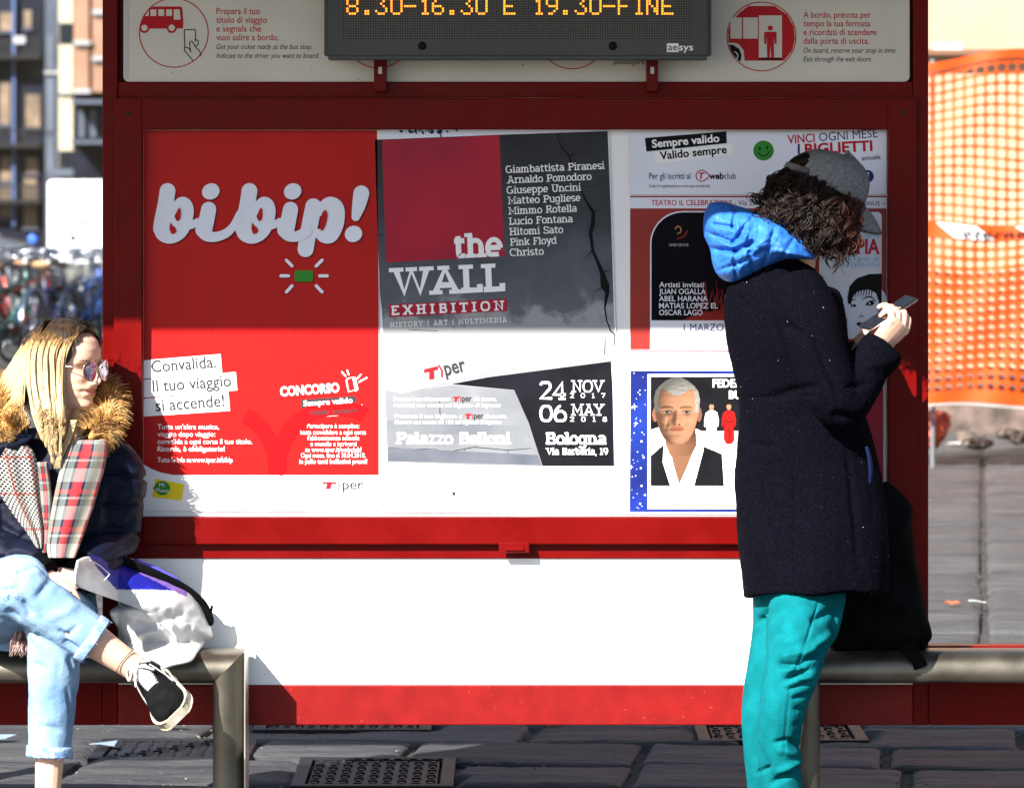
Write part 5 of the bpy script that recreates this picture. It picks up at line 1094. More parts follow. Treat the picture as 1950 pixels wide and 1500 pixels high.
def cloth(mb, rows, nu=28, nv=60, wave=.006, freq=2.2, thick=.008):
    """hanging cloth: rows of (left px, right px, py, depth); u across, v along, real thickness"""
    R_ = catmull(rows, nv); vs = []; uv = []; h = 0; base = len(mb.v)
    for i, (a, b, c, d) in enumerate(R_):
        if i: h += np.hypot((a+b)/2 - (R_[i-1][0]+R_[i-1][1])/2, c - R_[i-1][2])
        for j in range(nu):
            u_ = j/(nu-1); x = a + (b-a)*u_; bul = -.02*math.sin(math.pi*u_)**.6 + wave*math.sin(freq*math.pi*2*u_ + c*.012)
            vs.append(P(x, c, d + bul)); uv.append((u_, h))
    back = [v + Vector((0, thick + .012, 0)) for v in vs]; L_ = len(vs)
    fs = [(i*nu+j, (i+1)*nu+j, (i+1)*nu+j+1, i*nu+j+1) for i in range(nv-1) for j in range(nu-1)]
    rim = [i*nu for i in range(nv)] + [(nv-1)*nu + j for j in range(1, nu)] + [i*nu + nu-1 for i in range(nv-2, -1, -1)] + [j for j in range(nu-2, 0, -1)]
    mb.add(vs + back, fs + [tuple(L_+q for q in f_[::-1]) for f_ in fs] + [(rim[q], L_+rim[q], L_+rim[(q+1) % len(rim)], rim[(q+1) % len(rim)]) for q in range(len(rim))])
    mb.uv = (mb.uv or []) + uv + uv
def shoe(par, heel, d, up, L_=.26, cols=None):
    """low canvas shoe: upper, rubber sole, toe cap stitching, tongue and laces"""
    d = Vector(d).normalized(); up = (Vector(up) - d*Vector(up).dot(d)).normalized(); s = up.cross(d); h = Vector(heel)
    prof = [(0, .026, .055), (.08, .033, .066), (.25, .035, .078), (.42, .038, .066), (.6, .044, .052), (.78, .047, .042), (.92, .040, .034), (1.0, .022, .022)]
    def ring_(t, w, hh, z0, k=20, top=True):
        out = []
        for j in range(k):
            a = 2*math.pi*j/k; x = w*math.copysign(abs(math.cos(a))**.8, math.cos(a)); z = z0 + (hh)*(max(0, math.sin(a)))**.75 if math.sin(a) >= 0 else z0
            out.append(h + d*(t*L_) + s*x + up*z)
        return out
    rr = catmull(prof, 26); m = MB(); k = 20
    for q in rr: m.v += [tuple(v) for v in ring_(q[0], q[1], q[2], .018)]
    n = len(rr)
    for i in range(n-1):
        for j in range(k): m.f.append((i*k+j, i*k+(j+1) % k, (i+1)*k+(j+1) % k, (i+1)*k+j)); m.m.append(0)
    m.f.append(tuple(range(k))[::-1]); m.f.append(tuple((n-1)*k+j for j in range(k))); m.m += [0, 0]
    up_ = m.build('shoe', cols[0], par, smooth=True)
    m = MB(); outl = []
    for side in (1, -1):
        seq = rr if side > 0 else rr[::-1]
        outl += [(q[0]*L_ + (.006 if q[0] > .95 else (-.006 if q[0] < .05 else 0)), side*(q[1] + .004)) for q in seq]
    for z in (0, .003, .021, .023):
        g = .0 if z in (.003, .021) else -.003
        m.v += [tuple(h + d*a + s*(b + math.copysign(g, b)) + up*z) for a, b in outl]
    n2 = len(outl)
    for i in range(3):
        for j in range(n2): m.f.append((i*n2+j, i*n2+(j+1) % n2, (i+1)*n2+(j+1) % n2, (i+1)*n2+j)); m.m.append(0)
    m.f.append(tuple(range(n2))[::-1]); m.f.append(tuple(3*n2+j for j in range(n2))); m.m += [0, 0]
    m.build('sole', cols[1], up_, smooth=False)
    def top(t): q = np.interp(t, [p[0] for p in prof], [p[2] for p in prof]); return .018 + q
    m = MB()
    for i in range(7):
        t = .30 + .045*i; w = .022 - .0008*i; sw = .004 if i % 2 else -.004
        tube(m, [h + d*((t-.012)*L_) - s*w + up*(top(t)*.93), h + d*(t*L_) + up*(top(t)+.004), h + d*((t+.012)*L_) + s*w + up*(top(t)*.93)], [(.0045, .0025)], 9, 8, ref=tuple(up))
    for sg in (-1, 1):
        c = h + d*(.27*L_) + up*(top(.27)+.008); tube(m, [c, c + s*(.024*sg) + up*.012, c + s*(.036*sg) - up*.006 + d*.012, c + s*(.014*sg) + up*.004], [.0032], 20, 7)
        tube(m, [c, c + s*(.016*sg) + d*.03, c + s*(.03*sg) + d*.055 - up*.012], [.003], 12, 7)
    m.build('laces', cols[2], up_, smooth=True)
    m = MB(); tube(m, [h + d*(.20*L_) + up*(top(.2)+.012), h + d*(.30*L_) + up*(top(.3)+.002), h + d*(.6*L_) + up*(top(.6)+.001)], [(.022, .004), (.021, .004), (.016, .003)], 12, 12, ref=tuple(up)); m.build('tongue', cols[2], up_, smooth=True)
    m = MB()
    for sg in (-1, 1):
        pts = [h + d*(t*L_) + s*(sg*(w+.001)) + up*z for t, w, z in ((.06, .031, .05), (.25, .036, .055), (.42, .037, .052), (.52, .040, .036))]; tube(m, pts, [(.005, .002)], 20, 8, ref=tuple(s))
        pts = [h + d*(t*L_) + s*(sg*w) + up*z for t, w, z in ((.30, .026, .088), (.40, .034, .068), (.45, .040, .045), (.47, .041, .03))]; tube(m, pts, [(.006, .002)], 20, 8, ref=tuple(s))
    m.build('stripe', cols[2], up_, smooth=True)
    return up_
# ---------------------------------------------------------------- benches
def bench(name, e, sgn, label, far):
    """curved steel perch: rounded nose beam with a mitred, rounded leg at its inner end"""
    b = empty('bench', P(e, 1560, -.1), label, 'bench')
    zt = P(0, 1240, -.16).z
    prof = [(-.02, -.045), (-.02, -.006), (-.06, 0), (-.135, -.002), (-.155, -.010), (-.168, -.028), (-.172, -.048), (-.168, -.066), (-.158, -.077), (-.150, -.079), (-.140, -.070), (-.06, -.062)]   # (y, z under the top)
    xe = P(e, 0, -.16).x; xf = xe + far; W = .078; m = MB(); n = len(prof)
    vs = [(xe + sgn*(-z)*0 + (sgn*(-z)*W/.079), y, zt + z) for y, z in prof] + [(xf, y, zt + z) for y, z in prof]       # mitred end
    fs = [(i, (i+1) % n, n + (i+1) % n, n + i) for i in range(n)]
    if sgn < 0: fs = [f[::-1] for f in fs]
    m.add(vs, fs); m.f.append(tuple(range(n))[::-1] if sgn > 0 else tuple(range(n))); m.m.append(0)
    o = m.build('seat', M_STEEL, b, smooth=True); o.data.set_sharp_from_angle(angle=R(50))
    m = MB(); vs = [(xe + sgn*(-z)*W/.079, y, zt + z - .0008*0) for y, z in prof] + [(xe + sgn*(-z)*W/.079, y, 0) for y, z in prof]
    fs = [(i, (i+1) % n, n + (i+1) % n, n + i) for i in range(n)]
    if sgn > 0: fs = [f[::-1] for f in fs]
    m.add(vs, fs); o = m.build('leg', M_STEEL, b, smooth=True); o.data.set_sharp_from_angle(angle=R(50))
    m = MB(); a = xe; m.box(min(a, a - sgn*.004), max(a, a - sgn*.004), -.168, -.02, 0, zt + .001, .0015); m.build('edge_plate', mat('bright_steel_edge', (.62, .60, .56), .3, metal=.8), b)
    m = MB()
    m.box(xf - .05, xf + .05, -.15, -.03, 0, zt - .08, .01); m.build('leg', M_STEEL, b)
    return b
bench('bench', 465, -1, 'steel perch bench under the seated woman, with a mitred rounded leg', -1.6)
bench('bench', 1502, 1, 'steel perch bench on the right behind the teal trousers', 1.4)
# ---------------------------------------------------------------- seated woman
girl = empty('person', P(90, 1240, -.17), 'seated woman with long blond hair, round sunglasses, navy jacket, plaid scarf and pale jeans', 'person')
chin = P(120, 781, -.17); hf, hu = (math.sin(R(64)), -math.cos(R(64)), -.03), (.03, 0, 1)
mb = MB(); HF, HS, HU = head_mesh(mb, chin, hf, hu)
neck = chin - HF*.004
tube(mb, [P(103, 870, -.16), P(108, 815, -.165), chin - HF*.012 + HU*.02, chin - HF*.02 + HU*.08], [.062, .050, .050, .052], 12, 18)
def trunk(mb, rows, seg=28, n=26):
    """(px centre, py, depth, half width m, half depth m)"""
    tube(mb, [P(a, b, c) for a, b, c, w_, d_ in rows], [(w_, d_) for a, b, c, w_, d_ in rows], n, seg, ref=(0, 1, 0))
trunk(mb, [(75, 1180, -.17, .14, .09), (78, 1060, -.17, .13, .085), (92, 950, -.17, .145, .09), (103, 880, -.165, .15, .075), (105, 845, -.165, .07, .055)])
L_SH, L_EL, L_WR = P(226, 880, -.16), P(216, 1026, -.155), P(148, 1092, -.32)
R_SH, R_EL, R_WR = P(-18, 885, -.17), P(-42, 1035, -.26), P(84, 1096, -.36)
for sh, el, wr in ((L_SH, L_EL, L_WR), (R_SH, R_EL, R_WR)): tube(mb, [sh, el, wr], [.045, .036, .024], 16, 14)
hand_mesh(mb, L_WR, (-.42, -.5, -.26), (.15, -.6, .75), 1, curl=(50, 60, 40)); hand_mesh(mb, R_WR, (.5, -.5, -.45), (0, -.5, .85), -1, curl=(40, 50, 40))
HIP_R, KN_R, AN_R = P(-12, 1158, -.18), P(34, 1122, -.57), P(274, 1283, -.55)
HIP_L, KN_L, AN_L = P(112, 1172, -.18), P(106, 1196, -.52), P(91, 1512, -.53)
dvr = (AN_R - KN_R).normalized()
for hp, kn, an in ((HIP_R, KN_R, AN_R), (HIP_L, KN_L, AN_L)):
    mid = kn*.62 + an*.38; tube(mb, [hp, kn], [.075, .055], 8, 16); tube(mb, [kn, mid, kn*.25 + an*.75, an], [.050, .050, .036, .031], 16, 16)
ft = (P(318, 1388, -.76) - P(268, 1292, -.53)).normalized(); tube(mb, [AN_R, AN_R + ft*.02 + dvr*.02, AN_R + ft*.05 + dvr*.03], [.031, .028, .018], 8, 12); tube(mb, [AN_L, AN_L + Vector((0, -.08, -.06)), AN_L + Vector((0, -.15, -.075))], [.031, .028, .018], 8, 12)
gb = fuse('body', mb, [M_SKIN, M_LIP, M_BROW], girl, .0026, 2); paint_face(gb, chin, HF, HS, HU)
# --- jacket
M_NAVYCOAT = mat('navy_nylon', (.0042, .0062, .018), .6, var=.25, vscale=10, bump=.1, bscale=70, spec=.12)
mb = MB()
trunk(mb, [(72, 1120, -.165, .168, .115), (76, 1060, -.165, .172, .118), (88, 970, -.17, .178, .122), (100, 900, -.17, .182, .108), (104, 860, -.168, .155, .090), (106, 835, -.168, .085, .07)])
for sh, el, wr, s_ in ((L_SH, L_EL, L_WR, 1), (R_SH, R_EL, R_WR, -1)):
    tube(mb, [sh + Vector((-.03*s_, 0, .012)), sh*.8 + el*.2, sh*.35 + el*.65, el, el*.5 + wr*.5, el*.12 + wr*.88], [.064, .072, .068, .062, .060, .053], 34, 22)
    ball(mb, sh + Vector((-.012*s_, 0, -.004)), (.066, .066, .06))
def jdisp(co, no):
    px, py = topx(co); d = .003*fbm(co, (16, 16, 30), 3)
    for yb in (905, 958, 1012, 1066): d -= .010*np.exp(-((py - yb - 6*np.sin(px*.05 + yb))/4.2)**2)*(np.abs(px-100) > 92)
    d += foldpx(co, no, [(258, 985, 215, 1020, 7, -.006), (262, 1020, 200, 1055, 6, -.005), (236, 930, 205, 965, 7, -.006), (60, 1010, 10, 1040, 7, -.010), (80, 1060, 20, 1052, 6, -.009), (214, 880, 250, 915, 8, -.008), (10, 990, 60, 1030, 6, .006), (200, 900, 185, 1000, 9, .006)])
    return d
jk = fuse('jacket', mb, M_NAVYCOAT, girl, .0045, 6, jdisp)
mb = MB()                                         # cuffs and stand-up collar flaps
for el, wr in ((L_EL, L_WR), (R_EL, R_WR)):
    dv = (wr - el).normalized(); tube(mb, [el*.14 + wr*.86, el*.06 + wr*.94, wr + dv*.008, wr + dv*.012], [.050, .047, .043, .034], 10, 20)
mb.build('cuff', mat('black_knit_cuff', (.002, .002, .003), .9, bump=.5, bscale=250, spec=.05), jk, smooth=True)
mb = MB(); cloth(mb, [(-30, 18, 868, -.30), (-16, 42, 850, -.31), (8, 62, 836, -.30), (34, 72, 815, -.27)], 14, 20, .002, 1, .012); mb.uv = None; mb.build('collar', M_NAVYCOAT, jk, smooth=True)
# --- fur trimmed hood
def fur_tree():
    M = mat('fox_fur', (.52, .30, .10), .75, var=.1, vscale=20); T = M.node_tree; L = T.links.new; B = T.nodes['Principled BSDF']
    n = T.nodes.new('ShaderNodeTexNoise'); n.inputs['Scale'].default_value = 26; n.inputs['Detail'].default_value = 4; tc = T.nodes.new('ShaderNodeTexCoord'); L(tc.outputs['Object'], n.inputs['Vector'])
    r = T.nodes.new('ShaderNodeValToRGB'); L(n.outputs[0], r.inputs[0]); e = r.color_ramp.elements; e[0].position = .36; e[0].color = (.10, .045, .012, 1); e[1].position = .66; e[1].color = (.62, .46, .22, 1); q = e.new(.5); q.color = (.45, .22, .05, 1)
    L(r.outputs[0], B.inputs['Base Color']); return M
M_FUR = fur_tree()
ruff = [P(40, 832, -.30), P(2, 800, -.28), P(-8, 762, -.20), P(30, 742, -.10), P(120, 742, -.04), P(190, 745, -.07), P(204, 778, -.14), P(194, 812, -.22), P(172, 834, -.27)]
rp_ = catmull([tuple(p) for p in ruff], 90); mb = MB(); tube(mb, ruff, [.006, .026, .034, .034, .034, .034, .034, .026, .006], 40, 14)
it = []
for q in range(5200):
    i = rnd.randrange(0, 89); p = Vector(rp_[i]).lerp(Vector(rp_[i+1]), rnd.random()); tg = (Vector(rp_[i+1]) - Vector(rp_[i])).normalized()
    a = rnd.uniform(0, 2*math.pi); e1 = tg.orthogonal().normalized(); e2 = tg.cross(e1); d = (e1*math.cos(a) + e2*math.sin(a)); ln = rnd.uniform(.018, .044)*(0.6 if i < 3 or i > 86 else 1)
    cl = Vector((noise.noise(p*30), noise.noise(p*30 + Vector((7, 3, 1))), noise.noise(p*30 + Vector((2, 9, 4)))))*.9
    d2 = (d + cl*.8 + Vector((0, 0, -.35)) + tg*.3).normalized(); b = p + d*.026
    it.append(([tuple(b), tuple(b + (d + cl*.4).normalized()*ln*.5), tuple(b + (d + cl*.4).normalized()*ln*.5 + d2*ln*.55)], .0017))
strands(mb, it, 3); mb.build('fur_trim', M_FUR, jk, smooth=True)
# --- scarf
def uv_checks(name, ucols, ku, kv, hound=False):
    M = bpy.data.materials.new(name); M.use_nodes = True; T = M.node_tree; L = T.links.new; B = T.nodes['Principled BSDF']; B.inputs['Roughness'].default_value = .9; B.inputs['Sheen Weight'].default_value = .3; B.inputs['Specular IOR Level'].default_value = .15
    uv = T.nodes.new('ShaderNodeUVMap'); sp = T.nodes.new('ShaderNodeSeparateXYZ'); L(uv.outputs[0], sp.inputs[0])
    def frac(sock, k, off=0):
        a = T.nodes.new('ShaderNodeMath'); a.operation = 'MULTIPLY_ADD'; a.inputs[1].default_value = k; a.inputs[2].default_value = off; L(sock, a.inputs[0]); b = T.nodes.new('ShaderNodeMath'); b.operation = 'FRACT'; L(a.outputs[0], b.inputs[0]); return b.outputs[0]
    def ramp(sock, stops):
        r = T.nodes.new('ShaderNodeValToRGB'); r.color_ramp.interpolation = 'CONSTANT'; L(sock, r.inputs[0]); e = r.color_ramp.elements
        e[0].position = stops[0][0]; e[0].color = rgb(stops[0][1]); e[1].position = stops[1][0]; e[1].color = rgb(stops[1][1])
        for p_, c_ in stops[2:]: q = e.new(p_); q.color = rgb(c_)
        return r.outputs[0]
    cu = ramp(frac(sp.outputs['X'], ku), ucols[0]); cv = ramp(frac(sp.outputs['Y'], kv), ucols[1])
    tw = T.nodes.new('ShaderNodeTexWave'); tw.wave_type = 'BANDS'; tw.bands_direction = 'DIAGONAL'; tw.inputs['Scale'].default_value = 1.0
    mp = T.nodes.new('ShaderNodeMapping'); L(uv.outputs[0], mp.inputs[0]); mp.inputs['Scale'].default_value = ((14, .26, 1) if hound else (24, .30, 1)); L(mp.outputs[0], tw.inputs['Vector'])
    gt = T.nodes.new('ShaderNodeMath'); gt.operation = 'GREATER_THAN'; gt.inputs[1].default_value = .5; L(tw.outputs['Fac'], gt.inputs[0])
    if hound:
        ck = T.nodes.new('ShaderNodeTexChecker'); mp2 = T.nodes.new('ShaderNodeMapping'); L(uv.outputs[0], mp2.inputs[0]); mp2.inputs['Scale'].default_value = (1, .0133, 1); mp2.inputs['Rotation'].default_value = (0, 0, 0); L(mp2.outputs[0], ck.inputs[0]); ck.inputs['Scale'].default_value = 17; ck.inputs[1].default_value = (.40, .39, .36, 1); ck.inputs[2].default_value = (.008, .009, .013, 1)
        mx0 = T.nodes.new('ShaderNodeMix'); mx0.data_type = 'RGBA'; mx0.blend_type = 'MULTIPLY'; mx0.inputs[0].default_value = 1; L(ck.outputs[0], mx0.inputs[6]); L(cu, mx0.inputs[7])
        mx = T.nodes.new('ShaderNodeMix'); mx.data_type = 'RGBA'; mx.blend_type = 'MULTIPLY'; mx.inputs[0].default_value = 1; L(mx0.outputs[2], mx.inputs[6]); L(cv, mx.inputs[7])
    else:
        mx = T.nodes.new('ShaderNodeMix'); mx.data_type = 'RGBA'; md = T.nodes.new('ShaderNodeMath'); md.operation = 'MULTIPLY_ADD'; md.inputs[1].default_value = .36; md.inputs[2].default_value = .32; L(gt.outputs[0], md.inputs[0]); L(md.outputs[0], mx.inputs[0]); L(cu, mx.inputs[6]); L(cv, mx.inputs[7])
    L(mx.outputs[2], B.inputs['Base Color'])
    bp = T.nodes.new('ShaderNodeBump'); bp.inputs['Strength'].default_value = .5; bp.inputs['Distance'].default_value = .002; L(tw.outputs['Fac'], bp.inputs['Height']); L(bp.outputs[0], B.inputs['Normal']); return M
Wc, Nv, Rd, Gn, Cr = (.20, .225, .22), (.004, .006, .022), (.36, .012, .015), (.012, .03, .032), (.33, .30, .23)
M_TART = uv_checks('tartan_wool', ([(0, Cr), (.10, Nv), (.14, Wc), (.30, Nv), (.36, Rd), (.58, Rd), (.60, Nv), (.66, Wc), (.74, Cr), (.93, Rd)], [(0, Wc), (.10, Nv), (.30, Rd), (.42, Nv), (.50, Wc), (.56, Gn), (.70, Nv), (.74, Wc)]), 1.0, 1/74.0)
One = (1, 1, 1); M_HOUND = uv_checks('houndstooth_wool', ([(0, One), (.30, One), (.36, (1, .25, .22)), (.42, One), (.80, One), (.86, (1, .3, .28)), (.92, One)], [(0, One), (.5, (1, .3, .28)), (.56, One)]), 1.0, 1/72.0, hound=True)
mb = MB(); cloth(mb, [(-34, 40, 838, -.290), (-24, 64, 862, -.305), (-14, 73, 900, -.315), (0, 79, 940, -.32), (26, 84, 980, -.325), (52, 86, 1015, -.33), (70, 82, 1044, -.335)], 30, 60, .007, 2.4); sc = mb.build('scarf', M_HOUND, girl, smooth=True)
mb = MB(); cloth(mb, [(136, 203, 838, -.275), (126, 203, 862, -.30), (114, 197, 895, -.315), (106, 187, 930, -.325), (99, 177, 965, -.33), (93, 164, 1002, -.335), (88, 152, 1036, -.345), (92, 142, 1062, -.36)], 34, 80, .006, 1.6); mb.build('scarf', M_TART, girl, smooth=True)
mb = MB(); cloth(mb, [(70, 90, 880, -.30), (76, 98, 940, -.315), (78, 98, 1000, -.32), (76, 92, 1052, -.335)], 12, 30, .003, 1); mb.build('scarf', M_TART, girl, smooth=True)
mb = MB(); it = []
for q in range(130):
    t = rnd.random(); a = P(70 - 30*t + rnd.uniform(-6, 6), 1168 + 16*t, -.43 + rnd.uniform(-.02, .02)); e = P(18 + 46*rnd.random(), 1226 + rnd.uniform(-14, 26), -.42 + rnd.uniform(-.03, .03)); md = (a + e)/2 + Vector((rnd.uniform(-.012, .012), 0, rnd.uniform(-.01, .01)))
    it.append(([tuple(a), tuple(md), tuple(e)], .0030))
strands(mb, it, 5); mb.build('scarf_fringe', mat('pink_cream_wool', (.62, .42, .36), .9, col2=(.10, .05, .06), vscale=38), girl, smooth=True)
# --- jeans
def denim():
    M = mat('pale_denim', (.215, .33, .475), .85, var=.1, vscale=11, col2=(.125, .225, .37), bump=.35, bscale=260, spec=.15); return M
M_DENIM = denim()
mb = MB(); trunk(mb, [(60, 1235, -.17, .15, .10), (62, 1180, -.17, .165, .115), (66, 1110, -.17, .15, .10)])
hemR = KN_R*.40 + AN_R*.60; hemL = KN_L*.245 + AN_L*.755
tube(mb, [HIP_R + Vector((-.01, .02, .0)), HIP_R*.5 + KN_R*.5, KN_R + Vector((0, .03, .005)), KN_R], [.098, .092, .078, .068], 22, 22); ball(mb, KN_R + Vector((-.006, .01, -.004)), (.072, .075, .070))
tube(mb, [KN_R, KN_R*.8 + AN_R*.2, hemR], [.070, .064, .056], 22, 22)
tube(mb, [HIP_L, HIP_L*.5 + KN_L*.5, KN_L], [.096, .086, .072], 20, 22); ball(mb, KN_L, (.066, .07, .066)); tube(mb, [KN_L, KN_L*.75 + AN_L*.25, hemL], [.066, .063, .052], 26, 22)
def dden(co, no):
    return .0035*fbm(co, (13, 13, 13), 4) + foldpx(co, no, [(104, 1095, 70, 1140, 8, -.010), (44, 1140, 60, 1175, 7, -.012), (0, 1125, 45, 1120, 5, -.006), (120, 1218, 150, 1240, 6, -.012), (130, 1250, 146, 1290, 5, -.010), (150, 1150, 90, 1180, 10, .005), (100, 1250, 90, 1330, 10, .004),
        (62, 1262, 90, 1275, 6, -.007), (128, 1310, 142, 1400, 4, -.006), (70, 1380, 120, 1390, 7, -.005), (30, 1090, 70, 1080, 6, -.005), (110, 1200, 135, 1215, 5, -.009), (60, 1200, 75, 1230, 6, .006), (150, 1190, 120, 1215, 5, -.006), (10, 1160, 40, 1180, 8, -.008)])
jn = fuse('jeans', mb, M_DENIM, girl, .0042, 5, dden)
M_HEM = mat('frayed_denim_hem', (.32, .44, .60), .9, col2=(.09, .19, .38), vscale=70, bump=.6, bscale=200)
for kn, an, hm, r_ in ((KN_R, AN_R, hemR, .058), (KN_L, AN_L, hemL, .054)):
    dv = (an - kn).normalized(); mb = MB(); tube(mb, [hm - dv*.020, hm - dv*.017, hm, hm + dv*.006, hm + dv*.007], [r_*.93, r_*1.05, r_*1.06, r_*1.03, r_*.82], 14, 30)
    fr = []
    for q in range(70):
        a = rnd.uniform(0, 6.283); e1 = dv.orthogonal().normalized(); e2 = dv.cross(e1); b = hm + dv*.005 + (e1*math.cos(a) + e2*math.sin(a))*r_*1.02; fr.append(([tuple(b), tuple(b + dv*rnd.uniform(.003, .010) + Vector((rnd.uniform(-.003, .003), 0, 0)))], .0009))
    strands(mb, fr, 3); mb.build('hem', M_HEM, jn, smooth=True)
mb = MB(); it = []
for px_, py_, n_ in ((10, 1128, 40), (120, 1100, 14)):
    for q in range(n_):
        a = P(px_ + rnd.gauss(0, 14 if n_ > 20 else 8), py_ + rnd.gauss(0, 4), -.645 if n_ > 20 else -.60); it.append(([tuple(a), tuple(a + Vector((rnd.uniform(-.006, .006), -.002, rnd.uniform(-.009, .004))))], .0009))
strands(mb, it, 3); mb.build('frayed_thread', M_PAPER, jn)
# --- footwear
M_SHOE = mat('black_canvas', (.0035, .0035, .0038), .85, var=.4, vscale=30, bump=.5, bscale=220, spec=.08); M_RUB = mat('white_rubber', (.42, .41, .37), .55, var=.08, vscale=25, col2=(.32, .27, .18)); M_LACE = mat('white_lace', (.40, .40, .39), .8, bump=.4, bscale=240)
dv0 = (AN_R - KN_R).normalized(); dshoe = (P(312, 1384, -.80) - P(268, 1300, -.53)).normalized(); upv = Vector((-.52, -.60, .55)); upv = (upv - dshoe*upv.dot(dshoe)).normalized(); heel = AN_R + dv0*.020 - dshoe*.050 - upv*.052
shoe(girl, heel, dshoe, (-.52, -.60, .55), .228, (M_SHOE, M_RUB, M_LACE))
shoe(girl, Vector((AN_L.x, AN_L.y + .06, .0)), (0.05, -1, 0), (0, 0, 1), .25, (M_SHOE, M_RUB, M_LACE))
mb = MB(); dv = (AN_R - KN_R).normalized(); tube(mb, [AN_R - dv*.012, AN_R + dv*.004, AN_R + dv*.02], [.037, .039, .040], 8, 20); mb.build('sock', mat('navy_sock', (.015, .015, .03), .9), girl, smooth=True)
mb = MB(); q = KN_R*.16 + AN_R*.84; e1 = dv.orthogonal().normalized(); e2 = dv.cross(e1)
tube(mb, [q + (e1*math.cos(a) + e2*math.sin(a))*.0375 + dv*.004*math.sin(2*a) for a in np.linspace(0, 2*math.pi, 30)], [.0012], 60, 6); mb.build('anklet', mat('dark_cord', (.05, .035, .03), .6), girl, smooth=True)
# --- sunglasses
M_GOLD = mat('pale_gold_wire', (.75, .55, .36), .25, metal=1.0, var=.03); M_LENS = bpy.data.materials.new('mirror_lens'); M_LENS.use_nodes = True
b_ = M_LENS.node_tree.nodes['Principled BSDF']; b_.inputs['Metallic'].default_value = .55; b_.inputs['Roughness'].default_value = .06; b_.inputs['Base Color'].default_value = (.28, .25, .36, 1)
def hp(x, w, z): return chin + HF*x + HS*w + HU*z
mb = MB(); wire = MB()
for sg in (-1, 1):
    nlen = 26; ctr = (.098, .033*sg, .104)
    ringp = [hp(ctr[0] - .010*abs(math.cos(a)*.5 + .5*0) - .004*(sg*math.cos(a)), ctr[1] + .0255*math.cos(a), ctr[2] + (.0235 if math.sin(a) > 0 else .027)*math.sin(a)) for a in np.linspace(0, 2*math.pi, nlen)]
    tube(wire, ringp, [.0013], 70, 6)
    c_ = hp(ctr[0]-.003, ctr[1], ctr[2]); mb.add([c_] + ringp[:-1], [(0, i+1, (i+1) % (nlen-1) + 1) for i in range(nlen-1)])
    tube(wire, [hp(.091, .0575*sg, .110), hp(.06, .076*sg, .112), hp(-.005, .078*sg, .110), hp(-.03, .072*sg, .098)], [.0013], 24, 6)
tube(wire, [hp(.100, -.010, .108), hp(.110, 0, .112), hp(.100, .010, .108)], [.0013], 12, 6); tube(wire, [hp(.096, -.022, .126), hp(.106, 0, .1285), hp(.096, .022, .126)], [.0014], 14, 6)
sg_ = wire.build('sunglasses', M_GOLD, girl, smooth=True); mb.build('lens', M_LENS, sg_, smooth=True)
# --- hair
def blond():
    M = mat('rooted_blond_hair', (.6, .4, .2), .5, spec=.3); T = M.node_tree; L = T.links.new; B = T.nodes['Principled BSDF']
    tc = T.nodes.new('ShaderNodeTexCoord'); sp = T.nodes.new('ShaderNodeSeparateXYZ'); L(tc.outputs['Object'], sp.inputs[0])
    mp = T.nodes.new('ShaderNodeMapping'); L(tc.outputs['Object'], mp.inputs[0]); mp.inputs['Scale'].default_value = (170, 110, 7)
    n = T.nodes.new('ShaderNodeTexNoise'); n.inputs['Scale'].default_value = 1; n.inputs['Detail'].default_value = 4; L(mp.outputs[0], n.inputs['Vector'])
    z0, z1 = P(0, 686, -.2).z, P(0, 618, -.2).z
    mr = T.nodes.new('ShaderNodeMapRange'); L(sp.outputs['Z'], mr.inputs[0]); mr.inputs[1].default_value = z0; mr.inputs[2].default_value = z1; mr.inputs[3].default_value = .0; mr.inputs[4].default_value = 1
    ad = T.nodes.new('ShaderNodeMath'); ad.operation = 'MULTIPLY_ADD'; ad.inputs[1].default_value = .9; L(n.outputs[0], ad.inputs[0]); sb = T.nodes.new('ShaderNodeMath'); sb.operation = 'SUBTRACT'; sb.inputs[1].default_value = .45; L(mr.outputs[0], sb.inputs[0]); L(sb.outputs[0], ad.inputs[2])
    r = T.nodes.new('ShaderNodeValToRGB'); L(ad.outputs[0], r.inputs[0]); e = r.color_ramp.elements; e[0].position = .0; e[0].color = (.50, .36, .19, 1); e[1].position = .92; e[1].color = (.014, .008, .004, 1); q = e.new(.32); q.color = (.40, .26, .115, 1); q = e.new(.62); q.color = (.11, .058, .022, 1)
    L(r.outputs[0], B.inputs['Base Color']); return M
M_BLOND = blond()
mb = MB(); nz, na = 110, 200; vs = []; keep = {}
for i in range(nz):                               # scalp layer that leaves the face free
    z = .05 + .180*i/(nz-1)
    for j in range(na):
        a = 2*math.pi*j/na; x = (interp(z, FRONT) if math.cos(a) > 0 else interp(z, BACK))*math.copysign(abs(math.cos(a))**.92, math.cos(a)); w_ = interp(z, WIDE)*math.copysign(abs(math.sin(a))**.84, math.sin(a)); k_ = 1.09 + .008*math.sin(a*40 + z*30)
        vs.append(hp(x*k_ - .003, w_*k_, z*1.0 + .006*(z/.23)**3)); ez = np.interp(abs(w_), [0, .03, .055, .075], [.192, .184, .160, .05]); keep[i*na + j] = not (math.cos(a) > -.05 and z < ez)
fs = [(i*na+j, i*na+(j+1) % na, (i+1)*na+(j+1) % na, (i+1)*na+j) for i in range(nz-1) for j in range(na)]
fs = [f_ for f_ in fs if all(keep[q] for q in f_)] + [tuple((nz-1)*na+j for j in range(na))]; mb.add(vs, fs, 1)
it = []
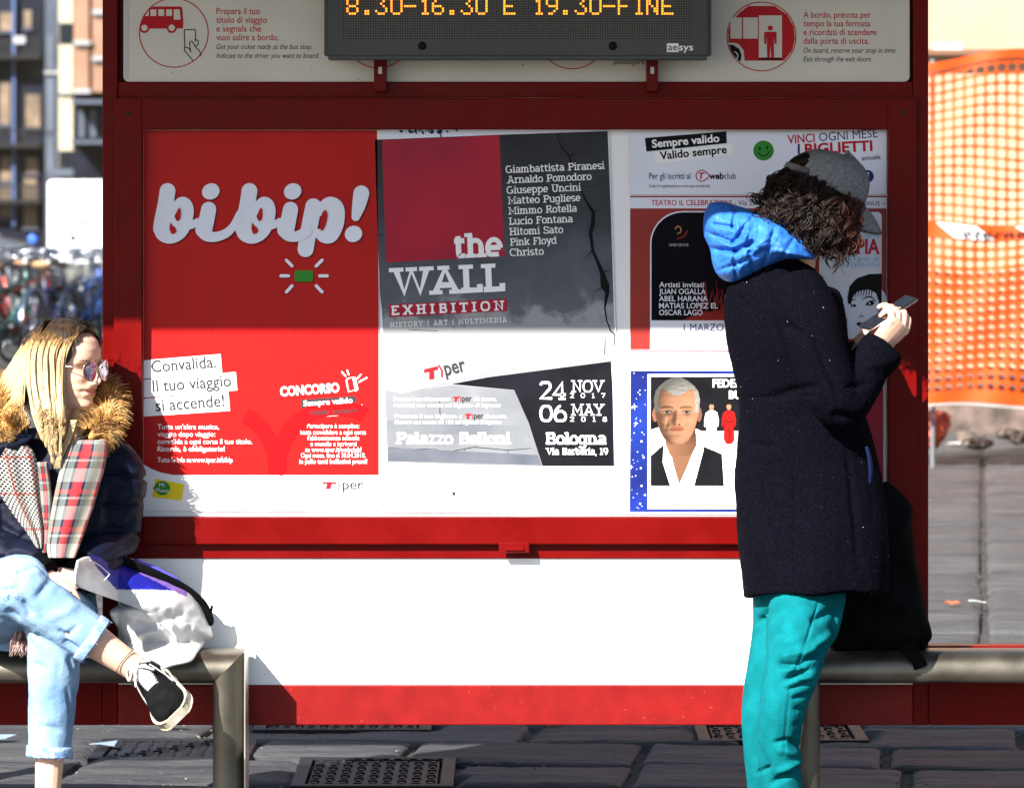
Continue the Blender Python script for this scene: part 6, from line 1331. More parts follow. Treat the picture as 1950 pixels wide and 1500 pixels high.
for q in range(1300):                              # near curtain falling in front of the shoulder
    k_ = rnd.randrange(15); t = min(1, max(0, (k_ + .5 + rnd.gauss(0, .24))/15)); w0 = .01 + .05*rnd.random()
    x_m = 54 + 70*t; root = hp(.055 - .10*(1-t) + .012*rnd.random(), np.sign(-HS.y)*-0 + (w0*.3)*(1 if HS.y < 0 else -1), .222 - .02*abs(t-.4))
    dep = .007*math.sin(k_*2.4) + rnd.uniform(-.003, .003); tipx = 80 + 38*t + 6*math.sin(k_*4.1) + rnd.uniform(-2.5, 2.5); tipy = 898 - 105*abs(t-.6) - 34*abs(math.sin(k_*1.7)) - 60*rnd.random()**3
    p1 = P(x_m + 4*(1-t) + (6 if t > .8 else 0), 655 + 10*t, -.255 + dep*.4 - .012*t); p2 = P(x_m - 2 + rnd.uniform(-2, 2), 720, -.262 + dep); p3 = P(.55*x_m + .45*tipx + rnd.uniform(-3, 3), 792 + 12*math.sin(k_*3.3), -.302 + dep*.6); p4 = P(tipx, tipy, -.338 + dep*.5)
    it.append(([tuple(root), tuple(p1), tuple(p2), tuple(p3), tuple(p4)], rnd.uniform(.0009, .0022)))
for q in range(620):                              # back hair swept out over the hood on the left
    t = rnd.random(); root = hp(-.03 - .06*t, (.02 + .03*rnd.random())*(1 if HS.y < 0 else -1), .222 - .05*t)
    p1 = P(66 - 34*t + rnd.uniform(-4, 4), 650 + 28*t, -.235 + .07*t); p2 = P(46 - 44*t + rnd.uniform(-4, 4), 715 + 12*t, -.24 + .06*t); p3 = P(34 - 46*t + 12*rnd.random(), 765 + 12*rnd.random(), -.25 + .03*t); p4 = P(40 - 50*t + 22*rnd.random(), 790 + 30*rnd.random(), -.30)
    it.append(([tuple(root), tuple(p1), tuple(p2), tuple(p3), tuple(p4)], rnd.uniform(.0009, .0022)))
for q in range(150):                               # far side, behind the cheek, with one lock over the scarf
    t = rnd.random(); root = hp(.05 - .06*t, -.012*(1 if HS.y < 0 else -1), .222); sgn_ = -1 if HS.y < 0 else 1
    p1 = hp(.064 - .05*t, sgn_*(.066 + .01*t), .165); p2 = hp(.03 - .04*t, sgn_*.086, .10); p3 = hp(-.0 - .02*t, sgn_*.080, .02); p4 = P(140 + rnd.uniform(-6, 6), 850 + rnd.uniform(-20, 15), -.30) if q < 60 else P(120 + 20*t, 820, -.22)
    if q < 60: p3 = P(142 + rnd.uniform(-5, 5), 808, -.26)
    it.append(([tuple(root), tuple(p1), tuple(p2), tuple(p3), tuple(p4)], rnd.uniform(.0010, .0022)))
for q in range(70):
    a = P(138 + rnd.uniform(-4, 8), 800, -.285); it.append(([tuple(a), tuple(P(128 + rnd.uniform(-5, 5), 840, -.305)), tuple(P(108 + rnd.uniform(-6, 6), 885 + rnd.uniform(-8, 8), -.335))], .0016))
for pts, r_ in it: tube(mb, pts, [(r_*.8, r_*.4), (r_*1.3, r_*.45), (r_*1.5, r_*.5), (r_*1.2, r_*.4), (r_*.2, r_*.15)] if len(pts) == 5 else [r_, r_, r_*.2], 16, 4, cap=False)
fl = []
for q in range(60):                               # stray hairs
    a = hp(rnd.uniform(-.06, .05), rnd.uniform(-.04, .05), .215); b = a + Vector((rnd.uniform(-.05, .02), 0, rnd.uniform(.004, .02))); e = b + Vector((rnd.uniform(-.05, .0), -.02, -rnd.uniform(.01, .06))); fl.append(([tuple(a), tuple(b), tuple(e)], .0007))
strands(mb, [(catmull(p_, 8), r_) for p_, r_ in fl], 3)
mb.build('hair', [M_BLOND, mat('dark_root_hair', (.035, .020, .010), .5, col2=(.010, .006, .003), vscale=70, spec=.3)], girl, smooth=True)
# ---------------------------------------------------------------- silver bag on the bench
bag = empty('bag', P(310, 1262, -.12), 'crumpled silver grey tarpaulin bag with blue flap on the bench beside the seated woman', 'bag')
OUT = [(146, 1066), (166, 1059), (205, 1062), (262, 1078), (310, 1094), (354, 1115), (380, 1140), (394, 1172), (402, 1196), (405, 1212), (392, 1222), (378, 1240), (364, 1259), (330, 1268), (298, 1277), (270, 1262), (246, 1232), (226, 1198), (209, 1168), (222, 1154), (232, 1152), (206, 1128), (180, 1118), (146, 1117), (141, 1094)]
def inpoly(x, y, pl):
    c = False; j = len(pl)-1
    for i in range(len(pl)):
        if (pl[i][1] > y) != (pl[j][1] > y) and x < (pl[j][0]-pl[i][0])*(y-pl[i][1])/(pl[j][1]-pl[i][1]+1e-9)+pl[i][0]: c = not c
        j = i
    return c
BLUE = [(168, 1056), (184, 1056), (270, 1078), (320, 1096), (358, 1118), (352, 1134), (330, 1124), (296, 1122), (222, 1122), (200, 1098), (186, 1082)]
PURP = [(262, 1078), (310, 1094), (358, 1116), (356, 1136), (334, 1126), (300, 1108), (262, 1090)]
def crumple(a, b):
    v = noise.voronoi(Vector((a*.020, b*.026, 2.3)))[0]; h = .007*(v[1]-v[0]) + .004*noise.noise(Vector((a*.06, b*.06, 0)))
    def rg(x0, y0, x1, y1, w_, dp):
        dx, dy = x1-x0, y1-y0; t = max(0, min(1, ((a-x0)*dx + (b-y0)*dy)/(dx*dx+dy*dy))); return dp*math.exp(-(math.hypot(a-x0-t*dx, b-y0-t*dy)/(w_*1.25))**2)
    return h + .6*(rg(330, 1186, 262, 1196, 9, -.022) + rg(328, 1190, 342, 1240, 6, .016) + rg(262, 1210, 325, 1190, 7, .018) + rg(215, 1175, 262, 1186, 6, -.014) + rg(232, 1160, 330, 1150, 10, .012) + rg(350, 1240, 362, 1195, 5, -.010))
mb = MB(); puff(mb, OUT, lambda a, b: -.050 - .0007*max(0, 400-a) - .0031*max(0, 225-a) - .0045*max(0, b-1222), .085, .03, 70, 380, crumple, (300, 1170), .5, lambda a, b: 2 if inpoly(a, b, PURP) else (1 if inpoly(a, b, BLUE) else 0))
bb = mb.build('body', [mat('silver_tarpaulin', (.52, .52, .515), .36, var=.12, vscale=10, bump=.1, bscale=60, spec=.6), mat('blue_tarpaulin', (.010, .014, .26), .45, var=.25, vscale=12, spec=.2), mat('violet_tarpaulin', (.15, .085, .29), .45, var=.2, spec=.2)], bag, smooth=True)
M_STRAP = mat('black_webbing', (.003, .003, .0035), .8, bump=.6, bscale=300, spec=.1)
mb = MB(); tube(mb, [P(222, 1062, -.21), P(270, 1082, -.185), P(320, 1104, -.15), P(356, 1124, -.118), P(384, 1150, -.09), P(398, 1178, -.072), P(400, 1190, -.065)], [(.011, .004), (.012, .004), (.012, .004), (.012, .004), (.013, .004), (.012, .004), (.007, .004)], 50, 10, ref=(0, 1, .15)); mb.build('strap', M_STRAP, bag, smooth=True)
mb = MB(); tube(mb, [P(257, 1067, -.155), P(300, 1084, -.13), P(336, 1104, -.12), P(352, 1122, -.09)], [(.006, .010)], 24, 8); mb.build('back_edge', mat('blue_violet_edge', (.07, .06, .48), .4), bag, smooth=True)
mb = MB(); tube(mb, [P(404, 1152, -.065), P(401, 1170, -.065), P(397, 1186, -.065)], [(.0035, .006)], 8, 8); mb.build('buckle', M_DARKMETAL, bag, smooth=True)
mb = MB()
for q in (((190, 1076), (209, 1093)), ((209, 1093), (198, 1105)), ((172, 1066), (190, 1076))): tube(mb, [P(q[0][0], q[0][1], -.0031*(225-q[0][0]) - .30), P(q[1][0], q[1][1], -.0031*(225-q[1][0]) - .30)], [.0012], 2, 6)
mb.build('label_outline', M_PAPER, bag)
# ---------------------------------------------------------------- standing woman looking at her phone
YW = -.25; YL = YW - .08
wom = empty('person', P(1500, 1578, YW), 'standing woman in grey cap, dark wool coat and teal trousers looking at her phone', 'person')
cf = Vector((.75, .48, -.46)).normalized(); cu_ = Vector((.46, .10, .88)); cu_ = (cu_ - cf*cu_.dot(cf)).normalized()
band = P(1577, 360, YW); wchin = band - cu_*.150 - cf*.008
mb = MB(); WF, WS, WU = head_mesh(mb, wchin, cf, cu_)
def wp_(x, w, z): return wchin + WF*x + WS*w + WU*z
tube(mb, [P(1490, 560, YW), P(1512, 490, YW), wp_(-.02, 0, .03), wp_(-.03, 0, .09)], [.07, .055, .05, .052], 14, 18)
trunk(mb, [(1540, 1085, YW, .11, .09), (1535, 950, YW, .135, .10), (1522, 800, YW, .115, .095), (1500, 640, YW, .125, .10), (1488, 560, YW, .12, .085), (1500, 505, YW, .065, .05)])
A_SH, A_EL, A_WR = P(1528, 580, YW-.14), P(1592, 762, YW-.16), P(1668, 662, YW-.09)
B_SH, B_EL, B_WR = P(1500, 590, YW+.10), P(1600, 770, YW+.11), P(1648, 650, YW+.01)
for sh, el, wr in ((A_SH, A_EL, A_WR), (B_SH, B_EL, B_WR)): tube(mb, [sh, el*.96 + sh*.04, el, el*.9 + wr*.1, wr], [.045, .037, .037, .036, .025], 24, 14)
hand_mesh(mb, A_WR, (.60, -.10, .62), (.42, -.80, -.42), 1, curl=(55, 62, 35), spread=.10, thumb=(.75, .35, -.55), tcurl=15)
hand_mesh(mb, B_WR, (.70, -.15, .55), (-.1, .75, -.6), -1, curl=(40, 50, 30), thumb=(.8, .3, -.4))
N_HIP, N_KN, N_AN = P(1530, 1090, YL+.02), P(1514, 1245, YL-.11), P(1489, 1522, YL-.09)
F_HIP, F_KN, F_AN = P(1485, 1090, YW+.04), P(1470, 1245, YL+.04), P(1454, 1530, YL+.09)
for hp_, kn, an in ((N_HIP, N_KN, N_AN), (F_HIP, F_KN, F_AN)): tube(mb, [hp_, kn, kn*.6 + an*.4, an], [.065, .045, .036, .028], 24, 16); tube(mb, [an, an + Vector((.05, -.02, -.05)), an + Vector((.13, -.04, -.06))], [.032, .034, .025], 8, 12)
fuse('body', mb, [M_SKIN], wom, .0027, 2)
# --- coat
M_WOOL = mat('navy_black_boucle', (.0032, .0035, .0075), .95, col2=(.0010, .0010, .0022), vscale=240, bump=1.0, bscale=420, spec=.03)
mb = MB()
trunk(mb, [(1553, 1132, YW-.055, .172, .165), (1552, 1100, YW-.05, .174, .162), (1548, 1010, YW-.025, .184, .155), (1538, 915, YW, .181, .15), (1532, 840, YW, .166, .14), (1521, 765, YW, .148, .135), (1507, 690, YW, .146, .14), (1497, 620, YW, .150, .145), (1488, 560, YW, .138, .13), (1492, 520, YW, .098, .10), (1510, 488, YW, .066, .07)], 34, 60)
tube(mb, [P(1515, 545, YW-.09), P(1536, 600, YW-.14), P(1575, 720, YW-.17), P(1597, 764, YW-.165), P(1622, 745, YW-.145), P(1672, 668, YW-.10)], [.070, .078, .070, .064, .060, .050], 50, 24)
tube(mb, [B_SH, B_EL, B_EL*.15 + B_WR*.85], [.07, .062, .048], 24, 20)
tube(mb, [P(1650, 700, YW-.11), P(1678, 668, YW-.10), P(1687, 657, YW-.097)], [.052, .056, .050], 8, 24)
def cdisp(co, no):
    px, py = topx(co); d = .0032*fbm(co, (9, 9, 7), 3) + .0011*fbm(co, 75, 2)
    d += .006*np.sin(px*.045 + 1.0)*np.clip((py-960)/170, 0, 1)
    return d + foldpx(co, no, [(1560, 735, 1470, 752, 8, -.012), (1410, 758, 1560, 753, 4, -.007), (1530, 640, 1492, 615, 9, -.012), (1548, 640, 1600, 760, 7, -.010), (1580, 790, 1640, 800, 10, -.012), (1640, 700, 1690, 690, 8, .006), (1662, 690, 1690, 722, 5, -.006), (1512, 900, 1512, 1120, 2.5, -.005), (1612, 845, 1640, 1090, 6, -.006), (1420, 845, 1480, 850, 6, -.006), (1655, 730, 1610, 740, 6, -.008), (1450, 640, 1480, 700, 12, .004), (1400, 560, 1440, 600, 8, -.005)])
coat = fuse('coat', mb, M_WOOL, wom, .0048, 6, cdisp)
me = coat.data; nv = len(me.vertices); co = np.zeros(nv*3); no = np.zeros(nv*3); me.vertices.foreach_get('co', co); me.vertices.foreach_get('normal', no); co = co.reshape(-1, 3); no = no.reshape(-1, 3)
mb = MB(); sel = [i for i in range(nv) if no[i][1] < .35]
for q in range(15000):
    i = rnd.choice(sel); n_ = Vector(no[i]); t = n_.orthogonal().normalized(); t = Matrix.Rotation(rnd.uniform(0, 6.283), 3, n_) @ t; b = Vector(co[i]) + Vector((rnd.uniform(-.002, .002), 0, rnd.uniform(-.002, .002)))
    d = (n_*rnd.uniform(.3, 1) + t*.8).normalized(); ln = rnd.uniform(.002, .0055); wd = n_.cross(d).normalized()*.0005
    mb.add([b - wd - n_*.001, b + wd - n_*.001, b + d*ln], [(0, 1, 2)], 1 if rnd.random() < .035 else 0)
M_LINT = mat('pale_lint', (.06, .06, .075), .9, spec=.1)
mb.build('wool_nap', [M_WOOL, M_LINT], coat)
mb = MB()                                          # lint and a loose thread on the back
for q in range(18):
    i = rnd.choice(sel); c = Vector(co[i]) + Vector(no[i])*.001; r_ = rnd.uniform(.0005, .0012); ball(mb, c, (r_, r_, r_), 6, 4)
a = P(1498, 556, YW-.19); tube(mb, [P(1488, 553, YW-.167), P(1497, 551, YW-.169), P(1500, 557, YW-.169), P(1495, 563, YW-.167)], [.0014], 20, 6)
mb.build('lint', mat('white_lint', (.5, .5, .52), .9), coat)
# --- blue hood of the jacket worn underneath
OUTH = [(1342, 402), (1352, 388), (1374, 384), (1398, 390), (1436, 402), (1476, 420), (1510, 440), (1538, 466), (1554, 492), (1530, 494), (1500, 494), (1470, 505), (1436, 522), (1402, 536), (1380, 534), (1364, 520), (1356, 498), (1352, 474), (1341, 450), (1339, 424)]
def quilt(a, b):
    h = .010*noise.noise(Vector((a*.028, b*.034, 5.1))) + .006*noise.noise(Vector((a*.07, b*.06, 1.7))) + .0035*noise.noise(Vector((a*.16 + b*.05, b*.13, 4.2)))
    for x0, y0, x1, y1, w_, dp in ((1352, 474, 1400, 478, 5, -.030), (1400, 478, 1432, 462, 5, -.022), (1340, 440, 1395, 462, 4, -.014), (1395, 462, 1420, 440, 4, -.014), (1402, 396, 1395, 432, 4, -.016), (1440, 404, 1404, 450, 4, -.014), (1478, 424, 1452, 512, 4, -.011), (1516, 448, 1484, 500, 4, -.011), (1395, 432, 1362, 428, 4, -.013), (1436, 522, 1428, 480, 4, -.012), (1404, 534, 1398, 500, 4, -.013), (1366, 516, 1410, 500, 4, -.012), (1410, 500, 1470, 470, 4, -.008), (1425, 420, 1416, 470, 5, .010), (1460, 440, 1430, 490, 7, .008)):
        dx, dy = x1-x0, y1-y0; t = max(0, min(1, ((a-x0)*dx + (b-y0)*dy)/(dx*dx+dy*dy))); h += dp*math.exp(-(math.hypot(a-x0-t*dx, b-y0-t*dy)/w_)**2)
    return h
mb = MB(); puff(mb, OUTH, lambda a, b: YW - .02 - .055*min(1, max(0, (a-1380)/120)), .105, .10, 40, 240, quilt, (1420, 462), .5)
mb.build('hood', mat('bright_blue_nylon', (.022, .125, .46), .55, var=.14, vscale=16, bump=.7, bscale=38, spec=.22), wom, smooth=True)
mb = MB(); tube(mb, [P(1650, 850, YW-.128), P(1656, 875, YW-.128), P(1658, 900, YW-.128), P(1656, 922, YW-.128)], [.004, .006, .006, .003], 16, 10); mb.build('jacket_edge', mat('blue_lining', (.002, .005, .03), .6, spec=.1), wom, smooth=True)
mb = MB(); tube(mb, [P(1452, 412, YW-.05), P(1478, 400, YW-.10), P(1506, 408, YW-.11), P(1530, 440, YW-.10)], [.012, .018, .018, .012], 20, 12); mb.build('scarf', mat('red_scarf', (.13, .006, .005), .9, bump=.5, bscale=150, spec=.1), wom, smooth=True)
# --- curly hair
def curl_tree():
    M = mat('dark_brown_curls', (.017, .0075, .004), .5, col2=(.004, .002, .0015), vscale=16, spec=.25); T = M.node_tree; L = T.links.new; B = T.nodes['Principled BSDF']
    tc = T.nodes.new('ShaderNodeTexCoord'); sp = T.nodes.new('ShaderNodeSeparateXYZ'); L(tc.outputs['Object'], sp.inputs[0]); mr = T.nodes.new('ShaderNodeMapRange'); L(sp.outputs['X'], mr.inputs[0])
    mr.inputs[1].default_value = P(1585, 0, YW).x; mr.inputs[2].default_value = P(1650, 0, YW).x; mr.inputs[3].default_value = 0; mr.inputs[4].default_value = .6  # reddish light on the right-hand curls mixed into their colour
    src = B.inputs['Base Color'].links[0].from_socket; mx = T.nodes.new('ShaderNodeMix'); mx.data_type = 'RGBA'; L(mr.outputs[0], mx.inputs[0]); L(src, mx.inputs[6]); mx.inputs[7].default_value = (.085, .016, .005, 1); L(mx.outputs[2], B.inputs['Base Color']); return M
M_CURL = curl_tree(); mb = MB()
nz, na = 30, 48; vs = []
for i in range(nz):                               # scalp under the cap
    z = .04 + .188*i/(nz-1)
    for j in range(na):
        a = 2*math.pi*j/na; x = (interp(z, FRONT) if math.cos(a) > 0 else interp(z, BACK))*math.copysign(abs(math.cos(a))**.92, math.cos(a)); w_ = interp(z, WIDE)*math.copysign(abs(math.sin(a))**.84, math.sin(a)); vs.append(wp_(x*1.035 - .002, w_*1.045, z))
mb.add(vs, [(i*na+j, i*na+(j+1) % na, (i+1)*na+(j+1) % na, (i+1)*na+j) for i in range(nz-1) for j in range(na) if math.cos(2*math.pi*j/na) < .45 or i > 22] + [tuple((nz-1)*na+j for j in range(na))])
tube(mb, [wp_(-.045, 0, .15), wp_(-.05, 0, .09), wp_(-.03, 0, .03), P(1560, 478, YW)], [.055, .062, .058, .025], 16, 18)
tube(mb, [wp_(.0, 0, .14), wp_(.0, 0, .06), P(1590, 470, YW)], [.062, .062, .03], 14, 18)
for q in range(300):
    s_ = rnd.random(); th = R(184 - 148*s_); x_, w_ = -.012 + .106*math.cos(th), -.086*math.sin(th)      # around the near side from nape to temple
    root = wp_(x_, abs(w_)*(1 if WS.y < 0 else -1)*(1 if rnd.random() < .86 else -1), .156 - .055*rnd.random() + .012*math.cos(th))
    ln = rnd.uniform(.35, 1.05); ex = np.interp(s_, [0, .25, .5, .75, 1], [1450, 1494, 1552, 1594, 1618]) + rnd.gauss(0, 11); ey = np.interp(s_, [0, .25, .5, .75, 1], [418, 440, 494, 512, 478]) + rnd.gauss(0, 14)
    end = root.lerp(P(ex, ey, root.y - .035*rnd.random()), ln); mid = root.lerp(end, .5) + Vector((-.022*(1-s_) + rnd.gauss(0, .004), -.030*rnd.random() - .008, .004))
    base = catmull([tuple(root), tuple(mid), tuple(end)], 26); turns = rnd.uniform(1.4, 3.6)*ln + .6; ph = rnd.uniform(0, 6.28); rr = rnd.uniform(.004, .0115); sg = rnd.choice((-1, 1)); fr = [(None, None)]
    n_ = rnd.randint(4, 9)
    for k in range(n_):
        o = Vector((rnd.gauss(0, .0022), rnd.gauss(0, .0022), rnd.gauss(0, .0012))); ph2 = ph + rnd.gauss(0, .30); r2 = rr*rnd.uniform(.75, 1.2); cut = rnd.uniform(.8, 1.0); spl = rnd.uniform(.0, .008); pts = []
        for i, b in enumerate(base[:max(6, int(26*cut))]):
            t = i/25; tg = Vector(base[min(i+1, 25)] - base[max(i-1, 0)]).normalized(); e1 = tg.cross(Vector((0, 1, .2))).normalized(); e2 = tg.cross(e1); an = ph2 + sg*turns*6.283*t
            pts.append(tuple(Vector(b) + o*(1 + 2*t) + (e1*math.cos(an) + e2*math.sin(an))*(r2 + spl*t*t)*min(1, .35 + t*5)))
        r_ = rnd.uniform(.0004, .0010); tube(mb, pts, [(r_*1.7, r_*.8)]*(len(pts)-1) + [(r_*.3, r_*.2)], 30, 4, cap=False)
for q in range(260):                              # frizz between the ringlets
    a = wp_(-.012 + .112*math.cos(R(rnd.uniform(45, 190))), rnd.uniform(.03, .095)*(1 if WS.y < 0 else -1), rnd.uniform(.05, .16)); pts = [tuple(a)]
    for k in range(5): a = a + Vector((rnd.gauss(-.002, .007), rnd.gauss(-.001, .005), rnd.gauss(-.010, .006))); pts.append(tuple(a))
    tube(mb, pts, [.0005]*5 + [.0002], 16, 3, cap=False)
it = []
for q in range(80):
    a = P(rnd.uniform(1455, 1640), rnd.uniform(350, 500), YW - .09 + rnd.uniform(-.02, .05)); b = a + Vector((rnd.uniform(-.03, .03), -.01, rnd.uniform(-.03, .02))); e = b + Vector((rnd.uniform(-.03, .03), 0, rnd.uniform(-.05, .01))); it.append((catmull([tuple(a), tuple(b), tuple(e)], 8), .0006))
it.append((catmull([tuple(P(1600, 490, YW-.1)), tuple(P(1606, 520, YW-.1)), tuple(P(1622, 525, YW-.1))], 10), .0007))
strands(mb, it, 3); mb.build('hair', M_CURL, wom, smooth=True)
# --- cap
M_FELT = mat('grey_wool_felt', (.21, .215, .225), .95, col2=(.13, .135, .145), vscale=120, bump=.8, bscale=320, spec=.1)
mb = MB(); na, nr = 72, 22; vs = []; fs = []
def dome(a, t):
    """a around the head (0 = front), t 0 at the band, 1 at the crown button"""
    ph = t*math.pi/2; seam = 1 - .012*abs(math.cos(3*a))**24*math.cos(ph)
    x = -.004 + .113*math.cos(a)*math.cos(ph)**.82*seam + (.010*math.sin(ph) if math.cos(a) > 0 else .006*math.sin(ph)); w_ = .090*math.sin(a)*math.cos(ph)**.82*seam
    lump = .005*noise.noise(Vector((math.cos(a)*2.2, math.sin(a)*2.2, t*2.5))) + .004*math.exp(-((t-.62)/.12)**2 - ((a-.9)/.3)**2)*-2
    return wp_(x + lump, w_, .148 + .008*math.cos(a) + (.098 + lump)*math.sin(ph)**.95 - .003)
for thick in (0, .004):
    for i in range(nr+1):
        for j in range(na):
            a = 2*math.pi*j/na; p = dome(a, i/nr); c = wp_(-.004, 0, .17); vs.append(p - (p-c).normalized()*thick)
N1 = (nr+1)*na
def is_open(i, j): a = 2*math.pi*(j+.5)/na; da = abs(a - math.pi); return da < .44 and .10 < (i+.5)/nr < .10 + .34*math.sqrt(max(0, 1-(da/.44)**2))
for i in range(nr):
    for j in range(na):
        if is_open(i, j): continue
        k = (j+1) % na; fs.append((i*na+j, i*na+k, (i+1)*na+k, (i+1)*na+j)); fs.append((N1+i*na+j, N1+(i+1)*na+j, N1+(i+1)*na+k, N1+i*na+k))
        if i == 0: fs.append((j, N1+j, N1+k, k))
mb.add(vs, fs); cap = mb.build('cap', M_FELT, wom, smooth=True)
mb = MB(); n1, n2 = 30, 14; vs = []
for z_ in (0, .0045):
    for i in range(n1):
        a = R(-62 + 124*i/(n1-1))
        for j in range(n2):
            t = j/(n2-1); x0, w0 = -.004 + .111*math.cos(a), .088*math.sin(a); ext = .092*math.cos(a*1.25)**.6 if abs(a*1.25) < math.pi/2 else 0
            vs.append(wp_(x0 + ext*t, w0*(1 + .02*t), .151 + .008*math.cos(a) - .030*t*t - .30*w0*w0/.088*t*1.6 + z_ - .004))
M1 = n1*n2; fs = []
for i in range(n1-1):
    for j in range(n2-1): q = (i*n2+j, (i+1)*n2+j, (i+1)*n2+j+1, i*n2+j+1); fs += [q[::-1], tuple(M1+v for v in q)]
    fs.append((i*n2+n2-1, (i+1)*n2+n2-1, M1+(i+1)*n2+n2-1, M1+i*n2+n2-1))
mb.add(vs, fs); mb.build('visor', M_FELT, cap, smooth=True)
mb = MB(); pts = [wp_(-.004 + .1155*math.cos(a), .0925*math.sin(a), .156 + .008*math.cos(a)) for a in np.linspace(math.pi-.62, math.pi+.62, 14)]; tube(mb, pts, [(.009, .002)], 30, 8, ref=tuple(WF)); mb.build('strap', mat('pale_grey_strap', (.11, .11, .11), .9, bump=.5, bscale=300), cap, smooth=True)
mb = MB()
for a0 in (0, math.pi/3, 2*math.pi/3, math.pi, 4*math.pi/3, 5*math.pi/3):
    if abs(a0 - math.pi) < .1: continue
    tube(mb, [dome(a0, t) + (dome(a0, t) - wp_(0, 0, .17)).normalized()*.0008 for t in np.linspace(.02, .97, 20)], [(.0022, .0010)], 40, 6)
ball(mb, dome(0, 1.0), (.007, .007, .005), 12, 8); mb.build('seam', M_FELT, cap, smooth=True)
# --- trousers
M_TEAL = mat('teal_corduroy', (.003, .118, .138), .95, var=.16, vscale=22, bump=.7, bscale=300, spec=.03)
mb = MB()
trunk(mb, [(1520, 1180, YL+.05, .105, .11), (1522, 1120, YL+.06, .115, .12), (1524, 1060, YW, .115, .11)], 24, 10)
tube(mb, [P(1532, 1112, YL+.03), P(1524, 1180, YL-.065), P(1512, 1260, YL-.13), P(1492, 1340, YL-.14), P(1484, 1400, YL-.125), P(1487, 1470, YL-.10), P(1492, 1530, YL-.08)], [(.078, .075), (.080, .080), (.070, .078), (.058, .066), (.054, .06), (.050, .058), (.055, .058)], 60, 28)
tube(mb, [P(1480, 1120, YL+.08), P(1478, 1180, YL+.07), P(1468, 1260, YL+.05), P(1452, 1340, YL+.05), P(1448, 1410, YL+.06), P(1452, 1480, YL+.08), P(1456, 1540, YL+.09)], [(.062, .09), (.058, .085), (.056, .075), (.050, .065), (.044, .058), (.040, .055), (.042, .055)], 60, 28)
tube(mb, [P(1590, 1130, YL+.01), P(1572, 1190, YL-.05), P(1545, 1250, YL-.11)], [.03, .035, .03], 14, 14)
def tdisp(co, no):
    return .0018*fbm(co, (14, 14, 9), 4) + .0008*fbm(co, (60, 60, 28), 3) + foldpx(co, no, [(1478, 1264, 1540, 1266, 5, -.020), (1485, 1250, 1560, 1238, 7, .012), (1494, 1294, 1546, 1274, 5, -.020), (1490, 1280, 1550, 1256, 6, .010), (1522, 1266, 1588, 1224, 6, -.018), (1536, 1240, 1590, 1200, 6, .012), (1542, 1184, 1598, 1156, 8, -.012), (1500, 1312, 1545, 1300, 4, -.012), (1508, 1330, 1544, 1322, 4, -.010), (1515, 1290, 1548, 1290, 5, .008),
        (1476, 1412, 1500, 1408, 4, -.010), (1500, 1408, 1530, 1424, 5, -.014), (1478, 1425, 1528, 1438, 8, .008), (1470, 1490, 1532, 1458, 6, -.018), (1480, 1470, 1530, 1446, 6, .012), (1444, 1470, 1468, 1458, 4, -.010), (1512, 1348, 1538, 1352, 4, -.007), (1510, 1378, 1532, 1380, 4, -.006), (1470, 1158, 1436, 1190, 6, -.012), (1458, 1176, 1440, 1216, 5, -.008), (1462, 1320, 1450, 1420, 7, .005), (1540, 1140, 1556, 1130, 5, -.006), (1480, 1200, 1500, 1216, 6, -.006), (1470, 1230, 1540, 1206, 9, .006), (1560, 1145, 1532, 1230, 2.6, -.006), (1532, 1230, 1510, 1290, 2.6, -.006), (1505, 1300, 1492, 1440, 2.2, -.0035)])
fuse('trousers', mb, M_TEAL, wom, .0040, 4, tdisp)
for an in (N_AN, F_AN): shoe(wom, Vector((an.x - .05, an.y + .01, 0)), (1, -.25, 0), (0, 0, 1), .25, (M_SHOE, M_RUB, M_LACE))
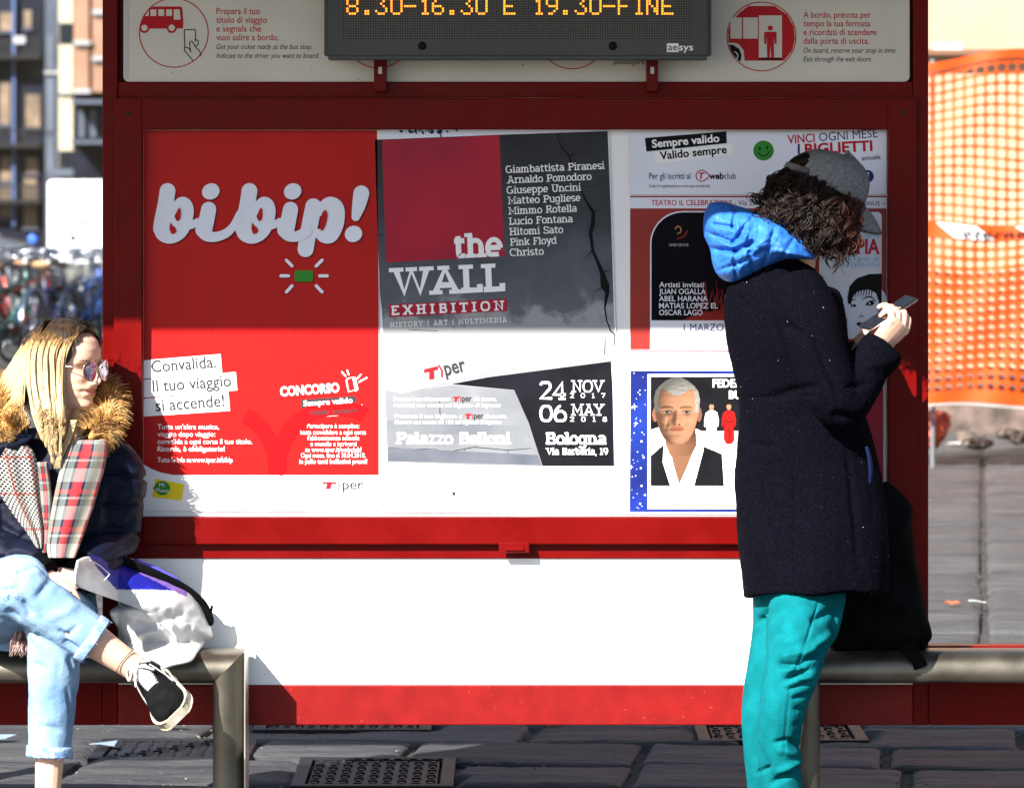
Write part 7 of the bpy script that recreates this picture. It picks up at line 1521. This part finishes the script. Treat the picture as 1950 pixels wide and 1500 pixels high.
# --- phone in her hand
pc = P(1692, 597, YW-.045); pd = (P(1741, 566, YW-.03) - P(1640, 632, YW-.07)).normalized(); pn = (Vector((-.55, -.28, .78))); pn = (pn - pd*pn.dot(pd)).normalized(); ps = pd.cross(pn)
ph = empty('phone', pc, 'dark mobile phone with a pale metal edge held up by the standing woman', 'phone')
def slab_box(hl, hw, ht, off=0.0, bev=.004):
    bm = bmesh.new(); bmesh.ops.create_cube(bm, size=1)
    for v in bm.verts: v.co = Vector((v.co.x*2*hl, v.co.y*2*hw, v.co.z*2*ht))
    bmesh.ops.bevel(bm, geom=bm.edges[:], offset=bev, segments=3, affect='EDGES')
    for v in bm.verts: v.co = pc + pd*v.co.x + ps*v.co.y + pn*(v.co.z + off)
    return MB().bm(bm)
slab_box(.074, .036, .0040, 0, .0035).build('case', mat('rose_metal_edge', (.62, .45, .42), .3, metal=.9), ph, smooth=True)
slab_box(.0725, .0345, .0012, .0038, .001).build('screen', mat('dark_screen', (.008, .010, .016), .12, spec=.6), ph)
# ---------------------------------------------------------------- black bag on the right bench
OUTB = [(1600, 1040), (1640, 960), (1682, 918), (1700, 925), (1720, 942), (1738, 968), (1737, 1000), (1744, 1060), (1756, 1120), (1765, 1168), (1775, 1208), (1766, 1226), (1757, 1238), (1700, 1241), (1640, 1241), (1585, 1240), (1578, 1180), (1584, 1110)]
M_BAG = mat('black_bag_cloth', (.0035, .0035, .004), .9, var=.4, vscale=18, bump=.6, bscale=200, spec=.05)
bk = empty('bag', P(1680, 1240, -.12), 'slouched black cloth bag on the right bench beside the standing woman', 'bag')
mb = MB(); puff(mb, OUTB, -.10, .07, .05, 24, 160, lambda a, b: .008*noise.noise(Vector((a*.03, b*.02, 3))) + .004*noise.noise(Vector((a*.09, b*.05, 8))), (1672, 1110), .5); mb.build('body', M_BAG, bk, smooth=True)
mb = MB(); tube(mb, [P(1728, 1225, -.175), P(1738, 1243, -.18), P(1748, 1256, -.182), P(1754, 1270, -.18)], [(.020, .006), (.018, .006), (.016, .006), (.018, .006)], 14, 10, ref=(0, 1, 0)); mb.build('strap', M_BAG, bk, smooth=True)
